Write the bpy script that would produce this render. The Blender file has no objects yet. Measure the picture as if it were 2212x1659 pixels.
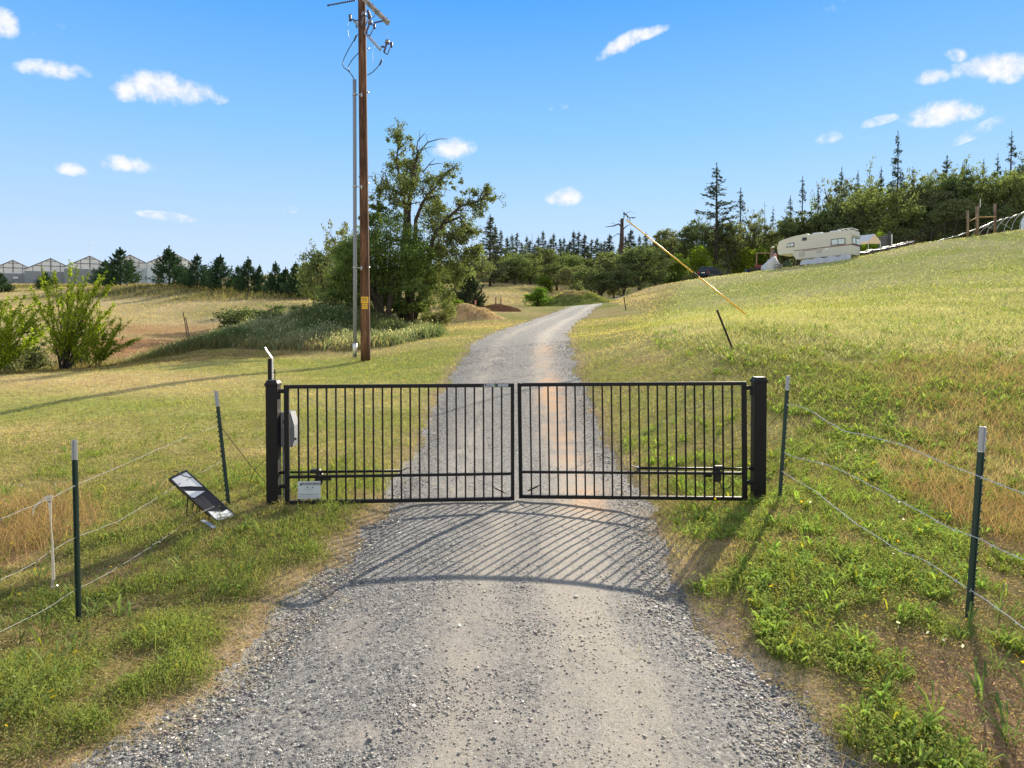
import bpy, bmesh, math, random
import numpy as np
from mathutils import Vector, Matrix, noise as mnoise
R = math.radians
SC = bpy.context.scene
COL = SC.collection
rng = np.random.default_rng(7)
random.seed(7)

# ------------------------------------------------------------------ camera
F, CX, CYP, PITCH, CAMZ = 1494.0, 1106.0, 731.0, R(1.2), 1.915
cam = bpy.data.cameras.new('camera')
cam.sensor_width = 36.0
cam.lens = 36.0 * F / 2212.0
cam.shift_y = -98.5 / 2212.0
cam.clip_start = 0.05
cam.clip_end = 4000
camo = bpy.data.objects.new('camera', cam)
COL.objects.link(camo)
camo.location = (0, 0, CAMZ)
camo.rotation_euler = (R(90) - PITCH, 0, 0)
SC.camera = camo

# ------------------------------------------------------------------ sun, sky
SUN_AZ, SUN_EL = R(29.5), R(25.5)          # azimuth from +Y towards +X
SUN_POWER, SKY_POWER, EXPO = 5.0, 0.1, 1.27
SKYK = 1 / (SKY_POWER * 2 ** EXPO)          # sky colours below are as displayed
SC.view_settings.view_transform = 'Standard'
SC.view_settings.look = 'None'
SC.view_settings.gamma = 1.0
SC.view_settings.exposure = EXPO
sun = bpy.data.lights.new('sun', 'SUN')
sun.energy = SUN_POWER
sun.angle = R(0.5)
sun.color = (1.0, 0.89, 0.72)
suno = bpy.data.objects.new('sun', sun)
COL.objects.link(suno)
sd = Vector((math.sin(SUN_AZ) * math.cos(SUN_EL), math.cos(SUN_AZ) * math.cos(SUN_EL), math.sin(SUN_EL)))
suno.rotation_euler = sd.to_track_quat('Z', 'Y').to_euler()

def ray(u, v):
    a = (u - CX) / F; b = (CYP - v) / F
    c, s = math.cos(PITCH), math.sin(PITCH)
    return Vector((a, c + b * s, b * c - s))

def at(u, v, Y):
    """world point seen from the camera at overview pixel (u,v) of the photo, at depth Y"""
    d = ray(u, v); t = Y / d.y
    return Vector((d.x * t, Y, CAMZ + d.z * t))

class NT:
    """small helper round a node tree"""
    def __init__(s, tree):
        s.t = tree; s.n = tree.nodes; s.l = tree.links
    def new(s, typ, **kw):
        n = s.n.new(typ)
        for k, v in kw.items():
            if k == 'inp':
                for i, x in v.items():
                    if hasattr(x, 'is_output') or isinstance(x, bpy.types.NodeSocket):
                        s.l.new(x, n.inputs[i])
                    else:
                        n.inputs[i].default_value = x
            else:
                setattr(n, k, v)
        return n
    def math(s, op, a, b=None, c=None, clamp=False):
        n = s.new('ShaderNodeMath', operation=op, use_clamp=clamp)
        for i, x in enumerate((a, b, c)):
            if x is None: continue
            if isinstance(x, bpy.types.NodeSocket): s.l.new(x, n.inputs[i])
            else: n.inputs[i].default_value = x
        return n.outputs[0]
    def vmath(s, op, a, b=None, scale=None):
        n = s.new('ShaderNodeVectorMath', operation=op)
        for i, x in enumerate((a, b)):
            if x is None: continue
            if isinstance(x, bpy.types.NodeSocket): s.l.new(x, n.inputs[i])
            else: n.inputs[i].default_value = x
        if scale is not None:
            n.inputs['Scale'].default_value = scale
        return n.outputs['Value'] if op in ('DOT_PRODUCT', 'LENGTH') else n.outputs[0]
    def mix(s, fac, a, b, blend='MIX'):
        n = s.new('ShaderNodeMix', data_type='RGBA', blend_type=blend, clamp_factor=True)
        for i, x in ((0, fac), (6, a), (7, b)):
            if isinstance(x, bpy.types.NodeSocket): s.l.new(x, n.inputs[i])
            else:
                n.inputs[i].default_value = x if i == 0 else (tuple(x) + (1,) if len(x) == 3 else x)
        return n.outputs[2]
    def ramp(s, fac, stops, interp='LINEAR'):
        n = s.new('ShaderNodeValToRGB')
        cr = n.color_ramp; cr.interpolation = interp
        while len(cr.elements) < len(stops): cr.elements.new(0.5)
        for e, (p, c) in zip(cr.elements, stops):
            e.position = p
            e.color = (c, c, c, 1) if not hasattr(c, '__len__') else tuple(c)[:3] + (1,)
        s.l.new(fac, n.inputs[0])
        return n.outputs[0]
    def maprange(s, x, a, b, c=0.0, d=1.0, smooth=True):
        n = s.new('ShaderNodeMapRange', interpolation_type='SMOOTHSTEP' if smooth else 'LINEAR')
        s.l.new(x, n.inputs[0])
        for i, y in zip((1, 2, 3, 4), (a, b, c, d)): n.inputs[i].default_value = y
        return n.outputs[0]
    def noise(s, vec, scale, detail=4, rough=0.55, dist=0.0, out=0):
        n = s.new('ShaderNodeTexNoise')
        if vec is not None: s.l.new(vec, n.inputs['Vector'])
        n.inputs['Scale'].default_value = scale
        n.inputs['Detail'].default_value = detail
        n.inputs['Roughness'].default_value = rough
        n.inputs['Distortion'].default_value = dist
        return n.outputs[out]

world = bpy.data.worlds.new('World')
SC.world = world
world.use_nodes = True
w = NT(world.node_tree)
w.n.clear()
sky = w.new('ShaderNodeTexSky', sky_type='NISHITA', sun_disc=False, sun_elevation=SUN_EL,
            sun_rotation=SUN_AZ, altitude=400.0, air_density=1.0, dust_density=0.05, ozone_density=4.0)
tc = w.new('ShaderNodeTexCoord')
D = w.vmath('NORMALIZE', tc.outputs['Generated'])
# small fair-weather clouds, each a patch of the sky at its own bearing, broken up by one noise
big = w.noise(D, 19.0, 2, 0.5)
fine = w.noise(D, 52.0, 5, 0.62)
nz = w.math('ADD', w.math('MULTIPLY', w.math('SUBTRACT', big, 0.5), 1.5), w.math('MULTIPLY', w.math('SUBTRACT', fine, 0.5), 2.0))
#          u    v    half-width, half-height above, below, strength, tilt
CLOUDS = [(330, 182, 78, 34, 44, 1.0, 0), (410, 196, 66, 26, 34, .95, 6), (272, 194, 36, 24, 26, .85, 0), (468, 214, 30, 12, 14, .5, -10),
          (115, 152, 68, 22, 20, .85, -4), (276, 357, 60, 22, 18, .95, 0), (160, 368, 34, 20, 14, .9, 0),
          (0, 50, 38, 34, 32, .85, 0), (96, 62, 40, 12, 12, .25, -20), (982, 322, 50, 26, 22, .95, -6), (1345, 96, 62, 20, 18, .85, -26),
          (1400, 72, 52, 14, 12, .6, -14), (1222, 428, 46, 24, 18, .95, 0), (2140, 140, 84, 26, 28, 1.0, 4), (2180, 150, 46, 34, 30, .9, 0),
          (2064, 122, 26, 18, 12, .6, 30), (2013, 168, 36, 20, 16, .9, 0), (2035, 245, 76, 28, 28, 1.0, 0), (2000, 262, 40, 16, 16, .7, 0),
          (1896, 263, 42, 12, 10, .45, -8), (1794, 297, 32, 18, 16, .6, -8), (2120, 280, 60, 14, 12, .28, -25), (1190, 231, 36, 8, 7, .22, 0),
          (360, 468, 56, 11, 12, .35, 4), (1812, 8, 46, 20, 16, .25, 10), (620, 452, 24, 10, 9, .25, 0), (60, 480, 40, 6, 6, .15, 0),
          (1245, 132, 22, 9, 9, .2, 0)]
dens = None
for (u, v, a, b1, b2, st, tilt) in CLOUDS:
    c = ray(u, v).normalized()
    r = Vector((c.y, -c.x, 0)).normalized(); up = r.cross(c)
    ct, si = math.cos(R(tilt)), math.sin(R(tilt))
    r, up = r * ct - up * si, r * si + up * ct
    k = c.y / F                                         # pixels to radians, roughly, at that bearing
    a *= .94; b1 *= .92; b2 *= .9
    px = w.vmath('DOT_PRODUCT', D, tuple(r / (a * k)))
    dy = w.vmath('DOT_PRODUCT', D, tuple(up / (b1 * k)))
    py = w.math('MAXIMUM', dy, w.math('MULTIPLY', dy, -b1 / b2))
    rr = w.math('MULTIPLY_ADD', py, py, w.math('MULTIPLY', px, px))
    f2 = w.math('MINIMUM', w.math('MULTIPLY_ADD', rr, -0.46, 0.72), st * .9)
    dens = f2 if dens is None else w.math('MAXIMUM', dens, f2)
sepD = w.new('ShaderNodeSeparateXYZ', inp={0: D})
cl = w.maprange(w.math('ADD', dens, w.math('MULTIPLY', nz, 0.62)), 0.14, 0.92)
cl = w.math('MULTIPLY', cl, w.maprange(dens, 0.02, 0.2))
cl = w.math('MULTIPLY', cl, w.math('GREATER_THAN', sepD.outputs[1], 0.0))
skyc = sky.outputs[0]
# deep blue high in view paling to the horizon, unseen zenith brightened for fill; the physical sky is mixed in under it
grad = w.ramp(sepD.outputs[2], [(0.0, (.69, .80, .95)), (0.1, (.58, .735, .965)), (0.18, (.43, .68, .985)), (0.257, (.28, .60, 1.0)),
                               (0.42, (.085, .40, .98)), (0.56, (.34, .52, .80)), (1.0, (.55, .64, .78))])
skym = w.mix(0.92, skyc, w.mix(1.0, grad, (SKYK, SKYK, SKYK), 'MULTIPLY'))
cloudc = w.mix(w.maprange(fine, 0.35, 0.65), tuple(SKYK * q for q in (.90, .92, .98)), tuple(SKYK * q for q in (1.03, 1.03, 1.03)))
# unseen sky behind the camera, whitened as added fill for surfaces facing the view
behind = w.maprange(sepD.outputs[1], .05, -.45)
skym = w.mix(w.math('MULTIPLY', behind, .9), skym, tuple(SKYK * q for q in (.98, 1.0, 1.03)))
skyf = w.mix(cl, skym, cloudc)
bg = w.new('ShaderNodeBackground', inp={0: skyf, 1: SKY_POWER})
wo = w.new('ShaderNodeOutputWorld')
w.l.new(bg.outputs[0], wo.inputs[0])
world.cycles.sampling_method = 'MANUAL'
world.cycles.sample_map_resolution = 512
SC.cycles.max_bounces = 6
SC.cycles.diffuse_bounces = 3
SC.cycles.glossy_bounces = 2
SC.cycles.transmission_bounces = 4
SC.cycles.transparent_max_bounces = 6
SC.cycles.use_denoising = True

# ------------------------------------------------------------------ object helpers
def tag(o, label=None, cat=None, group=None, kind=None):
    if label: o['label'] = label
    if cat: o['category'] = cat
    if group: o['group'] = group
    if kind: o['kind'] = kind
    return o

def thing(name, label, cat, loc=(0, 0, 0), rotz=0.0, group=None):
    o = bpy.data.objects.new(name, None)
    COL.objects.link(o)
    o.empty_display_size = 0.2
    o.location = loc
    o.rotation_euler = (0, 0, rotz)
    return tag(o, label, cat, group)

def npmesh(name, V, faces, mat, parent=None, col=None, smooth=False, attrs=None):
    """V (n,3); faces: list of int arrays (k,3) or (k,4)"""
    V = np.asarray(V, np.float32)
    me = bpy.data.meshes.new(name)
    me.vertices.add(len(V))
    me.vertices.foreach_set('co', V.ravel())
    fs = [np.asarray(f, np.int32) for f in faces if len(f)]
    nl = sum(f.size for f in fs); nf = sum(len(f) for f in fs)
    me.loops.add(nl); me.polygons.add(nf)
    me.loops.foreach_set('vertex_index', np.concatenate([f.ravel() for f in fs]))
    tot = np.concatenate([np.full(len(f), f.shape[1], np.int32) for f in fs])
    st = np.concatenate([[0], np.cumsum(tot)[:-1]]).astype(np.int32)
    me.polygons.foreach_set('loop_start', st)
    me.polygons.foreach_set('loop_total', tot)
    if smooth:
        me.polygons.foreach_set('use_smooth', np.ones(nf, bool))
    if col is not None:
        a = me.attributes.new('col', 'FLOAT_COLOR', 'POINT')
        c4 = np.ones((len(V), 4), np.float32); c4[:, :3] = col
        a.data.foreach_set('color', c4.ravel())
    for k, x in (attrs or {}).items():
        a = me.attributes.new(k, 'FLOAT', 'POINT')
        a.data.foreach_set('value', np.asarray(x, np.float32))
    me.update(calc_edges=True)
    if mat:
        for m in (mat if isinstance(mat, (list, tuple)) else [mat]): me.materials.append(m)
    o = bpy.data.objects.new(name, me)
    COL.objects.link(o)
    if parent: o.parent = parent
    return o

class MB:
    """collects boxes, tubes and polygons into one mesh"""
    def __init__(s): s.v = []; s.f = []
    def poly(s, pts, faces):
        n = len(s.v); s.v += [tuple(p) for p in pts]
        s.f += [tuple(i + n for i in f) for f in faces]
    def box(s, a, b, M=None):
        p = [(x, y, z) for z in (a[2], b[2]) for y in (a[1], b[1]) for x in (a[0], b[0])]
        if M is not None: p = [M @ Vector(q) for q in p]
        s.poly(p, [(0, 2, 3, 1), (4, 5, 7, 6), (0, 1, 5, 4), (2, 6, 7, 3), (0, 4, 6, 2), (1, 3, 7, 5)])
    def cbox(s, a, b, c=0.004, M=None):
        """box with chamfered edges"""
        bm = bmesh.new(); bmesh.ops.create_cube(bm, size=1)
        sz = [b[i] - a[i] for i in range(3)]; ce = [(a[i] + b[i]) / 2 for i in range(3)]
        for v in bm.verts: v.co = Vector([v.co[i] * sz[i] + ce[i] for i in range(3)])
        bmesh.ops.bevel(bm, geom=bm.edges[:], offset=c, segments=1, affect='EDGES')
        s.bm(bm, M)
    def bm(s, bm, M=None):
        bm.verts.ensure_lookup_table(); bm.verts.index_update()
        s.poly([(M @ v.co if M else v.co.copy()) for v in bm.verts], [tuple(v.index for v in f.verts) for f in bm.faces])
        bm.free()
    def tube(s, pts, r, n=8, cap=True):
        pts = [Vector(p) for p in pts]; base = len(s.v)
        rs = r if hasattr(r, '__len__') else [r] * len(pts)
        for i, p in enumerate(pts):
            d = (pts[min(i + 1, len(pts) - 1)] - pts[max(i - 1, 0)])
            d = d.normalized() if d.length > 1e-9 else Vector((0, 0, 1))
            x = d.cross(Vector((0.13, 0.21, 0.97))).normalized() if abs(d.z) < .95 else d.cross(Vector((0, 1, 0))).normalized()
            y = d.cross(x)
            for k in range(n):
                t = 2 * math.pi * k / n
                s.v.append(tuple(p + (x * math.cos(t) + y * math.sin(t)) * rs[i]))
        for i in range(len(pts) - 1):
            for k in range(n):
                a = base + i * n + k; b = base + i * n + (k + 1) % n
                s.f.append((a, b, b + n, a + n))
        if cap:
            s.f.append(tuple(base + k for k in range(n))[::-1])
            s.f.append(tuple(base + (len(pts) - 1) * n + k for k in range(n)))
    def prism(s, pts, ext):
        """planar outline pts extruded by vector ext"""
        n = len(pts); e = Vector(ext)
        p = [Vector(q) for q in pts] + [Vector(q) + e for q in pts]
        s.poly(p, [tuple(range(n))[::-1], tuple(range(n, 2 * n))] + [(i, (i + 1) % n, (i + 1) % n + n, i + n) for i in range(n)])
    def build(s, name, mat, parent=None, smooth=False, bevel=None):
        me = bpy.data.meshes.new(name)
        me.from_pydata(s.v, [], s.f)
        bm = bmesh.new(); bm.from_mesh(me)
        bmesh.ops.recalc_face_normals(bm, faces=bm.faces)
        if bevel: bmesh.ops.bevel(bm, geom=bm.edges[:], offset=bevel, segments=2, affect='EDGES')
        bm.to_mesh(me); bm.free()
        if smooth:
            for p in me.polygons: p.use_smooth = True
        if mat: me.materials.append(mat)
        o = bpy.data.objects.new(name, me); COL.objects.link(o)
        if parent: o.parent = parent
        return o

def copy_tree(o, parent=None):
    c = o.copy(); COL.objects.link(c); c.parent = parent
    for ch in o.children: copy_tree(ch, c)
    return c

# ------------------------------------------------------------------ materials
MATS = {}
def pmat(name, col, rough=0.6, metal=0.0, var=0.12, scale=8.0, bump=0.0, bscale=60.0, spec=0.5, coord='Object'):
    """paint, metal or plastic with a little wear"""
    if name in MATS: return MATS[name]
    m = bpy.data.materials.new(name); m.use_nodes = True
    n = NT(m.node_tree); n.n.clear()
    co = n.new('ShaderNodeTexCoord').outputs[coord]
    nz = n.noise(co, scale, 5, 0.6)
    c = n.mix(nz, tuple(x * (1 - var) for x in col), tuple(min(1, x * (1 + var)) for x in col))
    b = n.new('ShaderNodeBsdfPrincipled', inp={'Base Color': c, 'Metallic': metal, 'Specular IOR Level': spec})
    n.l.new(n.maprange(nz, 0.2, 0.8, max(0.02, rough - .08), min(1, rough + .08)), b.inputs['Roughness'])
    if bump:
        bp = n.new('ShaderNodeBump', inp={'Strength': bump, 'Distance': 0.01, 'Height': n.noise(co, bscale, 4, 0.6)})
        n.l.new(bp.outputs[0], b.inputs['Normal'])
    o = n.new('ShaderNodeOutputMaterial'); n.l.new(b.outputs[0], o.inputs[0])
    MATS[name] = m
    return m

def leafmat(name, trans=0.5, var=0.25, col=None, spec=0.0, gain=1.0, tint=(1.02, 1.12, 0.62), soft=0.0):
    """thin leaf or blade: diffuse both ways, colour from the 'col' attribute (or one colour), varied per leaf"""
    if name in MATS: return MATS[name]
    m = bpy.data.materials.new(name); m.use_nodes = True
    n = NT(m.node_tree); n.n.clear()
    if col is None:
        c = n.new('ShaderNodeAttribute', attribute_name='col').outputs['Color']
    else:
        g = n.new('ShaderNodeNewGeometry')
        oi = n.new('ShaderNodeObjectInfo')
        hsv = n.new('ShaderNodeHueSaturation')
        hsv.inputs['Color'].default_value = tuple(col) + (1,)
        n.l.new(n.maprange(g.outputs['Random Per Island'], 0, 1, 1 - var, 1 + var, False), hsv.inputs['Value'])
        n.l.new(n.maprange(oi.outputs['Random'], 0, 1, 0.485, 0.515, False), hsv.inputs['Hue'])
        c = hsv.outputs[0]
    d = n.new('ShaderNodeBsdfDiffuse', inp={0: c})
    if soft:
        gN = n.new('ShaderNodeNewGeometry').outputs['Normal']
        nm = n.vmath('NORMALIZE', n.vmath('ADD', n.vmath('SCALE', gN, None, 1 - soft), (0, 0, soft)))
        n.l.new(nm, d.inputs['Normal'])
    ct = n.mix(1.0, c, tuple(tint), 'MULTIPLY')
    t = n.new('ShaderNodeBsdfTranslucent', inp={0: ct})
    mx = n.new('ShaderNodeMixShader', inp={0: trans, 1: d.outputs[0], 2: t.outputs[0]})
    out = mx.outputs[0]
    if spec:
        gl = n.new('ShaderNodeBsdfGlossy', inp={0: (1, 1, 1, 1), 1: 0.45})
        out = n.new('ShaderNodeMixShader', inp={0: spec, 1: out, 2: gl.outputs[0]}).outputs[0]
    o = n.new('ShaderNodeOutputMaterial'); n.l.new(out, o.inputs[0])
    MATS[name] = m
    return m
# ------------------------------------------------------------------ terrain
CP = []                                     # control points (x, y, z)
def cp(u, v, Y, dz=0.0):
    p = at(u, v, Y); CP.append((p.x, p.y, p.z + dz))
for x, y, z in [(0, -2, -.05), (-6, -2, -.05), (6, -2, -.1), (-4, 1, -.06), (4, 1, -.08), (0, 1.5, -.02), (-3, 3, -.05), (3, 3, -.02), (0, 4, 0),
                (-6, 4.5, -.05), (6, 4.5, .02), (-9, 9, .05), (-16, 15, .1), (-30, 25, .4), (-60, 60, 2.5), (-150, 150, 10), (-300, 300, 14),
                (9, 9, .45), (18, 16, 1.6), (30, 26, 3.6), (70, 60, 11), (120, 100, 18), (170, 160, 32), (900, 900, 60), (-900, 900, 10), (0, 900, 60)]:
    CP.append((x, y, z))
for a in [(1110, 1092, 7.3), (1110, 985, 10.2), (1110, 915, 12.1), (1110, 855, 14.1), (1112, 814, 16.2), (1125, 748, 21.5), (1148, 717, 28), (1203, 686, 45), (1312, 651, 72),
          (0, 1092, 7.3), (168, 1345, 4.6), (491, 1095, 7.26), (0, 990, 9.6), (300, 900, 13), (0, 900, 13.4), (0, 809, 19), (200, 795, 21), (400, 770, 23), (600, 760, 25), (790, 780, 23),
          (900, 740, 26), (950, 715, 31), (600, 1085, 7.3), (600, 900, 12.6), (700, 830, 17), (1000, 700, 38),
          (300, 758, 40), (350, 705, 55), (420, 668, 68), (100, 690, 52), (100, 645, 85), (100, 618, 122), (50, 612, 150), (300, 660, 75), (300, 642, 82), (300, 617, 92), (450, 643, 78), (450, 624, 90),
          (600, 657, 70), (620, 640, 84), (690, 645, 80), (875, 703, 35), (830, 692, 34), (1010, 688, 40), (1070, 683, 43), (1060, 668, 52), (1100, 650, 72), (1060, 612, 110),
          (1180, 640, 86), (1220, 625, 106), (1240, 659, 62),
          (1690, 1075, 7.0), (1640, 1080, 7.3), (2097, 1350, 4.2), (2212, 1100, 7.0), (2212, 900, 10.2), (2212, 800, 12.8), (2212, 700, 18.5), (2212, 600, 34), (2212, 540, 52), (2212, 496, 68),
          (1870, 552, 66), (1870, 620, 40), (1660, 584, 72), (1660, 630, 45), (1510, 604, 80), (1510, 640, 47), (1400, 622, 74), (1350, 678, 42), (1618, 683, 22), (1605, 705, 17.5), (1590, 760, 14.2),
          (1600, 850, 11.7), (1600, 950, 9.7), (1600, 1020, 8.4), (1400, 900, 11.6), (1400, 830, 13.6), (1400, 755, 17), (1400, 705, 23), (1330, 800, 15.8), (1300, 720, 26), (2000, 524, 67), (2110, 511, 68), (2050, 900, 10.2), (2050, 800, 12.6),
          (1870, 950, 9.2), (1870, 850, 11.2), (1870, 775, 13.6), (1870, 705, 18.5)]:
    cp(*a)
for u, v, Y, dz in [(430, 735, 28, -.3), (560, 690, 30, -.45), (660, 662, 32, -.45), (720, 648, 33, -.45), (770, 658, 33, -.45), (830, 697, 32, -.35), (890, 724, 30, -.2)]:
    cp(u, v, Y, dz)
for u, Y, z in [(0, 30, -.5), (140, 30, -.4), (300, 31, -.3), (-200, 30, -.4), (420, 38, .2), (560, 38, .5), (720, 41, 1.1), (850, 45, 1.9), (300, 110, 7.8), (500, 110, 7.3), (300, 150, 10.5),
                (1312, 95, 4.4), (2212, 84, 11.7), (1870, 82, 9.3), (1660, 86, 8.1), (1510, 95, 8.05), (1400, 95, 6.6), (2100, 95, 13), (1600, 120, 10), (1900, 130, 14), (2200, 130, 17),
                (1150, 130, 9.5), (700, 130, 8.5), (200, 210, 13.5)]:
    x = (u - CX) / F * Y; CP.append((x, Y, z))
for a in [(700, 592, 175), (1100, 578, 175), (1300, 574, 175), (1500, 560, 170), (1700, 525, 165), (1900, 488, 165), (2212, 445, 160), (1300, 570, 300), (1900, 470, 300), (700, 590, 300)]:
    cp(*a)
CP = np.array(CP, float)
def warp(x, y):
    s = np.maximum(y + 4.0, 0.6)
    return np.stack([x / s * 1.6, np.log(s) * 1.0], -1), s
def tps_k(r2):
    return np.where(r2 > 1e-12, 0.5 * r2 * np.log(np.maximum(r2, 1e-12)), 0.0)
_P, _S = warp(CP[:, 0], CP[:, 1])
_n = len(_P)
_K = tps_k(((_P[:, None] - _P[None]) ** 2).sum(-1)) + np.eye(_n) * 2e-4
_Q = np.concatenate([np.ones((_n, 1)), _P], 1)
_A = np.block([[_K, _Q], [_Q.T, np.zeros((3, 3))]])
_W = np.linalg.solve(_A, np.concatenate([CP[:, 2] / _S, np.zeros(3)]))
def ground0(x, y):
    x = np.asarray(x, float); y = np.asarray(y, float)
    sh = x.shape
    P, S = warp(x.ravel(), y.ravel())
    out = np.empty(len(P))
    for i in range(0, len(P), 40000):
        p = P[i:i + 40000]
        k = tps_k(((p[:, None] - _P[None]) ** 2).sum(-1))
        out[i:i + 40000] = k @ _W[:_n] + _W[_n] + p @ _W[_n + 1:]
    return (out * S).reshape(sh)

def vnoise(x, y, f, seed=0, oct=3):
    """cheap smooth value noise in numpy, roughly -1..1"""
    out = 0; amp = 1.0; tot = 0
    for o in range(oct):
        X = x * f + seed * 17.3 + o * 7.7; Y = y * f - seed * 9.1 + o * 3.1
        xi = np.floor(X).astype(np.int64); yi = np.floor(Y).astype(np.int64)
        fx = X - xi; fy = Y - yi
        fx = fx * fx * (3 - 2 * fx); fy = fy * fy * (3 - 2 * fy)
        def h(a, b):
            n = (a * 374761393 + b * 668265263 + seed * 1274126177) & 0xffffffff
            n = ((n ^ (n >> 13)) * 1274126177) & 0xffffffff
            return ((n ^ (n >> 16)) & 0xffff) / 32767.5 - 1
        v = (h(xi, yi) * (1 - fx) + h(xi + 1, yi) * fx) * (1 - fy) + (h(xi, yi + 1) * (1 - fx) + h(xi + 1, yi + 1) * fx) * fy
        out = out + v * amp; tot += amp; amp *= .5; f *= 2
    return out / tot

# the drive: traced edges, laid onto the terrain
def hit(u, v, y0=1.0, y1=200.0):
    Y = np.geomspace(y0, y1, 900)
    d = ray(u, v)
    x = d.x / d.y * Y; z = CAMZ + d.z / d.y * Y
    g = ground0(x, Y)
    i = np.argmax(z < g)
    if i == 0: i = len(Y) - 1
    return np.array([x[i], Y[i]])
LEFT = [(120, 1740), (250, 1620), (465, 1470), (600, 1320), (690, 1240), (760, 1160), (823, 1083), (889, 985), (924, 915), (951, 855), (982, 796), (1020, 748), (1072, 717)]
RIGHT = [(1960, 1740), (1820, 1640), (1711, 1500), (1560, 1365), (1466, 1275), (1430, 1160), (1390, 1060), (1344, 1005), (1302, 935), (1274, 871), (1246, 807), (1234, 757)]
EL = [hit(*p) for p in LEFT]; ER = [hit(*p) for p in RIGHT]
for (u, v, Y) in [(1158, 686, 43), (1228, 667, 56), (1290, 652, 72)]:
    p = at(u, v, Y); EL.append(np.array([p.x, p.y]))
for (u, v, Y) in [(1224, 722, 27), (1249, 690, 40), (1292, 664, 54), (1328, 650, 70)]:
    p = at(u, v, Y); ER.append(np.array([p.x, p.y]))
EL.append(np.array([14.5, 92.])); ER.append(np.array([17.5, 90.]))
EL.insert(0, np.array([-2.6, -1.5])); ER.insert(0, np.array([2.3, -1.5]))
EL = np.array(EL); ER = np.array(ER)
def dist_poly(x, y, P):
    """distance to polyline, and side (positive to its right when walking forward)"""
    best = np.full(x.shape, 1e9); side = np.zeros(x.shape)
    for a, b in zip(P[:-1], P[1:]):
        d = b - a; L2 = d @ d
        t = np.clip(((x - a[0]) * d[0] + (y - a[1]) * d[1]) / L2, 0, 1)
        qx = x - (a[0] + t * d[0]); qy = y - (a[1] + t * d[1])
        dd = qx * qx + qy * qy
        m = dd < best
        best = np.where(m, dd, best)
        side = np.where(m, np.sign(qx * d[1] - qy * d[0]), side)
    return np.sqrt(best), side
def road_info(x, y):
    dl, sl = dist_poly(x, y, EL); dr, sr = dist_poly(x, y, ER)
    a = dl * sl; b = -dr * sr                # inside: both positive
    inside = np.minimum(a, b)
    lat = np.clip(a / np.maximum(a + b, 1e-3), -1, 2)
    return inside, lat
# where the different covers grow: world-space patches
def near_xy(u, v, Y=None):
    if Y is None: return hit(u, v)
    p = at(u, v, Y); return np.array([p.x, p.y])
def blob(x, y, u, v, rx, ry, Y=None, soft=1.0):
    c = near_xy(u, v, Y)
    return np.clip(1.4 - ((x - c[0]) / rx) ** 2 - ((y - c[1]) / ry) ** 2, 0, 1) ** soft
MOUND_C = [(430, 735, 28, 2.6, 2.2), (560, 690, 29.5, 3.0, 2.6), (650, 665, 31, 3, 2.8), (740, 652, 32, 3.2, 3.0), (820, 695, 31, 2.2, 2.2), (880, 722, 29, 1.4, 1.6), (400, 752, 26.5, 1.2, .9), (500, 748, 27, 2.4, 1.3), (680, 740, 27, 3.5, 1.8)]
def mound_mask(x, y):
    m = np.zeros(x.shape)
    for u, v, Y, rx, ry in MOUND_C: m = np.maximum(m, blob(x, y, u, v, rx, ry, Y))
    return m
def ground(x, y):
    x = np.asarray(x, float); y = np.asarray(y, float)
    z = ground0(x, y)
    ins, lat = road_info(x, y)
    m = np.clip(ins / .25 + .5, 0, 1)
    crown = m * (0.05 * (1 - np.abs(2 * np.clip(lat, 0, 1) - 1) ** 2) - .02)
    # ruts and low berms of loose stone along the edges
    crown += m * .018 * (np.exp(-((lat - .12) / .06) ** 2) + np.exp(-((lat - .9) / .06) ** 2)) * (y < 9)
    ditch = -.05 * np.exp(-((ins - .1) / .35) ** 2)
    near = np.exp(-np.maximum(y - 6, 0) / 14)
    rough = (vnoise(x, y, 1.3, 3, 3) * .035 * (1 - m) + vnoise(x, y, 2.2, 5, 3) * .010 * m) * np.clip(1.2 - y / 60, .3, 1)
    lumps = mound_mask(x, y) * (vnoise(x, y, .55, 77, 3) * .38 + vnoise(x, y, 1.5, 78, 2) * .12)
    return z + (crown + ditch) * near + rough + lumps

s_ = np.exp(np.arange(math.log(1.6), math.log(1100), .0085))
t_ = np.concatenate([np.linspace(-2.4, -1.0, 60)[:-1], np.linspace(-1.0, 1.0, 400), np.linspace(1.0, 2.4, 60)[1:]])
SS, TT = np.meshgrid(s_, t_, indexing='ij')
GX = SS * TT; GY = SS - 3.2
GZ = ground(GX, GY)
INS, LAT = road_info(GX, GY)
ragged = INS + vnoise(GX, GY, 2.3, 11, 4) * np.clip(.2 + GY * .004, .1, .35) + vnoise(GX, GY, .75, 12, 2) * .16
nr, nc = GX.shape
idx = np.arange(nr * nc).reshape(nr, nc)
quads = np.stack([idx[:-1, :-1], idx[:-1, 1:], idx[1:, 1:], idx[1:, :-1]], -1).reshape(-1, 4)
rc = (ragged[:-1, :-1] + ragged[:-1, 1:] + ragged[1:, 1:] + ragged[1:, :-1]) / 4
isroad = (rc > 0).ravel() & (((GY[:-1, :-1]) < 88).ravel())
V = np.stack([GX, GY, GZ], -1).reshape(-1, 3)

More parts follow.
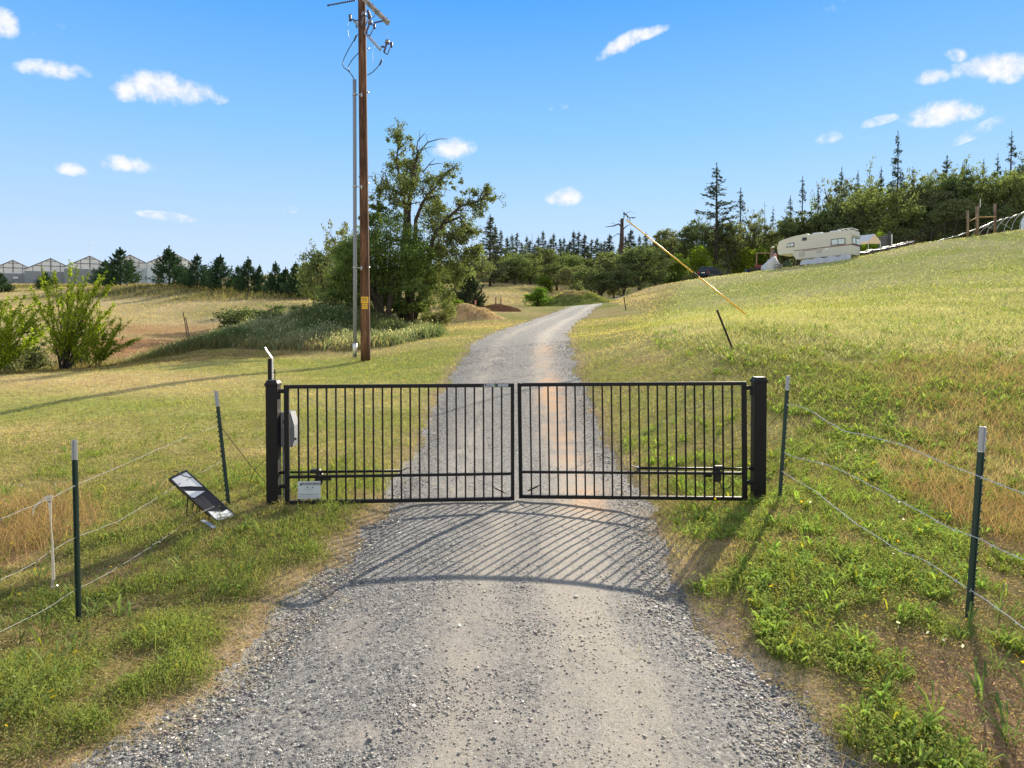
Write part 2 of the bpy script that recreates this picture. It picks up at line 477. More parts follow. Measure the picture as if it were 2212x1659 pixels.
HILL_U = np.array([[1.2, 4.0], [3.4, 6.2], [3.9, 9], [3.8, 12], [3.4, 15], [3.4, 20], [4.4, 28], [7.5, 42], [11, 56], [17, 75], [24, 92]])
def hill_mask(x, y):
    """the unmown grass bank on the far side of the drive"""
    e = np.interp(y, HILL_U[:, 1], HILL_U[:, 0])
    return np.clip((x - e) / np.clip(.06 * y, .5, 3), 0, 1)
def lawn_mask(x, y):
    ins, lat = road_info(x, y)
    crest = np.interp(x, [-60, -14, -10, -8, -6, -4, 0, 12], [17, 19, 22, 24.5, 27, 42, 64, 78])
    return np.clip((crest - y) / 1.5, 0, 1) * (x < 8)
def zones(x, y):
    z = {}
    ins, lat = road_info(x, y)
    z['ins'] = ins; z['lat'] = lat
    z['mound'] = mound_mask(x, y)
    z['hill'] = hill_mask(x, y)
    z['lawn'] = lawn_mask(x, y) * (1 - z['hill'])
    z['dryL'] = blob(x, y, -70, 1165, .85, 1.3)                      # tall dry grass by the left fence
    dr = np.maximum(blob(x, y, 2170, 1120, .75, 1.25), blob(x, y, 2060, 1030, .7, 1.0) * .55)
    dr = np.maximum(dr, np.maximum(blob(x, y, 2240, 960, 1.6, 2.0) * .5, blob(x, y, 2300, 820, 3, 2.5) * .35))
    z['dryR'] = dr
    z['thatch'] = np.maximum(blob(x, y, 2190, 1540, .55, .6), blob(x, y, 2080, 1240, .5, .7) * .4)
    return z
# ------------------------------------------------------------------ ground sheet and drive
Z = zones(GX, GY)
_b = np.clip(Z['dryL'] + Z['dryR'], 0, 1)
lush = np.clip(vnoise(GX, GY, .55, 21, 3) * .6 + .5, 0, 1)
near_green = np.clip((11 - GY) / 4, 0, 1)
lawn_dry = np.clip(.60 + .8 * vnoise(GX * .6, GY * 1.6, .22, 31, 3), 0, 1)
def mixc(a, b, t): return a * (1 - t[..., None]) + b * t[..., None]
C_ = lambda *a: np.array(a, float)
TAN, OLIVE, GREEN, SOIL, RED, STRAW = C_(.42, .32, .165), C_(.19, .17, .06), C_(.15, .18, .045), C_(.25, .17, .105), C_(.30, .17, .10), C_(.48, .38, .22)
gc = mixc(np.broadcast_to(OLIVE * 1.05, GX.shape + (3,)), np.broadcast_to(SOIL * 1.1, GX.shape + (3,)), np.clip(.3 + vnoise(GX, GY, 2.6, 41, 4) * .9, 0, .85))
lawnc = mixc(np.broadcast_to(GREEN * 1.65, GX.shape + (3,)), np.broadcast_to(TAN * 1.22, GX.shape + (3,)), lawn_dry)
gc = mixc(gc, lawnc, Z['lawn'] * np.clip((GY - 7) / 4, 0, 1))
hillc = mixc(np.broadcast_to(C_(.33, .36, .11), GX.shape + (3,)), np.broadcast_to(C_(.48, .42, .25), GX.shape + (3,)), np.clip(.45 + vnoise(GX, GY, .2, 51, 4) * .9, 0, 1))
gc = mixc(gc, hillc, Z['hill'] * np.clip((GY - 12) / 4, 0, 1))
far = np.clip((GY - 30) / 8, 0, 1) * (1 - Z['hill']) * (1 - Z['lawn'])
farc = mixc(np.broadcast_to(C_(.44, .355, .205), GX.shape + (3,)), np.broadcast_to(C_(.29, .26, .12), GX.shape + (3,)), np.clip(.4 + vnoise(GX, GY, .16, 61, 4) * 1.1, 0, 1))
for (u, v, Y, rx, ry, t) in [(300, 735, 42, 5, 5, .95), (400, 700, 52, 7, 5, .6), (450, 735, 40, 3, 4, .9)]:
    farc = mixc(farc, np.broadcast_to(RED * 1.15, GX.shape + (3,)), t * blob(GX, GY, u, v, rx, ry, Y))
for (u, v, Y, rx, ry, t) in [(400, 628, 88, 18, 7, .8), (560, 645, 80, 9, 6, .7), (100, 618, 118, 30, 7, .7)]:
    farc = mixc(farc, np.broadcast_to(C_(.15, .14, .065), GX.shape + (3,)), t * blob(GX, GY, u, v, rx, ry, Y))
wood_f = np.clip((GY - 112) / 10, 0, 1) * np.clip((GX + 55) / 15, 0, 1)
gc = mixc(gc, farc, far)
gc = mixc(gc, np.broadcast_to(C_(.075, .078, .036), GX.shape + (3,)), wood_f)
gc = mixc(gc, np.broadcast_to(C_(.17, .19, .085), GX.shape + (3,)), Z['mound'])
gc = mixc(gc, np.broadcast_to(C_(.38, .25, .14), GX.shape + (3,)), _b)
gc = mixc(gc, np.broadcast_to(C_(.32, .22, .135), GX.shape + (3,)), Z['thatch'])
edge = np.exp(-((INS + .10) / (.18 + .16 * np.clip(vnoise(GX, GY, .8, 72, 2), -.6, 1))) ** 2) * np.clip(.9 + 1.2 * vnoise(GX, GY, 1.5, 71, 3), .1, 1)
gc = mixc(gc, np.broadcast_to(C_(.40, .30, .20), GX.shape + (3,)), np.clip(edge, 0, 1))
gc *= (1 + .18 * vnoise(GX, GY, 3.0, 81, 3))[..., None]
gc = np.clip(gc, .01, .8)

def ground_material():
    m = bpy.data.materials.new('soil_and_turf'); m.use_nodes = True
    n = NT(m.node_tree); n.n.clear()
    c = n.new('ShaderNodeAttribute', attribute_name='col').outputs['Color']
    geo = n.new('ShaderNodeNewGeometry')
    P = geo.outputs['Position']
    a = n.noise(P, 9.0, 6, 0.65); b = n.noise(P, 55.0, 4, 0.7); f = n.noise(P, 1.1, 5, 0.6)
    hsv = n.new('ShaderNodeHueSaturation')
    n.l.new(c, hsv.inputs['Color'])
    n.l.new(n.maprange(a, .25, .75, .5, 1.45, False), hsv.inputs['Value'])
    n.l.new(n.maprange(f, .3, .7, .485, .52, False), hsv.inputs['Hue'])
    c2 = n.mix(n.maprange(b, .35, .75), hsv.outputs[0], (1.35, 1.3, 1.2), 'MULTIPLY')
    d = n.new('ShaderNodeBsdfDiffuse', inp={0: c2, 1: 0.9})
    h = n.math('ADD', n.math('MULTIPLY', a, 1.0), n.math('MULTIPLY', b, .35))
    bp = n.new('ShaderNodeBump', inp={'Strength': 0.9, 'Distance': 0.05, 'Height': h})
    n.l.new(bp.outputs[0], d.inputs['Normal'])
    n.l.new(d.outputs[0], n.new('ShaderNodeOutputMaterial').inputs[0])
    return m

def road_material():
    m = bpy.data.materials.new('crushed_gravel'); m.use_nodes = True
    n = NT(m.node_tree); n.n.clear()
    geo = n.new('ShaderNodeNewGeometry'); P = geo.outputs['Position']
    lat = n.new('ShaderNodeAttribute', attribute_name='lat').outputs['Fac']
    ins = n.new('ShaderNodeAttribute', attribute_name='ins').outputs['Fac']
    tanm = n.new('ShaderNodeAttribute', attribute_name='dust').outputs['Fac']
    rust = n.new('ShaderNodeAttribute', attribute_name='rust').outputs['Fac']
    vor = []
    for sc in (48.0, 125.0):
        vo = n.new('ShaderNodeTexVoronoi', feature='F1'); vo.inputs['Scale'].default_value = sc
        n.l.new(P, vo.inputs['Vector'])
        ve = n.new('ShaderNodeTexVoronoi', feature='DISTANCE_TO_EDGE'); ve.inputs['Scale'].default_value = sc
        n.l.new(P, ve.inputs['Vector'])
        vor.append((vo.outputs['Color'], ve.outputs['Distance'], vo.outputs['Distance']))
    s1 = n.new('ShaderNodeSeparateColor'); n.l.new(vor[0][0], s1.inputs[0])
    s2 = n.new('ShaderNodeSeparateColor'); n.l.new(vor[1][0], s2.inputs[0])
    stone = n.ramp(s1.outputs[0], [(0, (.06, .061, .065)), (.35, (.12, .12, .122)), (.7, (.20, .197, .19)), (1, (.36, .35, .32))])
    grit = n.ramp(s2.outputs[1], [(0, (.09, .09, .091)), (.45, (.175, .17, .163)), (.85, (.255, .242, .225)), (1, (.35, .33, .305))])
    dusty = n.mix(n.noise(P, 6.0, 6, .65), (.25, .22, .18), (.345, .305, .255))
    patch = n.noise(P, 2.4, 6, .62)
    streak = n.noise(n.vmath('MULTIPLY', P, (3.2, .55, 1)), 2.0, 5, .6)
    pf = n.math('ADD', n.math('MULTIPLY', patch, .5), n.math('MULTIPLY', streak, .5))
    cov = n.maprange(n.math('ADD', pf, n.math('MULTIPLY', tanm, .42)), .5, .88)           # how far fines cover the stone
    show1 = n.math('MULTIPLY', n.maprange(s1.outputs[1], .25, .8, 0, 1), n.math('SUBTRACT', 1.0, cov))
    base = n.mix(n.math('MULTIPLY', cov, n.maprange(s2.outputs[2], .15, .75, .9, .35)), grit, dusty)
    base = n.mix(show1, base, stone)
    base = n.mix(n.math('MULTIPLY', rust, n.maprange(patch, .3, .6)), base, (.46, .26, .13))
    d = n.new('ShaderNodeBsdfPrincipled', inp={'Base Color': base, 'Roughness': .92, 'Specular IOR Level': .2})
    h = n.math('ADD', n.math('MULTIPLY', n.math('MINIMUM', vor[0][1], .25), n.math('MULTIPLY', show1, 1.6)), n.math('MULTIPLY', n.math('MINIMUM', vor[1][1], .25), n.math('SUBTRACT', 1.0, n.math('MULTIPLY', cov, .7))))
    h = n.math('ADD', h, n.math('MULTIPLY', patch, .5))
    bp = n.new('ShaderNodeBump', inp={'Strength': .6, 'Distance': .02, 'Height': h})
    n.l.new(bp.outputs[0], d.inputs['Normal'])
    n.l.new(d.outputs[0], n.new('ShaderNodeOutputMaterial').inputs[0])
    return m

def submesh(mask):
    q = quads[mask]
    used = np.unique(q)
    re = np.zeros(nr * nc, np.int64); re[used] = np.arange(len(used))
    return used, re[q]
u_, q_ = submesh(~isroad)
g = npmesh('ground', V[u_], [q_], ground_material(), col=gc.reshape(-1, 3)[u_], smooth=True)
tag(g, kind='structure')
u_, q_ = submesh(isroad)
lt = LAT.ravel()[u_]; yy = GY.ravel()[u_]; xx = GX.ravel()[u_]
nearf = np.clip((9 - yy) / 3, 0, 1)
track = np.exp(-((lt - .47) / .09) ** 2) * .75 + np.exp(-((lt - .72) / .12) ** 2) * 1.0
track2 = np.exp(-((lt - .28) / .1) ** 2) * .6 + np.exp(-((lt - .74) / .1) ** 2) * .9
dust = nearf * track + (1 - nearf) * track2
dust += .5 * blob(xx, yy, 760, 1370, .16, .3) + .6 * blob(xx, yy, 700, 1600, .25, .15) - .5 * blob(xx, yy, 560, 1560, .5, .5)
rust = np.exp(-((lt - .77) / .09) ** 2) * np.clip((yy - 6.5) / 1.5, 0, 1) * np.clip((26 - yy) / 10, 0, 1) * np.clip(.55 + vnoise(xx, yy, .6, 91, 2) * .9, 0, 1)
rd = npmesh('gravel_road', V[u_], [q_], road_material(), smooth=True, attrs={'lat': lt, 'ins': INS.ravel()[u_], 'dust': np.clip(dust, -1, 1.3), 'rust': rust})
tag(rd, kind='structure')
# ------------------------------------------------------------------ gate
BLACK = pmat('black_powder_coat', (.007, .007, .008), .5, 0, .3, 30, .25, 220, .28)
BLACKP = pmat('black_plastic', (.018, .018, .02), .5, 0, .2, 20)
STEEL = pmat('galvanised_steel', (.42, .43, .45), .45, .8, .2, 25)
GREYB = pmat('grey_enclosure', (.20, .21, .225), .5, 0, .08, 12, .1, 120)
WHITEP = pmat('white_paint', (.74, .75, .76), .5, 0, .08, 25)
CABLE = pmat('black_cable', (.02, .02, .022), .5, 0, .2, 20)

def gz(x, y): return float(ground(np.array([x]), np.array([y]))[0])

def gate_post(u0, u1, vtop, Y, label):
    a = at(u0, vtop, Y); b = at(u1, vtop, Y)
    wd = b.x - a.x; cx = (a.x + b.x) / 2; cy = Y + wd / 2
    zb = gz(cx, cy) - .25
    t = thing('gate_post', label, 'gate post', (cx, cy, zb))
    h = a.z - zb
    m = MB(); m.cbox((-wd / 2, -wd / 2, 0), (wd / 2, wd / 2, h - .055), .006); m.build('post', BLACK, t)
    bm = bmesh.new()
    e = .008; hw = wd / 2 + e
    m = MB(); m.cbox((-hw, -hw, h - .06), (hw, hw, h - .03), .004)
    k = hw * .72
    m.poly([(-hw + .004, -hw + .004, h - .0295), (hw - .004, -hw + .004, h - .0295), (hw - .004, hw - .004, h - .0295), (-hw + .004, hw - .004, h - .0295),
            (-k, -k, h), (k, -k, h), (k, k, h), (-k, k, h)], [(0, 1, 5, 4), (1, 2, 6, 5), (2, 3, 7, 6), (3, 0, 4, 7), (4, 5, 6, 7)])
    bm.free()
    m.build('post_cap', BLACK, t)
    return t, cx, cy, wd, zb + h
gpl, LPX, LPY, LPW, LPT = gate_post(572.8, 598.3, 822, 7.20, 'black square gate post carrying the grey control box')
gpr, RPX, RPY, RPW, RPT = gate_post(1631, 1657.3, 815, 7.22, 'black square gate post beside a white-tipped fence post on the grassy bank')

def gate_leaf(p0, p1, hinge_left, label):
    """p0, p1: bottom ends (left, right)"""
    d = p1 - p0; L = math.hypot(d.x, d.y); H = 1.25
    t = thing('gate_leaf', label, 'gate', p0, math.atan2(d.y, d.x))
    t.rotation_euler = (0, -math.atan2(d.z, L), math.atan2(d.y, d.x))
    hw = .02
    sl, sr = (.05, .037) if hinge_left else (.04, .05)
    m = MB(); m.cbox((0, -hw, 0), (sl, hw, H), .003); m.build('stile', BLACK, t)
    m = MB(); m.cbox((L - sr, -hw, 0), (L, hw, H), .003); m.build('stile', BLACK, t)
    m = MB(); m.cbox((sl + .0005, -hw, H - .038), (L - sr - .0005, hw, H), .003); m.build('top_rail', BLACK, t)
    m = MB(); m.cbox((sl + .0005, -hw, 0), (L - sr - .0005, hw, .038), .003); m.build('bottom_rail', BLACK, t)
    m = MB(); m.cbox((sl + .0005, -.016, .272), (L - sr - .0005, .016, .300), .0025); m.build('middle_rail', BLACK, t)
    n = 23; gap = (L - sl - sr) / (n + 1)
    r = .0085
    for i in range(n):
        x = sl + gap * (i + 1)
        m = MB()
        m.cbox((x - r, -r, .0385), (x + r, r, .2715), .0015)
        m.cbox((x - r, -r, .3005), (x + r, r, H - .0385), .0015)
        m.build('picket', BLACK, t)
    # hinges on the hinge stile, reaching to the post
    for z in (H - .115, .14):
        m = MB()
        s = -1 if hinge_left else 1
        x0 = 0 if hinge_left else L
        xs = sorted((x0 + s * .001, x0 + s * .062))
        m.cbox((xs[0], -.018, z + .03), (xs[1], .018, z + .072), .003)
        xs = sorted((x0 + s * .028, x0 + s * .082))
        m.cbox((xs[0], -.052, z - .028), (xs[1], -.019, z + .0295), .004)
        m.tube([(x0 + s * .055, -.03, z + .0295), (x0 + s * .055, -.03, z + .05)], .012, 8)
        m.build('hinge', BLACK, t)
    # diagonal truss cable on the far face, with a turnbuckle
    yb = hw + .006
    a, b = (Vector((sl + .02, yb, H - .055)), Vector((L - sr - .02, yb, .055)))
    if not hinge_left: a, b = Vector((L - sr - .02, yb, H - .055)), Vector((sl + .02, yb, .055))
    m = MB(); m.tube([a, b], .0022, 6)
    m.tube([a - (b - a).normalized() * .01, a], .007, 8)
    c = m.build('truss_cable', STEEL, t)
    k = (a - b).normalized()
    m = MB(); m.tube([b + k * .03, b + k * .06, b + k * .15, b + k * .18], [.003, .009, .009, .003], 8); m.build('turnbuckle', BLACK, c)
    return t, L, H
p = lambda u, v, Y: at(u, v, Y)
GL, GLL, GH = gate_leaf(p(615.8, 1089.3, 7.2), p(1111.1, 1080.5, 7.35), True, 'black picket gate leaf bearing the warning sign and a rider sticker')
GR, GRL, _ = gate_leaf(p(1121.4, 1076, 7.46), p(1614.2, 1081, 7.225), False, 'black picket gate leaf without signs, over the rust-brown wheel track')

def text_mesh(body, size, extrude=.0008, shear=0.0, bold=0.0, sx=1.0, align='CENTER'):
    cu = bpy.data.curves.new('lettering', 'FONT')
    cu.body = body; cu.size = size; cu.extrude = extrude; cu.shear = shear; cu.offset = bold
    cu.align_x = align; cu.align_y = 'CENTER'; cu.space_character = 1.02
    o = bpy.data.objects.new('lettering', cu); COL.objects.link(o)
    bpy.context.view_layer.update()
    me = bpy.data.meshes.new_from_object(o.evaluated_get(bpy.context.evaluated_depsgraph_get()))
    bpy.data.objects.remove(o); bpy.data.curves.remove(cu)
    for v in me.vertices: v.co.x *= sx
    me.name = 'lettering'
    return me
RX = Matrix.Rotation(R(90), 4, 'X')
STICK = pmat('sticker_ink', (.62, .70, .78), .4, 0, .1, 40)
GREENS = pmat('sticker_green', (.12, .3, .10), .4)
PURPLES = pmat('sticker_purple', (.07, .04, .12), .4)
# sticker on the front of the top rail
x_c = GLL * (1072 - 615.8) / (1111.1 - 615.8)
def word(me, mat, name, parent, loc):
    me.materials.append(mat)
    o = bpy.data.objects.new(name, me); COL.objects.link(o); o.parent = parent
    o.location = loc; o.rotation_euler = (R(90), 0, 0)
    return o
sk = MB(); sk.box((x_c - .155, -.0212, GH - .0365), (x_c + .125, -.0204, GH - .0015))
sk = sk.build('sticker', BLACKP, GL)
word(text_mesh('LOOSE', .040, .0003, .22, .0006, .86), STICK, 'lettering', sk, (x_c - .078, -.0217, GH - .019))
word(text_mesh('RIDERS', .040, .0003, .22, .0006, .86), STICK, 'lettering', sk, (x_c + .068, -.0217, GH - .019))
m = MB(); m.prism([(x_c - .022, -.0214, GH - .034), (x_c - .012, -.0214, GH - .034), (x_c - .006, -.0214, GH - .006), (x_c - .014, -.0214, GH - .006)], (0, -.0004, 0)); m.build('emblem', GREENS, sk)
m = MB(); m.prism([(x_c - .004, -.0214, GH - .03), (x_c + .006, -.0214, GH - .024), (x_c + .004, -.0214, GH - .010), (x_c - .002, -.0214, GH - .008)], (0, -.0004, 0)); m.build('emblem', PURPLES, sk)

# warning sign wired to the pickets of the left leaf
SIGNW = pmat('sign_white', (.50, .55, .60), .35, 0, .05, 10, 0, 60, .5)
SIGNK = pmat('sign_ink', (.03, .035, .05), .5)
SIGNG = pmat('sign_grey_ink', (.20, .22, .25), .5)
sa = at(641.3, 1079.6, 7.15); sb = at(689.9, 1041.3, 7.15)
sw, sh = sb.x - sa.x, sb.z - sa.z
ws = thing('warning_sign', 'white enamel warning sign fixed low on the gate pickets', 'sign', ((sa.x + sb.x) / 2, 7.188, sa.z), R(3.5))
m = MB(); m.cbox((-sw / 2, -.0015, 0), (sw / 2, .0015, sh), .001); pl = m.build('plate', SIGNW, ws)
word(text_mesh('WARNING', .040, .0003, 0, .0011, 1.05), SIGNK, 'lettering', ws, (.022, -.0022, sh - .028))
m = MB(); m.prism([(-sw / 2 + .018, -.0016, sh - .042), (-sw / 2 + .044, -.0016, sh - .042), (-sw / 2 + .031, -.0016, sh - .016)], (0, -.0006, 0)); m.build('warning_triangle', SIGNK, ws)
m = MB(); m.box((-sw / 2 + .004, -.0020, sh - .0455), (sw / 2 - .004, -.0016, sh - .0445)); m.build('rule_line', SIGNG, ws)
for sx_ in (-.02, .034):                                        # the two little pictograms
    m = MB()
    m.prism([(sx_ - .012, -.0016, .118), (sx_ + .004, -.0016, .126), (sx_ + .010, -.0016, .128), (sx_ + .010, -.0016, .116), (sx_ + .002, -.0016, .112), (sx_ - .004, -.0016, .115)], (0, -.0005, 0))
    m.box((sx_ - .028, -.002, .0985), (sx_ + .004, -.0016, .1005))
    m.box((sx_ - .028, -.002, .0945), (sx_ - .006, -.0016, .0955))
    m.build('pictogram', SIGNK, ws)
m = MB()
m.box((-.008, -.002, .07), (-.0065, -.0016, .11)); m.box((.008, -.002, .07), (.0095, -.0016, .118)); m.build('pictogram', SIGNG, ws)
m = MB()                                                        # bold line of small print, then finer lines
x = -sw / 2 + .010
for k in (.019, .012, .008, .013, .034, .041, .016, .012, .022): m.box((x, -.002, .0465), (x + k, -.0016, .051)); x += k + .0035
m.build('small_print', SIGNK, ws)
m = MB()
rr_ = random.Random(3)
for z in (.036, .029, .022, .015):
    x = -sw / 2 + .010
    while x < sw / 2 - .025:
        k = rr_.uniform(.006, .02); m.box((x, -.002, z), (x + k, -.0016, z + .0016)); x += k + .003
m.build('small_print', SIGNG, ws)

# swing-gate openers behind the leaves
def opener(leaf, L, sgn, x_post, x_tip, x_motor, label):
    """sgn +1: arm runs from the post on the left to the right. local leaf coordinates, far side"""
    t = thing('gate_opener', label, 'gate opener', leaf.location)
    t.rotation_euler = leaf.rotation_euler
    y = .075; z = .318
    m = MB(); m.tube([(x_motor, y, z), (x_tip, y, z)], .014, 10); m.tube([(x_post, y, z + .002), (x_motor, y, z + .002)], .011, 10); m.build('arm_tube', BLACK, t, smooth=True)
    m = MB(); m.cbox((x_motor - .055, y - .035, z - .012), (x_motor + .055, y + .035, z + .032), .012)
    m.cbox((x_motor - .03 + sgn * .03, y - .04, z - .135), (x_motor + .045 + sgn * .03, y + .04, z - .0125), .012)
    h = m.build('motor_housing', BLACKP, t)
    m = MB(); m.tube([(x_motor + sgn * .08, y, z - .065), (x_motor + sgn * .165, y, z - .065)], .026, 12); m.build('motor_barrel', BLACKP, t)
    m = MB(); pts = [(x_motor + .02 + sgn * .02, y, z - .135), (x_motor + .015, y, z - .175), (x_motor - sgn * .03, y + .01, z - .215), (x_motor - sgn * .10, y + .02, z - .21), (x_motor - sgn * .145, y + .03, z - .15), (x_motor - sgn * .15, y + .03, z - .02)]
    m.tube(pts, .005, 6); m.build('cable', CABLE, t)
    m = MB(); a = (x_tip, y, z); m.tube([a, (x_tip + sgn * .075, y + .02, z + .03)], .007, 8); m.cbox((x_tip - .012, .021, z - .02), (x_tip + .012, y + .012, z + .02), .003); m.build('arm_bracket', pmat('dull_steel', (.10, .10, .105), .55, .3, .2, 25), t)
    m = MB(); m.cbox((x_post - .03, y - .02, z - .014), (x_post + .03, y + .02, z + .018), .004); m.build('post_bracket', BLACK, t)
    return t
opener(GL, GLL, 1, -.045, GLL * .50, .30, 'black gate opener arm behind the warning sign')
opener(GR, GRL, -1, GRL + .075, GRL * .53, GRL - .27, 'black gate opener arm with a hanging cable loop, on the gate leaf without signs')

# control box on the post
ca = at(606.5, 966, 7.30); cb = at(635.6, 890.7, 7.30)
bx = thing('control_box', 'grey gate control box on the side of the gate post', 'control box', (ca.x, 7.30, ca.z))
bw, bh = cb.x - ca.x, cb.z - ca.z
m = MB()
m.prism([(0, 0, 0), (bw * .86, 0, 0), (bw, 0, bh * .28), (bw * .98, 0, bh * .62), (bw * .72, 0, bh), (0, 0, bh)], (0, .17, 0)); m.build('enclosure', GREYB, bx, bevel=.004)
m = MB(); m.prism([(.004, -.001, bh * .56), (bw * .93, -.001, bh * .56), (bw * .70, -.001, bh - .006), (.004, -.001, bh - .006)], (0, -.006, 0)); m.build('lid', pmat('grey_lid', (.26, .275, .29), .45), bx, bevel=.002)
m = MB(); m.prism([(.022, -.008, bh * .80), (.050, -.008, bh * .70), (.046, -.008, bh * .64), (.036, -.008, bh * .66)], (0, -.006, 0)); m.build('latch', BLACKP, bx)
m = MB(); m.cbox((bw - .006, .02, bh * .2), (bw + .012, .05, bh * .27), .003); m.build('latch', BLACKP, bx)
m = MB(); m.tube([(.012, .05, .002), (.012, .05, -(ca.z - gz(ca.x, 7.33)) - .05)], .011, 8); m.build('conduit', GREYB, bx)

# slim post behind the gate post with a bent strap and a cable
pa = at(577.2, 775, 7.75); pb = at(585.5, 775, 7.75)
pw = pb.x - pa.x; pzb = gz(pa.x, 7.78) - .2
sp = thing('antenna_post', 'slim black post with bent steel strap, standing behind the gate post', 'post', ((pa.x + pb.x) / 2, 7.78, pzb))
ph = pa.z - pzb
m = MB(); m.cbox((-pw / 2, -pw / 2, 0), (pw / 2, pw / 2, ph), .004); m.build('post', BLACK, sp)
PALE = pmat('pale_strap', (.62, .62, .64), .38, .5, .15, 40)
m = MB(); m.cbox((pw / 2 + .001, -.014, ph - .30), (pw / 2 + .010, .014, ph - .001), .001)
q1 = at(585.8, 774, 7.75) - Vector(sp.location); q2 = at(570, 757, 7.70) - Vector(sp.location); q3 = at(565.5, 751, 7.68) - Vector(sp.location)
for a, b in ((q1, q2), (q2, q3)):
    a = Vector((a.x, -.014, a.z)); b = Vector((b.x, -.014, b.z))
    nn = (b - a).cross(Vector((0, 1, 0))).normalized() * .005
    m.prism([a - nn, b - nn, b + nn, a + nn], (0, .03, 0))
stp = m.build('strap', PALE, sp)
m = MB()
for k in range(7): m.box((pw / 2 + .0095, -.004, ph - .06 - k * .034), (pw / 2 + .0108, .004, ph - .048 - k * .034))
m.build('strap_hole', BLACKP, stp)
m = MB(); m.tube([(pw / 2 + .03, 0, ph - .135), (pw / 2 + .031, 0, ph - .20), (pw / 2 + .028, 0, ph - .25), (pw / 2 + .012, .0, ph - .31)], .0045, 6); m.tube([(pw / 2 + .03, 0, ph - .12), (pw / 2 + .031, 0, ph - .17)], .008, 8)
m.tube([(pw / 2 - .002, 0, ph - .165), (pw / 2 + .012, 0, ph - .155), (pw / 2 + .03, 0, ph - .15)], .003, 6)
m.build('cable', CABLE, sp)
# ------------------------------------------------------------------ T-posts, barbed wire, strap, solar panel
TGREEN = pmat('green_post_paint', (.016, .042, .032), .5, .1, .35, 18, .3, 150)
TWHITE = pmat('white_post_tip', (.36, .375, .39), .42, .1, .1, 20, .2, 150)
RUST = pmat('rusty_steel', (.10, .05, .035), .8, .1, .35, 20, .3, 120)
DARKST = pmat('dark_steel', (.03, .025, .022), .7, .2, .3, 20)
WIRE_GLINT = pmat('wire_glint_tint', (.62, .62, .61), .6, 0, .12, 60)  # paler copy of the wire, sun highlight put into its colour
WIRE = pmat('galvanised_wire', (.21, .21, .205), .7, .0, .15, 60)

def t_post(top, base, tip, label, group=None, face=0.0):
    """studded steel T-post from base to top, pale tip of given length"""
    base = base.copy(); base.z = gz(base.x, base.y)
    ax = (top - base); L = ax.length
    t = thing('fence_post', label, 'fence post', base, 0, group)
    q = ax.to_track_quat('Z', 'Y'); t.rotation_mode = 'QUATERNION'
    t.rotation_quaternion = q @ Matrix.Rotation(face, 3, 'Z').to_quaternion()
    def prof(m, z0, z1):
        m.box((-.0138, -.0025, z0), (.0138, .0025, z1)); m.box((-.0025, .003, z0), (.0025, .033, z1))
    m = MB(); prof(m, -.2, L - tip); z = .05
    while z < L - tip - .02: m.cbox((-.006, -.012, z), (.006, -.0026, z + .018), .003); z += .052
    m.build('stake', TGREEN, t)
    m = MB(); prof(m, L - tip + .001, L); z = L - tip + .02
    while z < L - .01: m.cbox((-.006, -.012, z), (.006, -.0026, z + .018), .003); z += .045
    m.build('tip', TWHITE, t)
    return t
PL1t, PL1b = at(158.5, 950, 4.62), at(168, 1345, 4.6)
PL2t, PL2b = at(463.5, 845, 7.26), at(491, 1098, 7.26)
PR1t, PR1b = at(1705.5, 812, 6.95), at(1687.5, 1074, 6.95)
PR2t, PR2b = at(2128.5, 922, 4.19), at(2097, 1352, 4.19)
t_post(PL1t, PL1b, .135, 'upright white-tipped green fence post beside the hanging strap', 'steel fence posts', R(20))
t_post(PL2t, PL2b, .165, 'white-tipped green fence post tilting over the solar panel', 'steel fence posts', R(25))
t_post(PR1t, PR1b, .145, 'white-tipped green fence post next to the gate post without a control box', 'steel fence posts', R(-25))
t_post(PR2t, PR2b, .155, 'white-tipped green fence post among the dry brown grass', 'steel fence posts', R(-15))

def stake(pt, pb, w, mat, label, cat='stake', name='stake'):
    pb = pb.copy(); pb.z = gz(pb.x, pb.y); ax = pt - pb; L = ax.length
    m = MB(); m.box((-w / 2, -.004, -.15), (w / 2, .004, L)); m.box((-.004, .0045, -.15), (.004, w * .8, L))
    o = m.build(name, mat); o.location = pb; o.rotation_mode = 'QUATERNION'; o.rotation_quaternion = ax.to_track_quat('Z', 'Y')
    return tag(o, label, cat)
stake(at(1548, 670, 14.4), at(1582, 751, 14.5), .04, DARKST, 'leaning dark steel stake below the yellow guy guard')
stake(at(1347, 641, 45), at(1351.5, 679, 45), .07, DARKST, 'short dark stake beside the bend of the gravel drive')
def rod_thing(u, v, u2, v2, Y, r, mat, label):
    a = at(u, v, Y); b = at(u2, v2, Y); b.z = gz(b.x, b.y) - .1
    m = MB(); m.tube([a - b, ((a - b) * .5) + Vector((.03, 0, 0)), Vector((0, 0, 0))], r, 6)
    o = m.build('iron_rod', mat); o.location = b
    return tag(o, label, 'rod', 'iron rods by the brush mound')
rod_thing(396, 676, 408, 732, 27.5, .022, RUST, 'taller rusty rod leaning in front of the tan field')
rod_thing(401, 686, 412, 736, 27.4, .02, RUST, 'shorter rusty rod leaning against its taller neighbour')

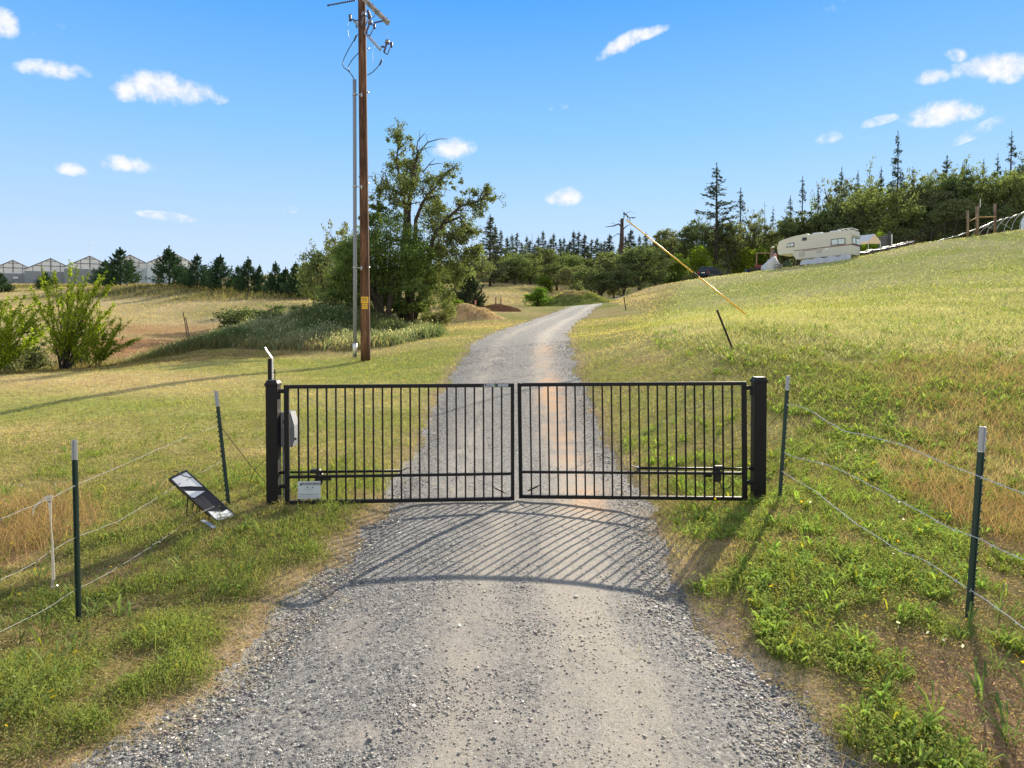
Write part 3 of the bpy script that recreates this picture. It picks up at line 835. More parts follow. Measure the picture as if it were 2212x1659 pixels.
def zdisp(x, y, ox, oy, sc): return ((ox + x / sc) / 1.13020, (oy + y / sc) / 1.13020)
def strand(pts, A, B, label, side):
    """wire through photo points, lying on the upright plane of the fence line A-B"""
    P = []
    for (u, v) in pts:
        d = ray(u, v); n = Vector((B.y - A.y, A.x - B.x, 0))
        t = (Vector((A.x, A.y, 0)) - Vector((0, 0, 0))).dot(n) / Vector((d.x, d.y, 0)).dot(n)
        P.append(Vector((d.x * t, d.y * t, CAMZ + d.z * t)))
    # resample finely with small kinks
    Q = []
    for a, b in zip(P[:-1], P[1:]):
        k = max(2, int((b - a).length / .05))
        for i in range(k): Q.append(a.lerp(b, i / k))
    Q.append(P[-1])
    Q = [Q[0]] + [(Q[i - 1] + Q[i] * 2 + Q[i + 1]) / 4 for i in range(1, len(Q) - 1)] + [Q[-1]]
    rr = random.Random(len(label))
    Q = [q + Vector((rr.uniform(-1, 1), rr.uniform(-1, 1), rr.uniform(-1, 1))) * .0022 for q in Q]
    o0 = Q[0].copy()
    m = MB(); m.tube([q - o0 for q in Q], .0016 + .0010 * side, 5)
    dl = 0
    for a, b in zip(Q[:-1], Q[1:]):
        dl += (b - a).length
        if dl > .13:
            dl = 0
            d = (b - a).normalized()
            for k in range(2):
                e = Vector((rr.uniform(-1, 1), rr.uniform(-1, 1), rr.uniform(-1, 1))).cross(d).normalized() * .013
                m.tube([a - o0 - e, a - o0 + e], .0012, 4)
    o = m.build('barbed_wire', WIRE_GLINT if side else WIRE); o.location = o0
    return tag(o, label, 'wire', 'barbed wire strands')
zl = lambda x, y: zdisp(x, y, 0, 900, 2.458)
zr = lambda x, y: zdisp(x, y, 1750, 880, 2.676)
strand([zl(*q) for q in [(-60, 930), (0, 905), (175, 830), (320, 770), (440, 705), (560, 655), (770, 565), (900, 505), (1060, 435), (1180, 385), (1302, 343)]], PL1b, PL2b, 'topmost barbed wire strand on the fence by the solar panel', 0)
strand([zl(*q) for q in [(-60, 1300), (0, 1270), (180, 1185), (300, 1095), (445, 1015), (570, 970), (720, 910), (870, 820), (1060, 700), (1250, 600), (1333, 552)]], PL1b, PL2b, 'middle barbed wire strand crossing above the solar panel', 0)
strand([zl(*q) for q in [(-40, 1600), (100, 1530), (220, 1470), (330, 1410), (455, 1325), (620, 1245), (800, 1135), (960, 1030), (1090, 945), (1150, 885), (1280, 830), (1352, 795)]], PL1b, PL2b, 'lowest barbed wire strand running under the strap hook', 0)
strand([zr(*q) for q in [(455, 290), (520, 292), (610, 325), (700, 385), (830, 460), (980, 490), (1100, 525), (1230, 555), (1380, 625), (1560, 700), (1730, 762), (1850, 810), (2000, 868), (2150, 940)]], PR1b, PR2b, 'topmost barbed wire strand above the green weedy bank', 1)
strand([zr(*q) for q in [(440, 600), (500, 630), (610, 655), (720, 680), (860, 740), (1050, 840), (1200, 920), (1370, 1010), (1520, 1095), (1700, 1158), (1850, 1235), (2007, 1300), (2150, 1370)]], PR1b, PR2b, 'middle barbed wire strand on the green weedy bank', 1)
strand([zr(*q) for q in [(426, 722), (520, 785), (640, 850), (760, 950), (900, 1060), (1060, 1160), (1190, 1245), (1350, 1300), (1430, 1350), (1560, 1440), (1665, 1503), (1760, 1570), (1870, 1645), (2010, 1750)]], PR1b, PR2b, 'lowest barbed wire strand on the green weedy bank', 1)
def tie(pts, label):
    m = MB(); P = [Vector(q) for q in pts]; m.tube([q - P[0] for q in P], .0035, 5)
    o = m.build('tie_wire', DARKST); o.location = P[0]; tag(o, label, 'wire')
tie([at(474, 918, 7.26), at(510, 965, 7.28), at(545, 1010, 7.28), at(572, 1040, 7.28)], 'dark brace wire sloping from the tilted fence post to the gate post')
tie([at(573, 993, 7.24), at(552, 1012, 7.27), at(543, 1032, 7.3), at(536, 1062, 7.32)], 'short dark loose wire end beside the gate post')
tie([at(1701, 875, 6.97), at(1684, 895, 7.1), at(1660, 921, 7.27)], 'dark brace wire tying the fence post to the plain gate post')

# ratchet strap hanging from the top strand
STRAP = pmat('faded_webbing', (.58, .52, .43), .85, 0, .1, 40, .3, 200)
zs = lambda x, y: zdisp(x, y, 60, 1050, 3.32)
Ys = 4.32
def ribbon(m, pts, nrm, th=.003):
    """pts: [(left, right)] world points"""
    for (a, b), (c, d) in zip(pts[:-1], pts[1:]):
        e = Vector(nrm) * th
        m.poly([a, b, d, c, a + e, b + e, d + e, c + e], [(0, 1, 2, 3), (7, 6, 5, 4), (0, 4, 5, 1), (1, 5, 6, 2), (2, 6, 7, 3), (3, 7, 4, 0)])
w2 = lambda x, y: at(*zs(x, y), Ys)
o0 = w2(205, 545)
sg = thing('hanging_strap', 'faded tan webbing strap with a steel hook, looped over the top wire', 'strap', o0)
m = MB()
def rb(lst): ribbon(m, [(w2(*a) - o0, w2(*b) - o0) for a, b in lst], (0, .8, .6))
rb([((188, 575), (216, 580)), ((202, 690), (217, 695)), ((213, 800), (219, 800)), ((217, 900), (231, 905)), ((216, 1010), (236, 1010)), ((218, 1110), (243, 1110)), ((219, 1220), (246, 1210))])
rb([((150, 548), (172, 575)), ((180, 533), (205, 588)), ((228, 527), (220, 580))])
rb([((150, 555), (140, 575)), ((92, 600), (100, 615)), ((66, 640), (80, 640)), ((62, 690), (66, 690))])
m.build('webbing', STRAP, sg)
m = MB(); hk = [w2(*q) - o0 for q in [(222, 1215), (218, 1265), (228, 1280), (248, 1272), (266, 1258)]]
m.tube(hk, .0045, 6); m.tube([w2(238, 1215) - o0, w2(234, 1240) - o0, w2(228, 1275) - o0], .003, 6); m.build('hook', STEEL, sg)

# small solar panel propped in the grass
zp = lambda x, y: zdisp(x, y, 380, 1120, 7.542)
TL, TR = at(*zp(235, 365), 7.02), at(*zp(560, 205), 7.17)
BL, BR = at(*zp(1130, 1160), 6.75), at(*zp(1528, 1085), 6.90)
def pq(a, b):
    """point on the panel: a along the length from the top, b across"""
    return (TL.lerp(TR, b)).lerp(BL.lerp(BR, b), a)
nrm = ((BL - TL).cross(TR - TL)).normalized()
if nrm.z < 0: nrm = -nrm
base = (BL + BR) / 2; base.z = gz(base.x, base.y)
sl = thing('solar_panel', 'narrow black and white solar panel leaning in the grass on thin legs', 'solar panel', base)
FRAME = pmat('panel_frame', (.03, .03, .034), .4, .4)
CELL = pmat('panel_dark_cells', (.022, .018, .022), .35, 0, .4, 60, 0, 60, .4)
PATCHW = pmat('panel_pale_patch', (.66, .67, .68), .3, 0, .04, 12)  # flat pale patches laid over the dark face
def slab(m, poly, z0, z1):
    m.prism([pq(a, b) - base + nrm * z0 for a, b in poly], nrm * (z1 - z0))
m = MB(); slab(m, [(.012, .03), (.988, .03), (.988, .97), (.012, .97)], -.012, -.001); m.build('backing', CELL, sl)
fr = MB()
slab(fr, [(0, 0), (1, 0), (1, .045), (0, .045)], -.03, .006); slab(fr, [(0, .955), (1, .955), (1, 1), (0, 1)], -.03, .006)
slab(fr, [(0, .046), (.03, .046), (.03, .954), (0, .954)], -.03, .006); slab(fr, [(.985, .046), (1, .046), (1, .954), (.985, .954)], -.03, .006)
fr.build('frame', FRAME, sl)
def inv(x, y):
    """panel coordinates of a zoom pixel (planar approximation)"""
    best = None
    for i in range(101):
        for j in range(41):
            q = pq(i / 100, j / 40); d = q - Vector((0, 0, CAMZ))
            c, s = math.cos(PITCH), math.sin(PITCH)
            fw = d.y * c - d.z * s; up = d.y * s + d.z * c
            u = CX + F * d.x / fw; v = CYP - F * up / fw
            uu, vv = zp(x, y); e = (u - uu) ** 2 + (v - vv) ** 2
            if best is None or e < best[0]: best = (e, i / 100, j / 40)
    return (min(max(best[1], .032), .983), min(max(best[2], .047), .953))
for nm, poly in (('pale_patch', [(290, 372), (545, 230), (865, 515), (640, 503), (440, 512)]), ('pale_patch', [(530, 597), (905, 597), (720, 715), (665, 712)]), ('pale_patch', [(965, 975), (1230, 985), (1320, 925), (1500, 1075), (1130, 1150)])):
    m = MB(); m.prism([pq(*inv(*q)) - base + nrm * -.0005 for q in poly], nrm * .002); m.build(nm, PATCHW, sl)
for a, bq in (((590, 715), (562, 1130)), ((700, 800), (645, 960)), ((805, 885), (800, 985))):
    p1 = at(*zp(*a), 6.93 if a[0] == 590 else 7.05); p2 = at(*zp(*bq), 6.9 if a[0] == 590 else 7.1); p2.z = min(p2.z, gz(p2.x, p2.y)) - .05
    m = MB(); m.tube([p1 - base, p2 - base], .007, 6); m.build('leg', FRAME, sl)
m = MB(); m.tube([at(*zp(*q), 7.0) - base + Vector((0, -.03, .01)) for q in [(350, 250), (370, 236), (440, 240), (470, 285), (560, 330), (640, 352), (715, 350)]], .005, 6); m.build('cord', CABLE, sl)
c1, c2 = at(*zp(860, 1240), 6.7), at(*zp(1085, 1475), 6.45)
for q in (c1, c2): q.z = gz(q.x, q.y) + .03
d = (c2 - c1); sdv = Vector((-d.y, d.x, 0)).normalized() * .018
m = MB(); m.prism([-sdv, d - sdv, d + sdv, sdv], (0, 0, .008))
m.prism([d * .35 - sdv * .6 + Vector((0, 0, .0085)), d * .8 - sdv * .6 + Vector((0, 0, .0085)), d * .8 + sdv * .6 + Vector((0, 0, .0085)), d * .35 + sdv * .6 + Vector((0, 0, .0085))], (0, 0, .002))
o = m.build('metal_strip', STEEL); o.location = c1; tag(o, 'pale metal strip lying flat in the grass below the solar panel', 'metal strip')
# ------------------------------------------------------------------ trees
BARK = pmat('bark', (.055, .042, .034), .95, 0, .4, 6, .6, 30)
BARKG = pmat('grey_bark', (.11, .095, .085), .95, 0, .35, 6, .6, 30)
OAKL = leafmat('oak_leaf', .42, .45, (.165, .200, .080))
OAKD = leafmat('dark_oak_leaf', .35, .45, (.130, .165, .075))
OLIVEL = leafmat('olive_oak_leaf', .4, .45, (.170, .185, .092))
ASHL = leafmat('ash_leaf', .45, .4, (.120, .180, .058))
LIMEL = leafmat('lime_leaf', .5, .35, (.17, .235, .028))
FRESHL = leafmat('fresh_leaf', .48, .35, (.12, .185, .035))
CEDARL = leafmat('cedar_spray', .2, .4, (0.051, 0.092, 0.051))
PINEL = leafmat('pine_needle', .2, .45, (.075, .092, .058))
HAZEDL = leafmat('hazed_needle', .2, .4, (.100, .122, .082))  # lighter and greyer than the nearer pines, distance haze put into the colour
DARKL = leafmat('juniper_spray', .15, .4, (0.041, 0.059, 0.039))

def leaves(C, size, rs, asp=.55, outward=None, flat=0.0):
    """one diamond leaf (or spray) per centre in C; returns V, F"""
    n = len(C)
    a = rs.normal(size=(n, 3))
    if outward is not None: a = a * .6 + outward * 1.4
    if flat: a[:, 2] *= (1 - flat)
    a /= np.linalg.norm(a, axis=1, keepdims=True) + 1e-9
    b = np.cross(a, rs.normal(size=(n, 3))); b /= np.linalg.norm(b, axis=1, keepdims=True) + 1e-9
    s = size * rs.uniform(.65, 1.35, (n, 1))
    V = np.stack([C - a * s, C + b * s * asp, C + a * s, C - b * s * asp], 1).reshape(-1, 3)
    return V, np.arange(4 * n).reshape(-1, 4)

def lobes_to_points(lobes, n, rs, clump=.28, per=60, fill=.45):
    """leaf centres in clumps through the shells of ellipsoidal lobes [(centre, radii)]"""
    vol = np.array([np.prod(r) ** (2 / 3) for _, r in lobes]); vol /= vol.sum()
    out = []
    ncl = max(1, n // per)
    pick = rs.choice(len(lobes), ncl, p=vol)
    for k in pick:
        c, r = lobes[k]; r = np.array(r)
        d = rs.normal(size=3); d /= np.linalg.norm(d)
        cc = np.array(c) + d * r * rs.uniform(fill, 1.05)
        m = int(per * rs.uniform(.5, 1.5))
        sg = clump * np.mean(r) * rs.uniform(.5, 1.3)
        out.append(cc + rs.normal(size=(m, 3)) * sg * np.array([1, 1, .6]))
    return np.concatenate(out)

def grow(rs, p, d, L, r, lvl, P, br, lp):
    n = max(3, int(L / P['seg'])); pts = [Vector(p)]; d = Vector(d).normalized()
    for i in range(n):
        d = (d + Vector(rs.normal(size=3)) * P['wob'] + Vector((0, 0, P['up'][min(lvl, len(P['up']) - 1)]))).normalized()
        pts.append(pts[-1] + d * (L / n))
    rad = [r * (1 - .68 * i / n) for i in range(n + 1)]
    br.append((pts, rad))
    if lvl >= P['leaf_from']:
        for k in range(max(1, int(L * P['lpm']))):
            t = rs.uniform(.25, 1) * n; i = min(int(t), n - 1)
            lp.append(pts[i].lerp(pts[i + 1], t - i))
    if lvl < P['levels']:
        for k in range(P['nch'][lvl]):
            t = rs.uniform(P['start'], 1) * n; i = min(int(t), n - 1)
            q = pts[i].lerp(pts[i + 1], t - i); dd = (pts[i + 1] - pts[i]).normalized()
            ax = dd.cross(Vector(rs.normal(size=3))).normalized()
            nd = Matrix.Rotation(R(P['ang'] * rs.uniform(.6, 1.35)), 3, ax) @ dd
            grow(rs, q, nd, L * P['lr'] * rs.uniform(.6, 1.2), rad[i] * .6, lvl + 1, P, br, lp)

def wood(name, br, mat, parent, nmin=5):
    m = MB()
    for pts, rad in br: m.tube(pts, rad, 8 if rad[0] > .12 else (6 if rad[0] > .04 else 4))
    return m.build(name, mat, parent, smooth=True)

def crown_mesh(name, C, size, rs, mat, parent, asp=.55, outward=None, flat=0):
    V, Fq = leaves(C, size, rs, asp, outward, flat)
    return npmesh(name, V, [Fq], mat, parent)

def scatter_lp(lp, m, sg, rs):
    P = np.array([tuple(q) for q in lp])
    return (P[:, None] + rs.normal(size=(len(P), m, 3)) * sg).reshape(-1, 3)

# --- prototypes of unit height 1 m so copies scale to size
def proto_oak(seed, mat, barkm, lean=0.0, sparse=1.0, name='oak_tree'):
    rs = np.random.default_rng(seed)
    t = thing(name, '', 'tree')
    br = []; lp = []
    P = dict(seg=.06, wob=.14, up=[.02, .05, .04], leaf_from=1, lpm=26, levels=2, nch=[7, 5], start=.35, ang=48, lr=.55)
    nt = rs.integers(2, 4)
    br.append(([Vector((0, 0, -.03)), Vector((0.01, 0, .1)), Vector((.02 + lean * .1, 0, .22))], [.034, .028, .024]))
    for k in range(nt):
        a = rs.uniform(0, 6.28); d = Vector((math.cos(a) * .45 + lean, math.sin(a) * .45, 1))
        grow(rs, (.02 + lean * .1, 0, .2), d, rs.uniform(.5, .66), .02, 0, P, br, lp)
    lobes = []
    for k in range(17):
        a = k * 2.4 + rs.uniform(-.4, .4); rr = rs.uniform(.10, .34); z = rs.uniform(.2, .82)
        s = rs.uniform(.09, .17)
        lobes.append(((math.cos(a) * rr + lean * .4 * z, math.sin(a) * rr, z), (s * 1.2, s * 1.2, s * .85)))
    lobes.append(((lean * .4 + .05, 0, .88), (.09, .09, .08))); lobes.append(((lean * .4 - .12, .06, .82), (.08, .08, .07)))
    C1 = lobes_to_points(lobes, int(6400 * sparse), rs, .3, 46, .5)
    C2 = scatter_lp(lp, 3, .02, rs)
    C2 = C2[rs.random(len(C2)) < min(1, 2600 / len(C2))]
    C = np.concatenate([C1, C2]); C = C[(C[:, 2] > .03)]
    wood('trunk', br, barkm, t)
    crown_mesh('crown', C, .0165, rs, mat, t)
    return t
def proto_pine(seed, mat, dens=1.0, dead=0.0, name='conifer_tree', width=.17, start=.12, sag=.25):
    rs = np.random.default_rng(seed)
    t = thing(name, '', 'tree')
    br = [([Vector((0, 0, -.03)), Vector((.004, 0, .4)), Vector((0, .003, .75)), Vector((.004, 0, 1.0))], [.014, .011, .006, .0015])]
    C = []; O = []
    z = start
    while z < .985:
        n = rs.integers(3, 6)
        for k in range(n):
            if rs.random() > .72 * dens + .15: continue
            a = rs.uniform(0, 6.28)
            f = min(1, (1 - z) / (1 - start)); L = width * (f ** 1.0) * rs.uniform(.55, 1.2) * (.6 + .4 * min(1, (z - start) * 6 + .3)) + .012
            d = Vector((math.cos(a), math.sin(a), rs.uniform(-.15, .35)))
            pts = [Vector((0, 0, z))]
            for i in range(4):
                d = (d + Vector((0, 0, -sag * .25 if i < 2 else sag * .3)) + Vector(rs.normal(size=3)) * .08).normalized()
                pts.append(pts[-1] + d * L / 4)
            br.append((pts, [.0032 * f + .001, .0025 * f + .0008, .0018 * f + .0006, .001, .0005]))
            if rs.random() < dead: continue
            m = int(46 * dens * (L / .1)) + 4
            tt = rs.uniform(.22, 1.05, m) ** .8 * 4
            for q in tt:
                i = min(int(q), 3); p = pts[i].lerp(pts[i + 1], q - i)
                C.append(tuple(p + Vector(rs.normal(size=3)) * .0085)); O.append(tuple((pts[4] - pts[0]).normalized()))
        z += rs.uniform(.016, .034)
    wood('trunk', br, BARK, t)
    zz = rs.uniform(.86, 1.035, 40); C += [(rs.normal() * .02 * (1.06 - q), rs.normal() * .02 * (1.06 - q), q) for q in zz]; O += [(0, 0, 1.0)] * 40
    crown_mesh('crown', np.array(C), .0118, rs, mat, t, .36, np.array(O), .2)
    return t
def proto_cedar(seed, mat, width=.36, name='cedar_tree', n=7000, low=.0):
    """dense pointed evergreen, foliage to the ground, ragged with upswept sprays"""
    rs = np.random.default_rng(seed)
    t = thing(name, '', 'tree')
    m = MB(); m.tube([(0, 0, -.03), (0, 0, .5), (.003, 0, .97)], [.022, .012, .002], 6)
    m.build('trunk', BARK, t, smooth=True)
    C = []; O = []
    nb = 190
    for k in range(nb):
        z0 = low + (1 - low) * rs.uniform(0, .93) ** 1.25; a = rs.uniform(0, 6.28)
        Rz = width * min(1, (z0 + .16) / .2) * (1 - z0) ** 1.08
        L = Rz * rs.uniform(.7, 1.12) * (1.22 if k % 8 == 0 else 1) + .015
        up = rs.uniform(.25, .8) + z0 * .8
        m_ = int(n / nb * (.5 + L / width))
        q = rs.uniform(.25, 1.0, m_) ** .65
        d = np.array([math.cos(a), math.sin(a), 0])
        P_ = d * (L * q)[:, None] + np.array([0, 0, z0]) + np.array([0, 0, 1.0]) * (L * up * q ** 1.6)[:, None]
        P_ += rs.normal(size=(m_, 3)) * ((.042 * (1.1 - q) + .008) * (L / width + .15))[:, None]
        C.append(P_); O.append(np.tile(d * .8 + np.array([0, 0, up]), (m_, 1)))
    zz = rs.uniform(.72, 1.04, 160); C.append(np.stack([rs.normal(size=160) * .012 * (1.08 - zz) * 4, rs.normal(size=160) * .012 * (1.08 - zz) * 4, zz], -1)); O.append(np.tile([0, 0, 1.0], (160, 1)))
    C = np.concatenate(C); C[:, 2] = np.clip(C[:, 2], .005, 1.02)
    crown_mesh('crown', C, .021, rs, mat, t, .36, np.concatenate(O))
    return t
def proto_bush(seed, mat, name='bush', n=4200, size=.03, wide=.5):
    rs = np.random.default_rng(seed)
    t = thing(name, '', 'bush')
    m = MB(); lobes = []
    for k in range(9):
        a = k * 2.4 + rs.uniform(-.5, .5); rr = rs.uniform(.1, .62) * wide; z = rs.uniform(.25, .72); s = rs.uniform(.16, .27)
        lobes.append(((math.cos(a) * rr, math.sin(a) * rr, z), (s * wide * 2, s * wide * 2, s)))
        m.tube([(0, 0, -.03), (math.cos(a) * rr * .4, math.sin(a) * rr * .4, z * .5), (math.cos(a) * rr, math.sin(a) * rr, z)], [.02, .013, .005], 5)
    lobes.append(((0, 0, .3), (.4 * wide * 2, .4 * wide * 2, .3)))
    m.build('stem', BARK, t, smooth=True)
    C = lobes_to_points(lobes, n, rs, .26, 40, .55); C = C[(C[:, 2] > -.02) & (C[:, 2] < 1.02)]
    crown_mesh('foliage', C, size, rs, mat, t)
    return t

USED = set()
def plant(proto, u, Y, vtop, wpx, wid, label, group=None, cat=None, rz=None, dz=-.15, minh=None):
    """stand a copy (or the prototype itself, first time) at bearing u, depth Y, reaching image row vtop, wpx wide"""
    x = (u - CX) / F * Y
    zb = gz(x, Y) + dz
    h = at(u, vtop, Y).z - zb
    if minh: h = max(h, minh)
    t = proto if proto.name not in USED else copy_tree(proto)
    USED.add(proto.name)
    if t is not proto: t.name = proto.name.split('.')[0]
    t.location = (x, Y, zb)
    sx = (wpx / F * Y) / wid if wpx else h
    t.scale = (sx, sx, h)
    t.rotation_euler = (0, 0, random.uniform(0, 6.28) if rz is None else rz)
    t['label'] = label
    if cat: t['category'] = cat
    if group: t['group'] = group
    return t
ORD = 'first second third fourth fifth sixth seventh eighth ninth tenth eleventh twelfth thirteenth fourteenth fifteenth sixteenth seventeenth eighteenth nineteenth twentieth twenty-first twenty-second twenty-third twenty-fourth twenty-fifth twenty-sixth twenty-seventh twenty-eighth twenty-ninth thirtieth'.split()

ORDX = ORD + ['thirty-' + q for q in ORD[:9]] + ['fortieth'] + ['forty-' + q for q in ORD[:9]]
# --- row of cedars before the greenhouses
cedars = [proto_cedar(s, CEDARL) for s in (1, 2, 3)]
CED = [(4, 100, 590, 44), (100, 104, 588, 42), (229, 100, 562, 58), (261, 96, 536, 78), (367, 92, 533, 74), (427, 90, 550, 62), (478, 88, 551, 66), (537, 86, 556, 54), (562, 86, 572, 34), (596, 84, 566, 50), (640, 82, 567, 54), (668, 80, 574, 44), (455, 94, 578, 42), (515, 90, 574, 42), (618, 85, 578, 44), (655, 83, 572, 46), (702, 80, 570, 50), (400, 97, 580, 36)]
CED.sort()
for i, (u, Y, vt, wpx) in enumerate(CED):
    plant(cedars[i % 3], u, Y, vt, wpx * 1.15, .70, ('tallest broad dark cedar screening the greenhouses' if u == 367 else '%s dark cedar of the row in front of the greenhouses, counting toward the utility pole' % ORD[i]), 'cedars in front of the greenhouses')

# --- far conifers over the meadow
pines = [proto_pine(s, HAZEDL, dn, dd, 'conifer_tree', wd, st) for s, dn, dd, wd, st in ((11, 1.25, 0, .17, .1), (12, 1.1, .1, .14, .1), (13, 1.0, .25, .15, .15))]
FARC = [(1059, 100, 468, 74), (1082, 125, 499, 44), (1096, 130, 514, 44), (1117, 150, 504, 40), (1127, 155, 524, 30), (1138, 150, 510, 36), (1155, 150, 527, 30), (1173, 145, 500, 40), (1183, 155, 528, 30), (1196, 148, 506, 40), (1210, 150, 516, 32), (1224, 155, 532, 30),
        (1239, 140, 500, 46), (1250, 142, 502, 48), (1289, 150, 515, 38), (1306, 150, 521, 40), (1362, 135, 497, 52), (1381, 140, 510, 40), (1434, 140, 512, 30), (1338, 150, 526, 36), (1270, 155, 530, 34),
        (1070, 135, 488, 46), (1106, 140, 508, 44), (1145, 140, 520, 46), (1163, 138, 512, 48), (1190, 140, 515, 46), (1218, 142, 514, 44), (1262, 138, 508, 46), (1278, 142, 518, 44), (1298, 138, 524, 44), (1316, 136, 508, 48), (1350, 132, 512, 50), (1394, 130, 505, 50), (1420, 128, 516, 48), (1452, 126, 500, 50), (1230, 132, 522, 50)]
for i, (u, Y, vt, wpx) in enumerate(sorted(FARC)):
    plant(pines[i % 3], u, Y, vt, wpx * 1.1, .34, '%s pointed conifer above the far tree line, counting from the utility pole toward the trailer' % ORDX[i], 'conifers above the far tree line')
def dead_pole(u, Y, vt, label, r=.12):
    x = (u - CX) / F * Y; zb = gz(x, Y) - .2; h = at(u, vt, Y).z - zb
    rs = np.random.default_rng(int(u))
    m = MB(); m.tube([(0, 0, 0), (.1, 0, h * .5), (.05, 0, h)], [r, r * .7, r * .2], 6)
    for k in range(9):
        z = rs.uniform(.45, .95) * h; a = rs.uniform(0, 6.28); l = rs.uniform(.3, .9)
        m.tube([(.07, 0, z), (math.cos(a) * l, math.sin(a) * l, z + rs.uniform(-.1, .3))], [.035, .01], 4)
    o = m.build('dead_tree', BARKG, smooth=True); o.location = (x, Y, zb); tag(o, label, 'dead tree')
dead_pole(1149, 145, 503, 'thin bare trunk among the far conifers beyond the meadow')
dead_pole(1262, 150, 515, 'thin bare trunk behind the grassy earth mound', .14)
dead_pole(1321, 150, 518, 'thin bare trunk next to the broken snag', .14)
dead_pole(1649, 118, 436, 'tall bare pole-like dead trunk behind the trailer nose')
dead_pole(1404, 150, 512, 'thin bare trunk beneath the yellow guy guard', .12)

# --- broken snag by the bend of the drive
Ys_ = 95; x = (1340 - CX) / F * Ys_; zb = gz(x, Ys_) - .3
sg_ = thing('dead_snag', 'broken dead snag with drooping bare limbs beside the guy guard tip', 'dead tree', (x, Ys_, zb))
zq = lambda x_, y_: Vector(at(*zdisp(x_, y_, 1480, 360, 5.184), Ys_) - Vector((x, Ys_, zb)))
br = [([zq(190, 1600), zq(190, 1380), zq(198, 1150), zq(202, 900)], [.42, .38, .3, .22])]
for lst, r in [([(205, 980), (225, 880), (222, 830), (210, 795)], .09), ([(222, 830), (255, 850), (300, 885), (370, 885)], .12), ([(300, 885), (305, 940), (320, 990)], .06), ([(240, 840), (270, 820), (320, 800), (370, 840)], .04),
               ([(195, 1000), (150, 975), (100, 990), (60, 995), (0, 1000)], .12), ([(195, 960), (170, 930), (150, 925)], .05), ([(200, 1050), (250, 1000), (300, 975)], .09), ([(190, 1120), (140, 1095), (90, 1130), (40, 1180)], .07), ([(195, 1250), (250, 1190), (300, 1160)], .06),
               ([(120, 985), (90, 960), (50, 965)], .04), ([(255, 850), (275, 880), (290, 930)], .06), ([(330, 885), (350, 900), (365, 895)], .05)]:
    P_ = [zq(*q) + Vector((0, random.uniform(-.6, .6), 0)) for q in lst]; br.append((P_, [r * (1 - .7 * i / (len(P_) - 1)) for i in range(len(P_))]))
w0 = wood('trunk', br[:1], BARK, sg_); wood('limb', br[1:], BARK, sg_)

# --- broadleaf wood behind the meadow and the slope
oaks = [proto_oak(21, OAKL, BARK), proto_oak(22, OAKD, BARK, .1), proto_oak(23, OLIVEL, BARKG, -.1), proto_oak(24, OAKL, BARKG, .15, .7), proto_oak(25, OLIVEL, BARK, 0, .55)]
OAKW = .78
MEADOW = [(1066, 108, 560, 74, 0), (1091, 122, 538, 74, 0), (1112, 108, 562, 66, 1), (1128, 125, 548, 66, 3), (1146, 112, 555, 62, 0), (1165, 122, 545, 66, 2), (1185, 125, 553, 60, 0), (1203, 104, 556, 80, 1), (1225, 120, 548, 66, 0),
          (1242, 98, 570, 78, 2), (1258, 118, 550, 70, 0), (1282, 92, 565, 88, 1), (1296, 118, 548, 74, 2), (1325, 90, 562, 92, 2), (1335, 115, 545, 70, 0), (1380, 86, 543, 118, 1), (1415, 92, 556, 80, 2), (1405, 112, 540, 70, 0), (1300, 84, 590, 70, 1), (1345, 82, 585, 80, 1)]
for i, (u, Y, vt, wpx, k) in enumerate(sorted(MEADOW)):
    plant(oaks[k], u, Y, vt + random.uniform(-16, 9), wpx * 1.08, OAKW, '%s rounded oak along the wood behind the meadow, counting from the utility pole' % ORD[i], 'oaks behind the meadow')
lime = [proto_bush(31, FRESHL, 'leafy_tree', 5200, .024, .5), proto_bush(32, LIMEL, 'leafy_tree', 5200, .024, .5)]
for q in lime: q['category'] = 'tree'
plant(lime[0], 1179, 100, 588, 46, 1.0, 'small fresh green tree at the edge of the meadow wood')
plant(lime[0], 1453, 96, 544, 74, 1.0, 'fresh green rounded tree behind the lower end of the guy guard')
plant(lime[1], 1519, 104, 526, 76, 1.0, 'bright lime green rounded tree directly behind the parked car')
plant(lime[1], 1606, 108, 530, 62, 1.0, 'bright green rounded tree between the car and the trailer')
plant(lime[0], 1640, 112, 520, 60, 1.0, 'fresh green tree above the tarp-covered heap')
bushes = [proto_bush(33, FRESHL), proto_bush(34, OAKD, 'bush', 4200, .03, .55), proto_bush(35, OLIVEL)]
plant(bushes[0], 1160, 60, 615, 74, 1.0, 'bright green leafy bush at the foot of the meadow')
plant(bushes[2], 1252, 74, 606, 34, 1.0, 'small olive bush behind the grassy earth mound')
plant(bushes[1], 1352, 78, 640, 36, 1.1, 'low dark bush where the gravel drive disappears')
plant(lime[1], 1884, 78, 497, 46, 1.0, 'pale green leafy tree rising behind the trailer roof')
jun = proto_cedar(41, DARKL, .55, 'juniper_bush', 16000); jun['category'] = 'bush'
plant(jun, 1016, 50, 592, 80, 1.1, 'dark dense round juniper bush beside the big oak')

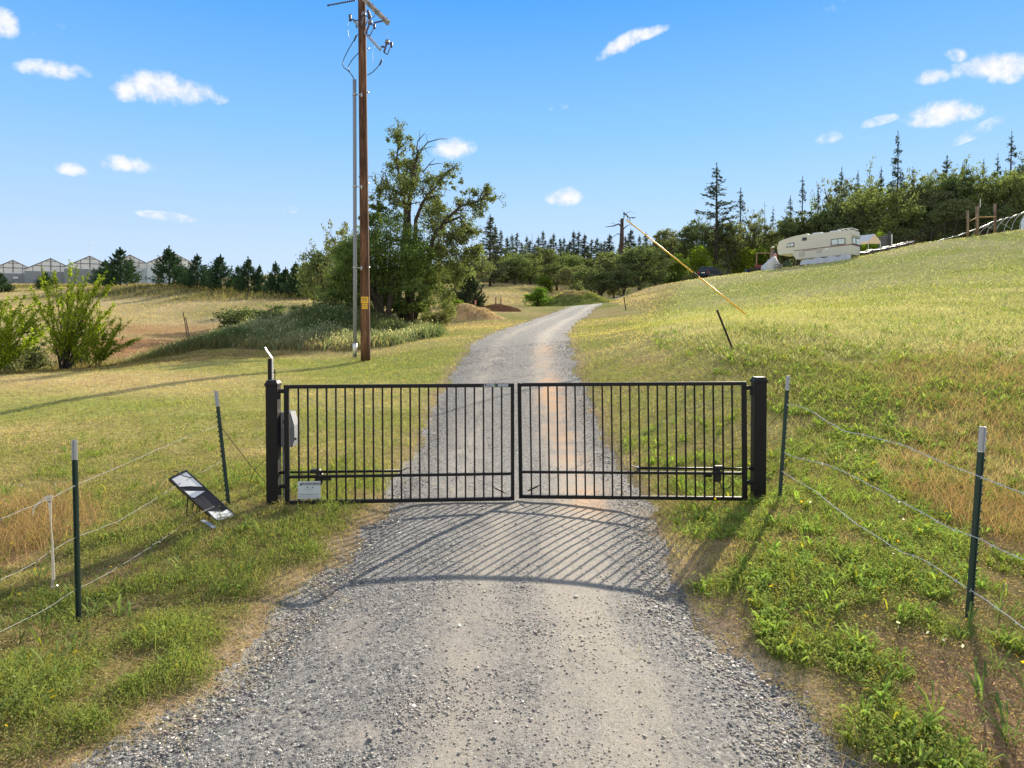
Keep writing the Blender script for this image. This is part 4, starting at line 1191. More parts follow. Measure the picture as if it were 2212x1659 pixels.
HILLO = [(1437, 118, 506, 62, 2), (1470, 122, 520, 60, 0), (1498, 116, 464, 82, 1), (1540, 112, 500, 60, 1), (1572, 108, 476, 74, 2), (1627, 118, 452, 62, 4), (1600, 116, 500, 60, 2), (1660, 120, 500, 66, 0), (1690, 112, 482, 84, 2), (1722, 108, 470, 84, 1), (1757, 110, 452, 80, 3),
         (1786, 106, 446, 92, 1), (1800, 116, 386, 74, 4), (1838, 112, 382, 86, 4), (1860, 104, 430, 90, 2), (1882, 116, 384, 84, 3), (1910, 98, 424, 118, 0), (1955, 110, 384, 92, 2), (1985, 114, 360, 74, 4), (2003, 104, 400, 90, 2), (2040, 108, 385, 90, 0), (2075, 104, 372, 94, 1), (2110, 108, 372, 96, 3), (2140, 100, 392, 96, 0),
         (2165, 108, 376, 90, 2), (2195, 102, 370, 100, 0), (2235, 106, 360, 100, 1), (2275, 104, 365, 100, 2), (1955, 98, 450, 80, 1), (2050, 98, 440, 90, 2), (2120, 96, 440, 80, 1), (1830, 100, 468, 70, 1)]
for i, (u, Y, vt, wpx, k) in enumerate(sorted(HILLO)):
    plant(oaks[k], u, Y, vt - (14 if vt < 440 else 6) + random.uniform(-15, 17), wpx * 1.1, OAKW, '%s oak of the hillside wood, counting from the parked car toward the hoop house' % (ORD[i] if i < 30 else ['thirty-first', 'thirty-second', 'thirty-third'][i - 30]), 'oaks of the hillside wood')
tallp = [proto_pine(51, PINEL, .62, .12, 'pine_tree', .21, .30, .2), proto_pine(52, PINEL, .7, .15, 'pine_tree', .15, .2, .3), proto_pine(53, PINEL, .55, .3, 'pine_tree', .15, .25, .3)]
for u, Y, vt, wpx, k, lab in [(1546, 106, 360, 92, 0, 'tallest sparse pine with a bare lower trunk, behind the parked car'), (1598, 112, 413, 66, 2, 'thin sparse pine standing next to the tallest pine'),
                             (1731, 112, 388, 52, 2, 'thin ragged pine behind the nose of the trailer'), (1765, 114, 404, 36, 2, 'short ragged pine top behind the trailer roof'), (1935, 114, 291, 60, 1, 'tall narrow pine above the wood behind the canopy tent'),
                             (2041, 116, 343, 74, 0, 'short pine with flat spreading top above the hillside wood'), (2179, 114, 294, 66, 2, 'tall thin pine above the hoop house'), (2212, 112, 335, 52, 1, 'pine at the edge of view above the hoop house'),
                             (1705, 114, 428, 40, 1, 'small dark pine just uphill of the ragged pine behind the trailer nose'), (1668, 118, 452, 32, 2, 'slender pine beside the tall bare pole-like trunk'), (1815, 114, 368, 46, 0, 'sparse pine poking above the oaks over the trailer middle'), (1850, 116, 374, 36, 1, 'narrow pine tip above the oaks over the trailer rear windows'), (1900, 114, 366, 46, 2, 'ragged pine above the canopy tent'), (1968, 114, 366, 40, 1, 'narrow pine close beside the tall narrow pine'), (2075, 113, 358, 50, 0, 'broad-topped pine above the thin fence stakes'), (2120, 112, 350, 42, 1, 'dark pine above the wooden fence brace'), (2150, 110, 340, 46, 2, 'ragged pine between the fence brace and the hoop house')]:
    plant(tallp[k], u, Y, vt, wpx, .29, lab, 'pines above the hillside wood')

# --- dark trees behind the utility pole
for u, Y, vt, wpx, k, lab in [(738, 58, 474, 96, 4, 'sparse tall oak rising behind the grey riser pipe'), (700, 62, 528, 100, 1, 'dark leafy oak between the cedars and the utility pole'), (760, 52, 545, 120, 1, 'dark oak just behind the foot of the utility pole'), (680, 70, 560, 70, 0, 'small green oak at the end of the cedar row'), (960, 60, 560, 120, 0, 'green oak behind the big leaning oak'), (1010, 75, 540, 90, 2, 'olive oak between the big oak and the juniper')]:
    plant(oaks[k], u, Y, vt, wpx, OAKW, lab)

# --- the big multi-stemmed oak
YO = 35.5
ox, oy = (876 - CX) / F * YO, YO; oz = gz(ox, oy) - .2
ok = thing('oak_tree', 'big ragged oak with a long leaning limb and bare twigs at the top', 'tree', (ox, oy, oz))
rs = np.random.default_rng(61)
def zo(x_, y_, dy=0.0): return Vector(at(*zdisp(x_, y_, 880, 280, 4.879), YO + dy) - Vector((ox, oy, oz)))
def dsp(u, v, dy=0.0): return Vector(at(u, v, YO + dy) - Vector((ox, oy, oz)))
br = []; lp = []
mains = [([dsp(880, 712), dsp(882, 640), dsp(884, 575), zo(570, 1180), zo(590, 1000), zo(620, 820), zo(640, 600), zo(690, 490)], .25, .05),
         ([dsp(870, 712, .3), dsp(862, 640, .4), zo(540, 1200, .5), zo(520, 960, .8), zo(470, 760, .9), zo(430, 560, 1.0), zo(450, 350, 1.1), zo(430, 170, 1.2)], .18, .02),
         ([dsp(884, 712, -.3), dsp(892, 630, -.4), zo(660, 1250, -.6), zo(740, 1050, -.9), zo(800, 960, -1), zo(890, 870, -1.2), zo(990, 720, -1.4), zo(1100, 640, -1.5)], .17, .02),
         ([dsp(890, 700, .2), dsp(915, 620, 0), zo(870, 1450, -.3), zo(1050, 1225, -.6), zo(1200, 1085, -.8), zo(1390, 1035, -.9), zo(1540, 930, -1)], .19, .03),
         ([zo(1000, 1290, -.5), zo(1180, 1220, -.2), zo(1260, 1330, 0), zo(1330, 1400, .1)], .09, .02),
         ([zo(900, 1440, -.4), zo(1010, 1420, -.2), zo(1110, 1480, 0), zo(1200, 1540, .2)], .1, .02),
         ([zo(520, 960, .8), zo(400, 900, .9), zo(290, 860, 1.2), zo(190, 900, 1.4)], .1, .02),
         ([dsp(868, 690, .5), dsp(840, 640, 1.0), dsp(828, 580, 1.4), dsp(815, 540, 1.6)], .16, .04)]
P = dict(seg=.3, wob=.2, up=[.03, .03, .0], leaf_from=1, lpm=8, levels=2, nch=[5, 4], start=.2, ang=50, lr=.5)
for pts, r0, r1 in mains:
    n = len(pts); br.append((pts, [r0 + (r1 - r0) * (i / (n - 1)) ** .6 for i in range(n)]))
    for k in range(int(6 + n * 1.6)):
        i = rs.integers(max(1, n // 2 - 1), n - 1) if n > 4 else rs.integers(1, n - 1); q = pts[i].lerp(pts[i + 1], rs.random())
        d = (pts[i + 1] - pts[i]).normalized(); ax = d.cross(Vector(rs.normal(size=3))).normalized()
        grow(rs, q, Matrix.Rotation(R(rs.uniform(30, 75)), 3, ax) @ d, rs.uniform(.4, .95), .04, 1, P, br, lp)
    for i in range(n // 2, n): lp += [pts[i] + Vector(rs.normal(size=3)) * .15 for _ in range(6)]
bare = [([zo(690, 490), zo(670, 400), zo(685, 310), zo(740, 250), zo(770, 220)], .045), ([zo(690, 490), zo(730, 410), zo(800, 330), zo(930, 290), zo(1045, 288)], .045), ([zo(720, 430), zo(780, 400), zo(850, 380), zo(900, 395)], .025), ([zo(740, 690), zo(820, 590), zo(890, 520)], .04), ([zo(820, 600), zo(930, 580), zo(1010, 590)], .03),
        ([zo(625, 510), zo(625, 430), zo(650, 340)], .03), ([zo(890, 870), zo(970, 880), zo(1080, 905)], .03), ([zo(700, 320), zo(705, 230), zo(712, 170)], .015), ([zo(800, 330), zo(780, 240), zo(860, 225)], .015), ([zo(760, 370), zo(800, 460), zo(830, 500)], .015)]
for pts, r in bare: br.append((pts, [r * (1 - .75 * i / (len(pts) - 1)) for i in range(len(pts))]))
# leafy clumps where the photo's crown is full
full = [(440, 210, 60), (480, 250, 50), (340, 300, 30), (430, 350, 50), (600, 300, 45), (600, 400, 40), (370, 510, 60), (360, 620, 60), (480, 560, 80), (560, 600, 80), (680, 580, 80), (560, 700, 110), (450, 740, 80), (660, 700, 70), (480, 860, 110), (620, 840, 90), (300, 850, 60), (240, 930, 60), (200, 1030, 50), (350, 980, 80), (480, 1050, 80),
        (780, 790, 80), (860, 760, 70), (940, 750, 60), (960, 800, 50), (1030, 680, 40), (1040, 600, 40), (1110, 730, 45), (1120, 850, 40), (1190, 800, 40), (1230, 920, 40), (1330, 930, 55), (1480, 880, 55), (1500, 950, 70), (1560, 1010, 50), (1420, 1060, 70), (1300, 1060, 60), (1340, 1150, 60), (1420, 1190, 40), (1190, 1060, 50), (860, 1090, 90), (900, 980, 50),
        (800, 1170, 100), (930, 1150, 90), (1000, 1130, 70), (850, 1300, 120), (950, 1380, 110), (1150, 1270, 90), (1250, 1400, 90), (1300, 1300, 60), (1050, 1480, 110), (1000, 1620, 130), (1250, 1480, 80)]
CL = []
for (a, b, r) in full:
    m = int(r * r / (17 if b < 900 else 16))
    c = zo(a, b, rs.uniform(-1.6, 1.6)); sg = r / 4.879 / 1.13 / F * YO
    sub = [c + Vector(rs.normal(size=3)) * sg * .55 for _ in range(max(2, int(r / 12)))]
    for s_c in sub:
        k = max(6, m // len(sub)); CL.append(np.array(s_c) + rs.normal(size=(k, 3)) * sg * .33)
low = [(960, 560, 34), (1000, 590, 30), (930, 600, 34), (955, 655, 34), (1020, 545, 26), (910, 650, 30), (940, 530, 30), (900, 560, 30)]
for (u, v, r) in low:
    c = dsp(u, v, rs.uniform(-1.2, .8)); sg = r / F * YO
    for _ in range(9): CL.append(np.array(c + Vector(rs.normal(size=3)) * sg * .55) + rs.normal(size=(170, 3)) * sg * .2)
C2 = scatter_lp(lp, 3, .09, rs); C2 = C2[rs.random(len(C2)) < min(1, 9000 / len(C2))]
wood('trunk', br[:len(mains)], BARK, ok)
wood('branch', br[len(mains):], BARK, ok)
crown_mesh('crown', np.concatenate(CL + [C2]), .058, rs, leafmat('big_oak_leaf', .42, .5, (.150, .172, .072)), ok)

# --- the fuller green tree in front of it
YA = 33.5; ax_, az_ = (832 - CX) / F * YA, gz((832 - CX) / F * YA, YA) - .2
ash = thing('ash_tree', 'dense fresh green tree close behind the utility pole', 'tree', (ax_, YA, az_))
da = lambda u, v, dy=0: Vector(at(u, v, YA + dy) - Vector((ax_, YA, az_)))
rs = np.random.default_rng(62); br = []
for tu, tops in ((822, [(800, 560), (770, 520), (835, 500)]), (838, [(860, 560), (890, 530), (845, 470)]), (812, [(780, 600), (750, 590)])):
    for (a, b) in tops:
        dy = rs.uniform(-.8, .8); br.append(([da(tu, 712), da(tu + 2, 665), da((tu * 2 + a) / 3, 620, dy * .5), da(a, b, dy)], [.15, .13, .09, .02]))
br.append(([da(836, 690), da(822, 660, -.2), da(812, 640, -.3)], [.07, .05, .02]))
lob = []
for (u, v, r) in [(845, 470, 28), (812, 480, 26), (800, 520, 40), (770, 545, 36), (860, 505, 34), (895, 520, 30), (880, 560, 40), (835, 560, 44), (790, 590, 42), (750, 590, 36), (910, 580, 30), (860, 610, 42), (820, 630, 36), (765, 635, 30), (730, 610, 26), (900, 625, 30), (925, 550, 18), (815, 450, 16), (745, 545, 24), (790, 470, 16)]:
    s = r / F * YA; dy = rs.uniform(-1.3, 1.3); lob.append((tuple(da(u, v, dy)), (s, s * 1.1, s * .8)))
lob += [(tuple(da(u, v, rs.uniform(-1, 1))), (q / F * YA, q / F * YA, q * .8 / F * YA)) for (u, v, q) in [(740, 655, 26), (780, 665, 26), (850, 655, 28), (880, 660, 22), (905, 665, 20), (810, 675, 16), (715, 640, 22)]]
C = lobes_to_points(lob, 42000, rs, .26, 60, .5)
wood('trunk', br, BARK, ash); crown_mesh('crown', C, .062, rs, ASHL, ash, .45)
small = [(960, 672, 34, 22), (905, 690, 33, 18), (925, 700, 32, 20), (985, 655, 38, 16), (1000, 648, 38.5, 14)]

# --- yellow-green multi-stemmed shrubs at the lawn's crest
def wand_shrub(u, v, Y, tips, label, seed, thick=.028, n=26, leaf=.038):
    """tips: photo points the wands reach"""
    x = (u - CX) / F * Y; z = gz(x, Y) - .1
    t = thing('willow_shrub', label, 'shrub', (x, Y, z)); rs = np.random.default_rng(seed)
    br = []; C = []; O = []
    for (a, b, dy) in tips:
        tip = Vector(at(a, b, Y + dy) - Vector((x, Y, z)))
        st = Vector((rs.uniform(-.18, .18), rs.uniform(-.15, .15), 0))
        mid = st.lerp(tip, .45) + Vector((-(tip.x - st.x) * .10, 0, tip.z * .06))
        pts = []
        for i in range(9):
            q = i / 8; pts.append((st * (1 - q) ** 2 + mid * 2 * q * (1 - q) + tip * q * q) + Vector(rs.normal(size=3)) * .012)
        br.append((pts, [thick * (1 - .85 * i / 8) for i in range(9)]))
        side = []
        for k in range(7):
            i = rs.integers(2, 8); d = (pts[i + 1] - pts[i]).normalized()
            dd = (d + Vector(rs.normal(size=3)) * .35).normalized(); l = rs.uniform(.25, .7)
            side.append(([pts[i], pts[i] + dd * l * .5, pts[i] + dd * l + Vector((0, 0, .06))], [.008, .006, .002]))
        br += side
        for pl, cnt, s0 in [(pts, 200, .25)] + [(q[0], 40, .1) for q in side]:
            L = len(pl) - 1
            for k in range(cnt):
                q = rs.uniform(s0, 1.02) * L; i = min(int(q), L - 1); p = pl[i].lerp(pl[i + 1], q - i)
                C.append(tuple(p + Vector(rs.normal(size=3)) * (.024 + .035 * (1 - q / L)))); O.append(tuple((pl[i + 1] - pl[i]).normalized()))
    wood('stem', br, BARK, t)
    crown_mesh('foliage', np.array(C), leaf, rs, leafmat('willow_leaf', .55, .35, (.29, .345, .035)), t, .5, np.array(O) * .5)
    return t
wand_shrub(140, 797, 21.3, [(75, 640, .2), (98, 618, -.3), (118, 590, .3), (150, 572, 0), (165, 575, .5), (178, 600, -.4), (192, 588, .2), (210, 610, -.2), (228, 590, .4), (236, 620, 0), (245, 660, -.5), (250, 690, .2), (100, 690, -.6), (70, 700, .4), (132, 620, .8), (205, 660, .8), (160, 640, -.9), (225, 700, -.7), (185, 640, .5), (85, 600, .6), (145, 650, .9)], 'tall yellow-green multi-stemmed shrub on the crest of the lawn', 71)
wand_shrub(205, 782, 22.2, [(195, 700, 0), (225, 720, .2), (245, 735, -.2), (260, 700, .3), (180, 720, -.3), (285, 735, .1), (215, 690, .4)], 'small yellow-green shrub growing close beside the tall multi-stemmed one', 72, .018)
wand_shrub(-22, 810, 19.5, [(70, 655, 0), (52, 640, .4), (20, 640, -.3), (0, 655, .3), (80, 690, .2), (92, 720, -.2), (60, 745, .3), (30, 690, -.5), (88, 665, .6), (-20, 640, 0), (-60, 660, .3), (20, 740, .5), (50, 700, -.4), (75, 725, .5), (10, 715, .2)], 'arching yellow-green shrub cut off by the edge of the view', 73)
for u, Y, vt, wpx, lab, k in [(590, 30.5, 668, 62, 'dark bramble bush on the middle of the brush mound', 1), (655, 31.5, 652, 66, 'green bramble bush near the top of the brush mound', 0), (705, 32.5, 640, 74, 'tallest pale bramble bush, crowning the brush mound', 2), (745, 32, 650, 54, 'dark bramble bush directly behind the grey riser pipe', 1), (470, 29, 716, 54, 'low green bramble bush at the thin end of the brush mound', 0)]:
    plant(bushes[k], u, Y, vt, wpx, 1.05, lab, dz=-.45)
# dark low elder-like bush on the brush mound
for u, Y, vt, wpx, lab, k in [(545, 34, 652, 150, 'dark spreading bush on the back of the brush mound', 1), (500, 33.5, 668, 60, 'small dark bush at the low end of the brush mound', 1), (945, 36, 668, 80, 'grey-green bush at the foot of the big oak', 2), (905, 33, 690, 60, 'low grey-green bush next to the big oak trunk', 2), (985, 42, 640, 60, 'bright green weeds crowning the straw pile', 0)]:
    plant(bushes[k], u, Y, vt, wpx, 1.05, lab, dz=-.3)
for (u, Y, vt, wpx, lab, k) in [(70, 24, 725, 90, 'grey-green bush beneath the multi-stemmed shrub', 2), (25, 23, 735, 70, 'low olive bush under the arching shrub', 2), (175, 26, 740, 70, 'low scrubby bush behind the small yellow-green shrub', 2), (690, 130, 590, 40, 'distant green bush past the last cedar', 1)]:
    plant(bushes[k], u, Y, vt, wpx, 1.05, lab, dz=-.3)
# ------------------------------------------------------------------ grass, weeds, straw and loose stone
LS0 = math.log(1.6)
def gs(A, x, y):
    s = y + 3.2; i = (np.log(s) - LS0) / .0085; j = np.interp(x / s, t_, np.arange(len(t_)))
    i = np.clip(i, 0, A.shape[0] - 1.001); j = np.clip(j, 0, A.shape[1] - 1.001)
    i0 = i.astype(int); j0 = j.astype(int); fi = i - i0; fj = j - j0
    return (A[i0, j0] * (1 - fj) + A[i0, j0 + 1] * fj) * (1 - fi) + (A[i0 + 1, j0] * (1 - fj) + A[i0 + 1, j0 + 1] * fj) * fi

def field(n, y0, y1, rs, wide=.95):
    """points spread evenly over the sloping view, thinning with distance like 1/y^2"""
    y = np.exp(rs.uniform(math.log(y0 + .5), math.log(y1 + .5), n)) - .5
    x = (y * wide + .8) * rs.uniform(-1, 1, n)
    return x, y

def blades(name, x, y, h, w, lean, col, mat, rs, seg=2, sink=.01, head=None, az=None):
    n = len(x)
    if n == 0: return None
    z = gs(GZ, x, y) - sink
    a = rs.uniform(0, 6.283, n) if az is None else az
    la = rs.uniform(0, 6.283, n)
    sx, sy = np.cos(a) * w * .5, np.sin(a) * w * .5
    lx, ly = np.cos(la) * lean * h, np.sin(la) * lean * h
    hz = h * np.sqrt(np.clip(1 - lean ** 2 * .6, .05, 1))
    B = np.stack([x, y, z], -1)
    o = lambda px, py, pz: B + np.stack([px, py, pz], -1)
    if seg == 2:
        V = np.stack([o(-sx, -sy, 0 * x), o(sx, sy, 0 * x), o(lx * .32 + sx * .75, ly * .32 + sy * .75, hz * .62), o(lx * .32 - sx * .75, ly * .32 - sy * .75, hz * .62), o(lx, ly, hz)], 1)
        k = 5; F4 = (np.arange(n) * 5)[:, None] + np.array([[0, 1, 2, 3]]); F3 = (np.arange(n) * 5)[:, None] + np.array([[3, 2, 4]])
    else:
        V = np.stack([o(-sx, -sy, 0 * x), o(sx, sy, 0 * x), o(lx, ly, hz)], 1)
        k = 3; F4 = np.zeros((0, 4), int); F3 = (np.arange(n) * 3)[:, None] + np.array([[0, 1, 2]])
    C = np.repeat(col[:, None], k, 1)
    C[:, -1] = np.clip(C[:, -1] * np.array([1.25, 1.15, 1.1]), 0, 1)
    ob = npmesh(name, V.reshape(-1, 3), [F4, F3], mat, col=C.reshape(-1, 3))
    return tag(ob, kind='stuff')

GRASSM = leafmat('grass_blade', .42, .2, None, .0, tint=(1.1, 1.1, .7), soft=.65)
rs = np.random.default_rng(101)
def jit(c, n, rs, v=.28, hue=.12):
    c = np.broadcast_to(np.asarray(c, float), (n, 3)).copy()
    c *= rs.uniform(1 - v, 1 + v, (n, 1)); c *= 1 + rs.uniform(-hue, hue, (n, 3))
    return np.clip(c, .004, .9)
def mix2(a, b, t): return a * (1 - t[:, None]) + b * t[:, None]
g_green, g_lime, g_tan, g_straw, g_olive, g_pale, g_rust = [np.array(c) for c in ((.16, .205, .06), (.28, .33, .085), (.55, .46, .235), (.60, .49, .31), (.29, .27, .10), (.55, .53, .35), (.42, .30, .19))]
PXW = lambda y: np.maximum(.0042, y / 691 * .62)

# 1. mown lawn on the left and the strip by the drive
x, y = field(330000, 5.0, 40, rs)
lw = gs(Z['lawn'], x, y); ins = gs(INS, x, y)
keep = (rs.random(len(x)) < lw) & (ins < -.05) & (gs(Z['dryL'], x, y) < .3)
x, y = x[keep], y[keep]
dry = np.clip(.42 + .6 * gs(lawn_dry * 2 - 1, x, y) + vnoise(x, y, .9, 33, 3) * .8 + rs.normal(size=len(x)) * .16, 0, 1)
dry = np.clip(dry - .35 * np.clip((8.5 - y) / 3, 0, 1), 0, 1)
n = len(x)
c = mix2(jit(mix2(np.broadcast_to(g_lime, (n, 3)), np.broadcast_to(g_olive * 1.2, (n, 3)), rs.random(n) * .8), n, rs), jit(g_tan * 1.05, n, rs), dry)
tuft = np.clip(vnoise(x, y, 1.7, 35, 3), 0, 1)
blades('lawn_grass', x, y, (.025 + .035 * rs.random(n) + .05 * tuft * (1 - dry)) * (1 + y * .01), PXW(y) * 1.1, rs.uniform(.3, .95, n), c, GRASSM, rs, 1)

# 2. rough verge in front of the fences (both sides): green clumps, dull low weeds and dead thatch between
GBL = []
for u, v, r in [(1590, 1150, .28), (1480, 1110, .30), (1640, 1230, .22), (1700, 1250, .22), (1790, 1310, .32), (1900, 1330, .30), (2000, 1330, .26), (1660, 1320, .16), (1720, 1390, .18), (1850, 1420, .24), (1960, 1440, .2), (1790, 1500, .18), (1900, 1540, .26), (1960, 1600, .2), (2040, 1620, .16), (1720, 1440, .1), (1880, 1210, .3), (1760, 1130, .35), (1980, 1180, .3), (2080, 1430, .16), (1560, 1060, .3), (1690, 1080, .3), (1830, 1060, .3)]:
    q = hit(u, v); GBL.append((q[0], q[1], r * 1.25))
def clump(x, y):
    a = vnoise(x, y, .75, 41, 2); b = vnoise(x, y, 2.1, 42, 2); c = vnoise(x, y, 5.2, 43, 2)
    v = .55 * a + .75 * b + .45 * c + np.where(x < 0, .20, .30)
    v = v - .6 * np.clip(gs(Z['thatch'], x, y) + gs(Z['dryR'], x, y) * .6 + gs(Z['dryL'], x, y), 0, 1)
    v = v - np.clip(.55 + gs(INS, x, y) * 1.5 + .3 * vnoise(x, y, 1.9, 47, 2), 0, .8)
    gb = np.zeros(x.shape)
    for (cx, cy, r) in GBL: gb = np.maximum(gb, np.clip(1.3 - ((x - cx) ** 2 + (y - cy) ** 2) / (r * r), 0, 1))
    return v + .42 * gb
x, y = field(460000, 1.9, 15.5, rs)
ins = gs(INS, x, y); keep = (ins < -.06) & (rs.random(len(x)) < np.where(x > 0, np.clip((15.5 - y) / 3, 0, 1), np.clip((12 - y) / 3, 0, 1)))
x, y = x[keep], y[keep]
cm = clump(x, y); keep = rs.random(len(x)) < np.clip(.5 + cm * 1.6, .05, 1) * np.where(x < 0, .8, .5)
x, y, cm = x[keep], y[keep], cm[keep]; n = len(x)
gsel = rs.random(n) < np.clip(.35 + cm * 1.4, .06, .95)
c = np.where(gsel[:, None], jit(mix2(np.broadcast_to(g_green, (n, 3)), np.broadcast_to(g_lime, (n, 3)), np.clip(.3 + cm * .8 + rs.normal(size=n) * .3, 0, 1)), n, rs), jit(mix2(np.broadcast_to(g_tan * .8, (n, 3)), np.broadcast_to(g_rust * .8, (n, 3)), rs.random(n)), n, rs))
h = (.012 + .03 * rs.random(n) + np.clip(cm + .15, 0, .8) * .13 * rs.random(n)) * np.where(x < 0, 1.1, .8) * np.clip(1.35 - y / 14, .5, 1.1)
tall = rs.random(n) < .014 * (x < -1.2); h = np.where(tall, rs.uniform(.12, .28, n), h)
blades('verge_grass', x, y, h, PXW(y) * np.where(gsel, 1.15, .8) * np.where(tall, .7, 1), np.where(gsel, rs.uniform(.25, .9, n), rs.uniform(.8, 1.2, n)), c, GRASSM, rs, 2)

# 3. tall dry grass by both fences
x, y = field(300000, 2.4, 22, rs)
dl, dr = gs(Z['dryL'], x, y), gs(Z['dryR'], x, y)
dd = np.clip(np.maximum(dl, dr) * 1.1 - .08 + vnoise(x, y, 1.1, 51, 3) * .45 * (np.maximum(dl, dr) > .02), 0, 1)
keep = (rs.random(len(x)) < dd) & (gs(INS, x, y) < -.5)
x, y, dl, dr = x[keep], y[keep], dl[keep], dr[keep]; n = len(x)
c = mix2(jit(g_straw * np.array([.74, .62, .50]), n, rs), jit(g_rust * np.array([.90, .80, .72]), n, rs), np.clip(rs.random(n) * .9 + .15 * vnoise(x, y, 1, 53), 0, 1))
c = np.where((rs.random(n) < .30)[:, None], jit(g_olive * .8, n, rs), c)
blades('dry_grass', x, y, rs.uniform(.16, .40, n) * np.where(dl > .1, 1.0, .9), PXW(y) * .72, rs.uniform(.45, 1.15, n), c, GRASSM, rs, 2)

# 4. the unmown bank: low green foot, then tall grass with pale heads
x, y = field(520000, 7.5, 95, rs, 1.02)
hl = gs(Z['hill'], x, y); keep = (rs.random(len(x)) < hl) & (gs(INS, x, y) < -.2)
x, y = x[keep], y[keep]; n = len(x)
up_ = np.clip((x - 2.8) / 3.0, 0, 1) * np.clip((y - 12.2 + 2.5 * vnoise(x, y, .35, 64, 2)) / 3.5, 0, 1)
pt = vnoise(x, y, .42, 61, 4); pt2 = vnoise(x, y, .13, 62, 3); pt3 = vnoise(x, y, 1.6, 63, 3)
dryf = np.clip(.12 + pt2 * 1.0 + pt * .8 + .22 * up_ + rs.normal(size=n) * .18, 0, 1)
strawband = np.exp(-((y - 17.5) / 4.5) ** 2) * np.clip((x - 3.5) / 3, 0, 1) * 1.3
dryf = np.clip(dryf + .35 * strawband - .25 * np.clip((y - 34) / 10, 0, 1), 0, 1)
gcol = mix2(np.broadcast_to(g_green * np.array([1.5, 1.4, 1.3]), (n, 3)), np.broadcast_to(g_lime * np.array([1.15, 1.08, 1.3]), (n, 3)), np.clip(.55 + pt3 * .6 + rs.normal(size=n) * .2, 0, 1))
c = mix2(jit(gcol, n, rs, .15, .08), jit(mix2(np.broadcast_to(g_tan * .92, (n, 3)), np.broadcast_to(g_pale * 1.05, (n, 3)), np.clip(rs.random(n) + .3 * up_, 0, 1)), n, rs, .15, .08), dryf)
h = (.05 + .09 * rs.random(n) + .10 * np.clip(pt3, 0, 1)) * (1 - up_) + (.08 + .15 * rs.random(n)) * up_ * np.clip(1.25 - y / 55, .4, 1)
blades('meadow_grass', x, y, h, PXW(y) * 1.0, rs.uniform(.35, 1.05, n), c, GRASSM, rs, 1)
# seed heads
sel = (rs.random(n) < .16 * up_)
hx, hy, hh = x[sel], y[sel], h[sel]; m_ = len(hx)
Ch = np.stack([hx + rs.normal(size=m_) * .05, hy + rs.normal(size=m_) * .05, gs(GZ, hx, hy) + hh * rs.uniform(.85, 1.15, m_)], -1)
def heads(name, Ch, size, col, rs):
    nn = len(Ch); a = rs.normal(size=(nn, 3)) * .45 + np.array([0, 0, 1.0]); a /= np.linalg.norm(a, axis=1, keepdims=True)
    b = np.cross(a, rs.normal(size=(nn, 3))); b /= np.linalg.norm(b, axis=1, keepdims=True)
    s = size[:, None]; V = np.stack([Ch - a * s, Ch + b * s * .35, Ch + a * s, Ch - b * s * .35], 1).reshape(-1, 3)
    return tag(npmesh(name, V, [np.arange(4 * nn).reshape(-1, 4)], GRASSM, col=np.repeat(col, 4, 0)), kind='stuff')
heads('seed_heads', Ch, np.maximum(.018, hy / 691 * .6), jit(g_pale * np.array([1.1, 1.08, 1.0]), m_, rs), rs)

# 5. brush mound of tall silvery grass
n0 = 190000
cx_, cy_ = near_xy(640, 690, 29.5)
x = rs.uniform(-24, 0, n0); y = rs.uniform(22.5, 38, n0)
mm = gs(Z['mound'], x, y); keep = (rs.random(n0) < np.clip(mm * 1.3, 0, 1)) & (np.abs(x) < y * .8)
x, y = x[keep], y[keep]; n = len(x)
pt = vnoise(x, y, .5, 71, 3); pt2 = vnoise(x, y, .16, 72, 2)
gg = np.clip(.5 + pt * .9 + pt2 * .6 + rs.normal(size=n) * .15, 0, 1)
gg = np.clip(gg + .22, 0, 1)
c = mix2(jit(np.array([.15, .20, .085]), n, rs), jit(g_pale * np.array([.78, .86, .78]), n, rs), 1 - gg)
front = np.clip((26.5 - y) / 2, 0, 1)
c = mix2(c, jit(g_tan * np.array([.85, .75, .7]), n, rs), front * (rs.random(n) < .55))
h = (.25 + .3 * rs.random(n)) * (1 + .35 * pt)
blades('mound_grass', x, y, h, PXW(y) * 1.15, rs.uniform(.2, .9, n), c, GRASSM, rs, 2)
sel = rs.random(n) < .16 * (1 - gg * .75)
heads('mound_seed_heads', np.stack([x[sel], y[sel], gs(GZ, x[sel], y[sel]) + h[sel] * rs.uniform(.8, 1.1, sel.sum())], -1), np.full(sel.sum(), .042), jit(g_pale * np.array([1.15, 1.18, 1.1]), sel.sum(), rs), rs)

# 6. rough ground beyond the lawn: dry grass and brush
n0 = 260000
x, y = field(n0, 19, 135, rs, 1.0)
fz = (1 - gs(Z['lawn'], x, y)) * (1 - gs(Z['hill'], x, y)) * (1 - np.clip(gs(Z['mound'], x, y) * 2, 0, 1)) * (gs(INS, x, y) < -.4)
keep = rs.random(n0) < fz
x, y = x[keep], y[keep]; n = len(x)
pt = vnoise(x, y, .2, 81, 4); brush = np.clip(vnoise(x, y, .33, 82, 3) * 2.2 - .5, 0, 1)
bank = np.clip(np.maximum.reduce([blob(x, y, 400, 628, 18, 7, 88), blob(x, y, 560, 645, 9, 6, 80), blob(x, y, 100, 618, 30, 7, 118), blob(x, y, 260, 770, 6, 3.5, 28)]), 0, 1)
brush = np.clip(brush * (.15 + bank) + .55 * bank, 0, 1)
c = jit(gs(gc[..., 0], x, y)[:, None] * np.array([1.25, 0, 0]) + gs(gc[..., 1], x, y)[:, None] * np.array([0, 1.25, 0]) + gs(gc[..., 2], x, y)[:, None] * np.array([0, 0, 1.2]), n, rs)
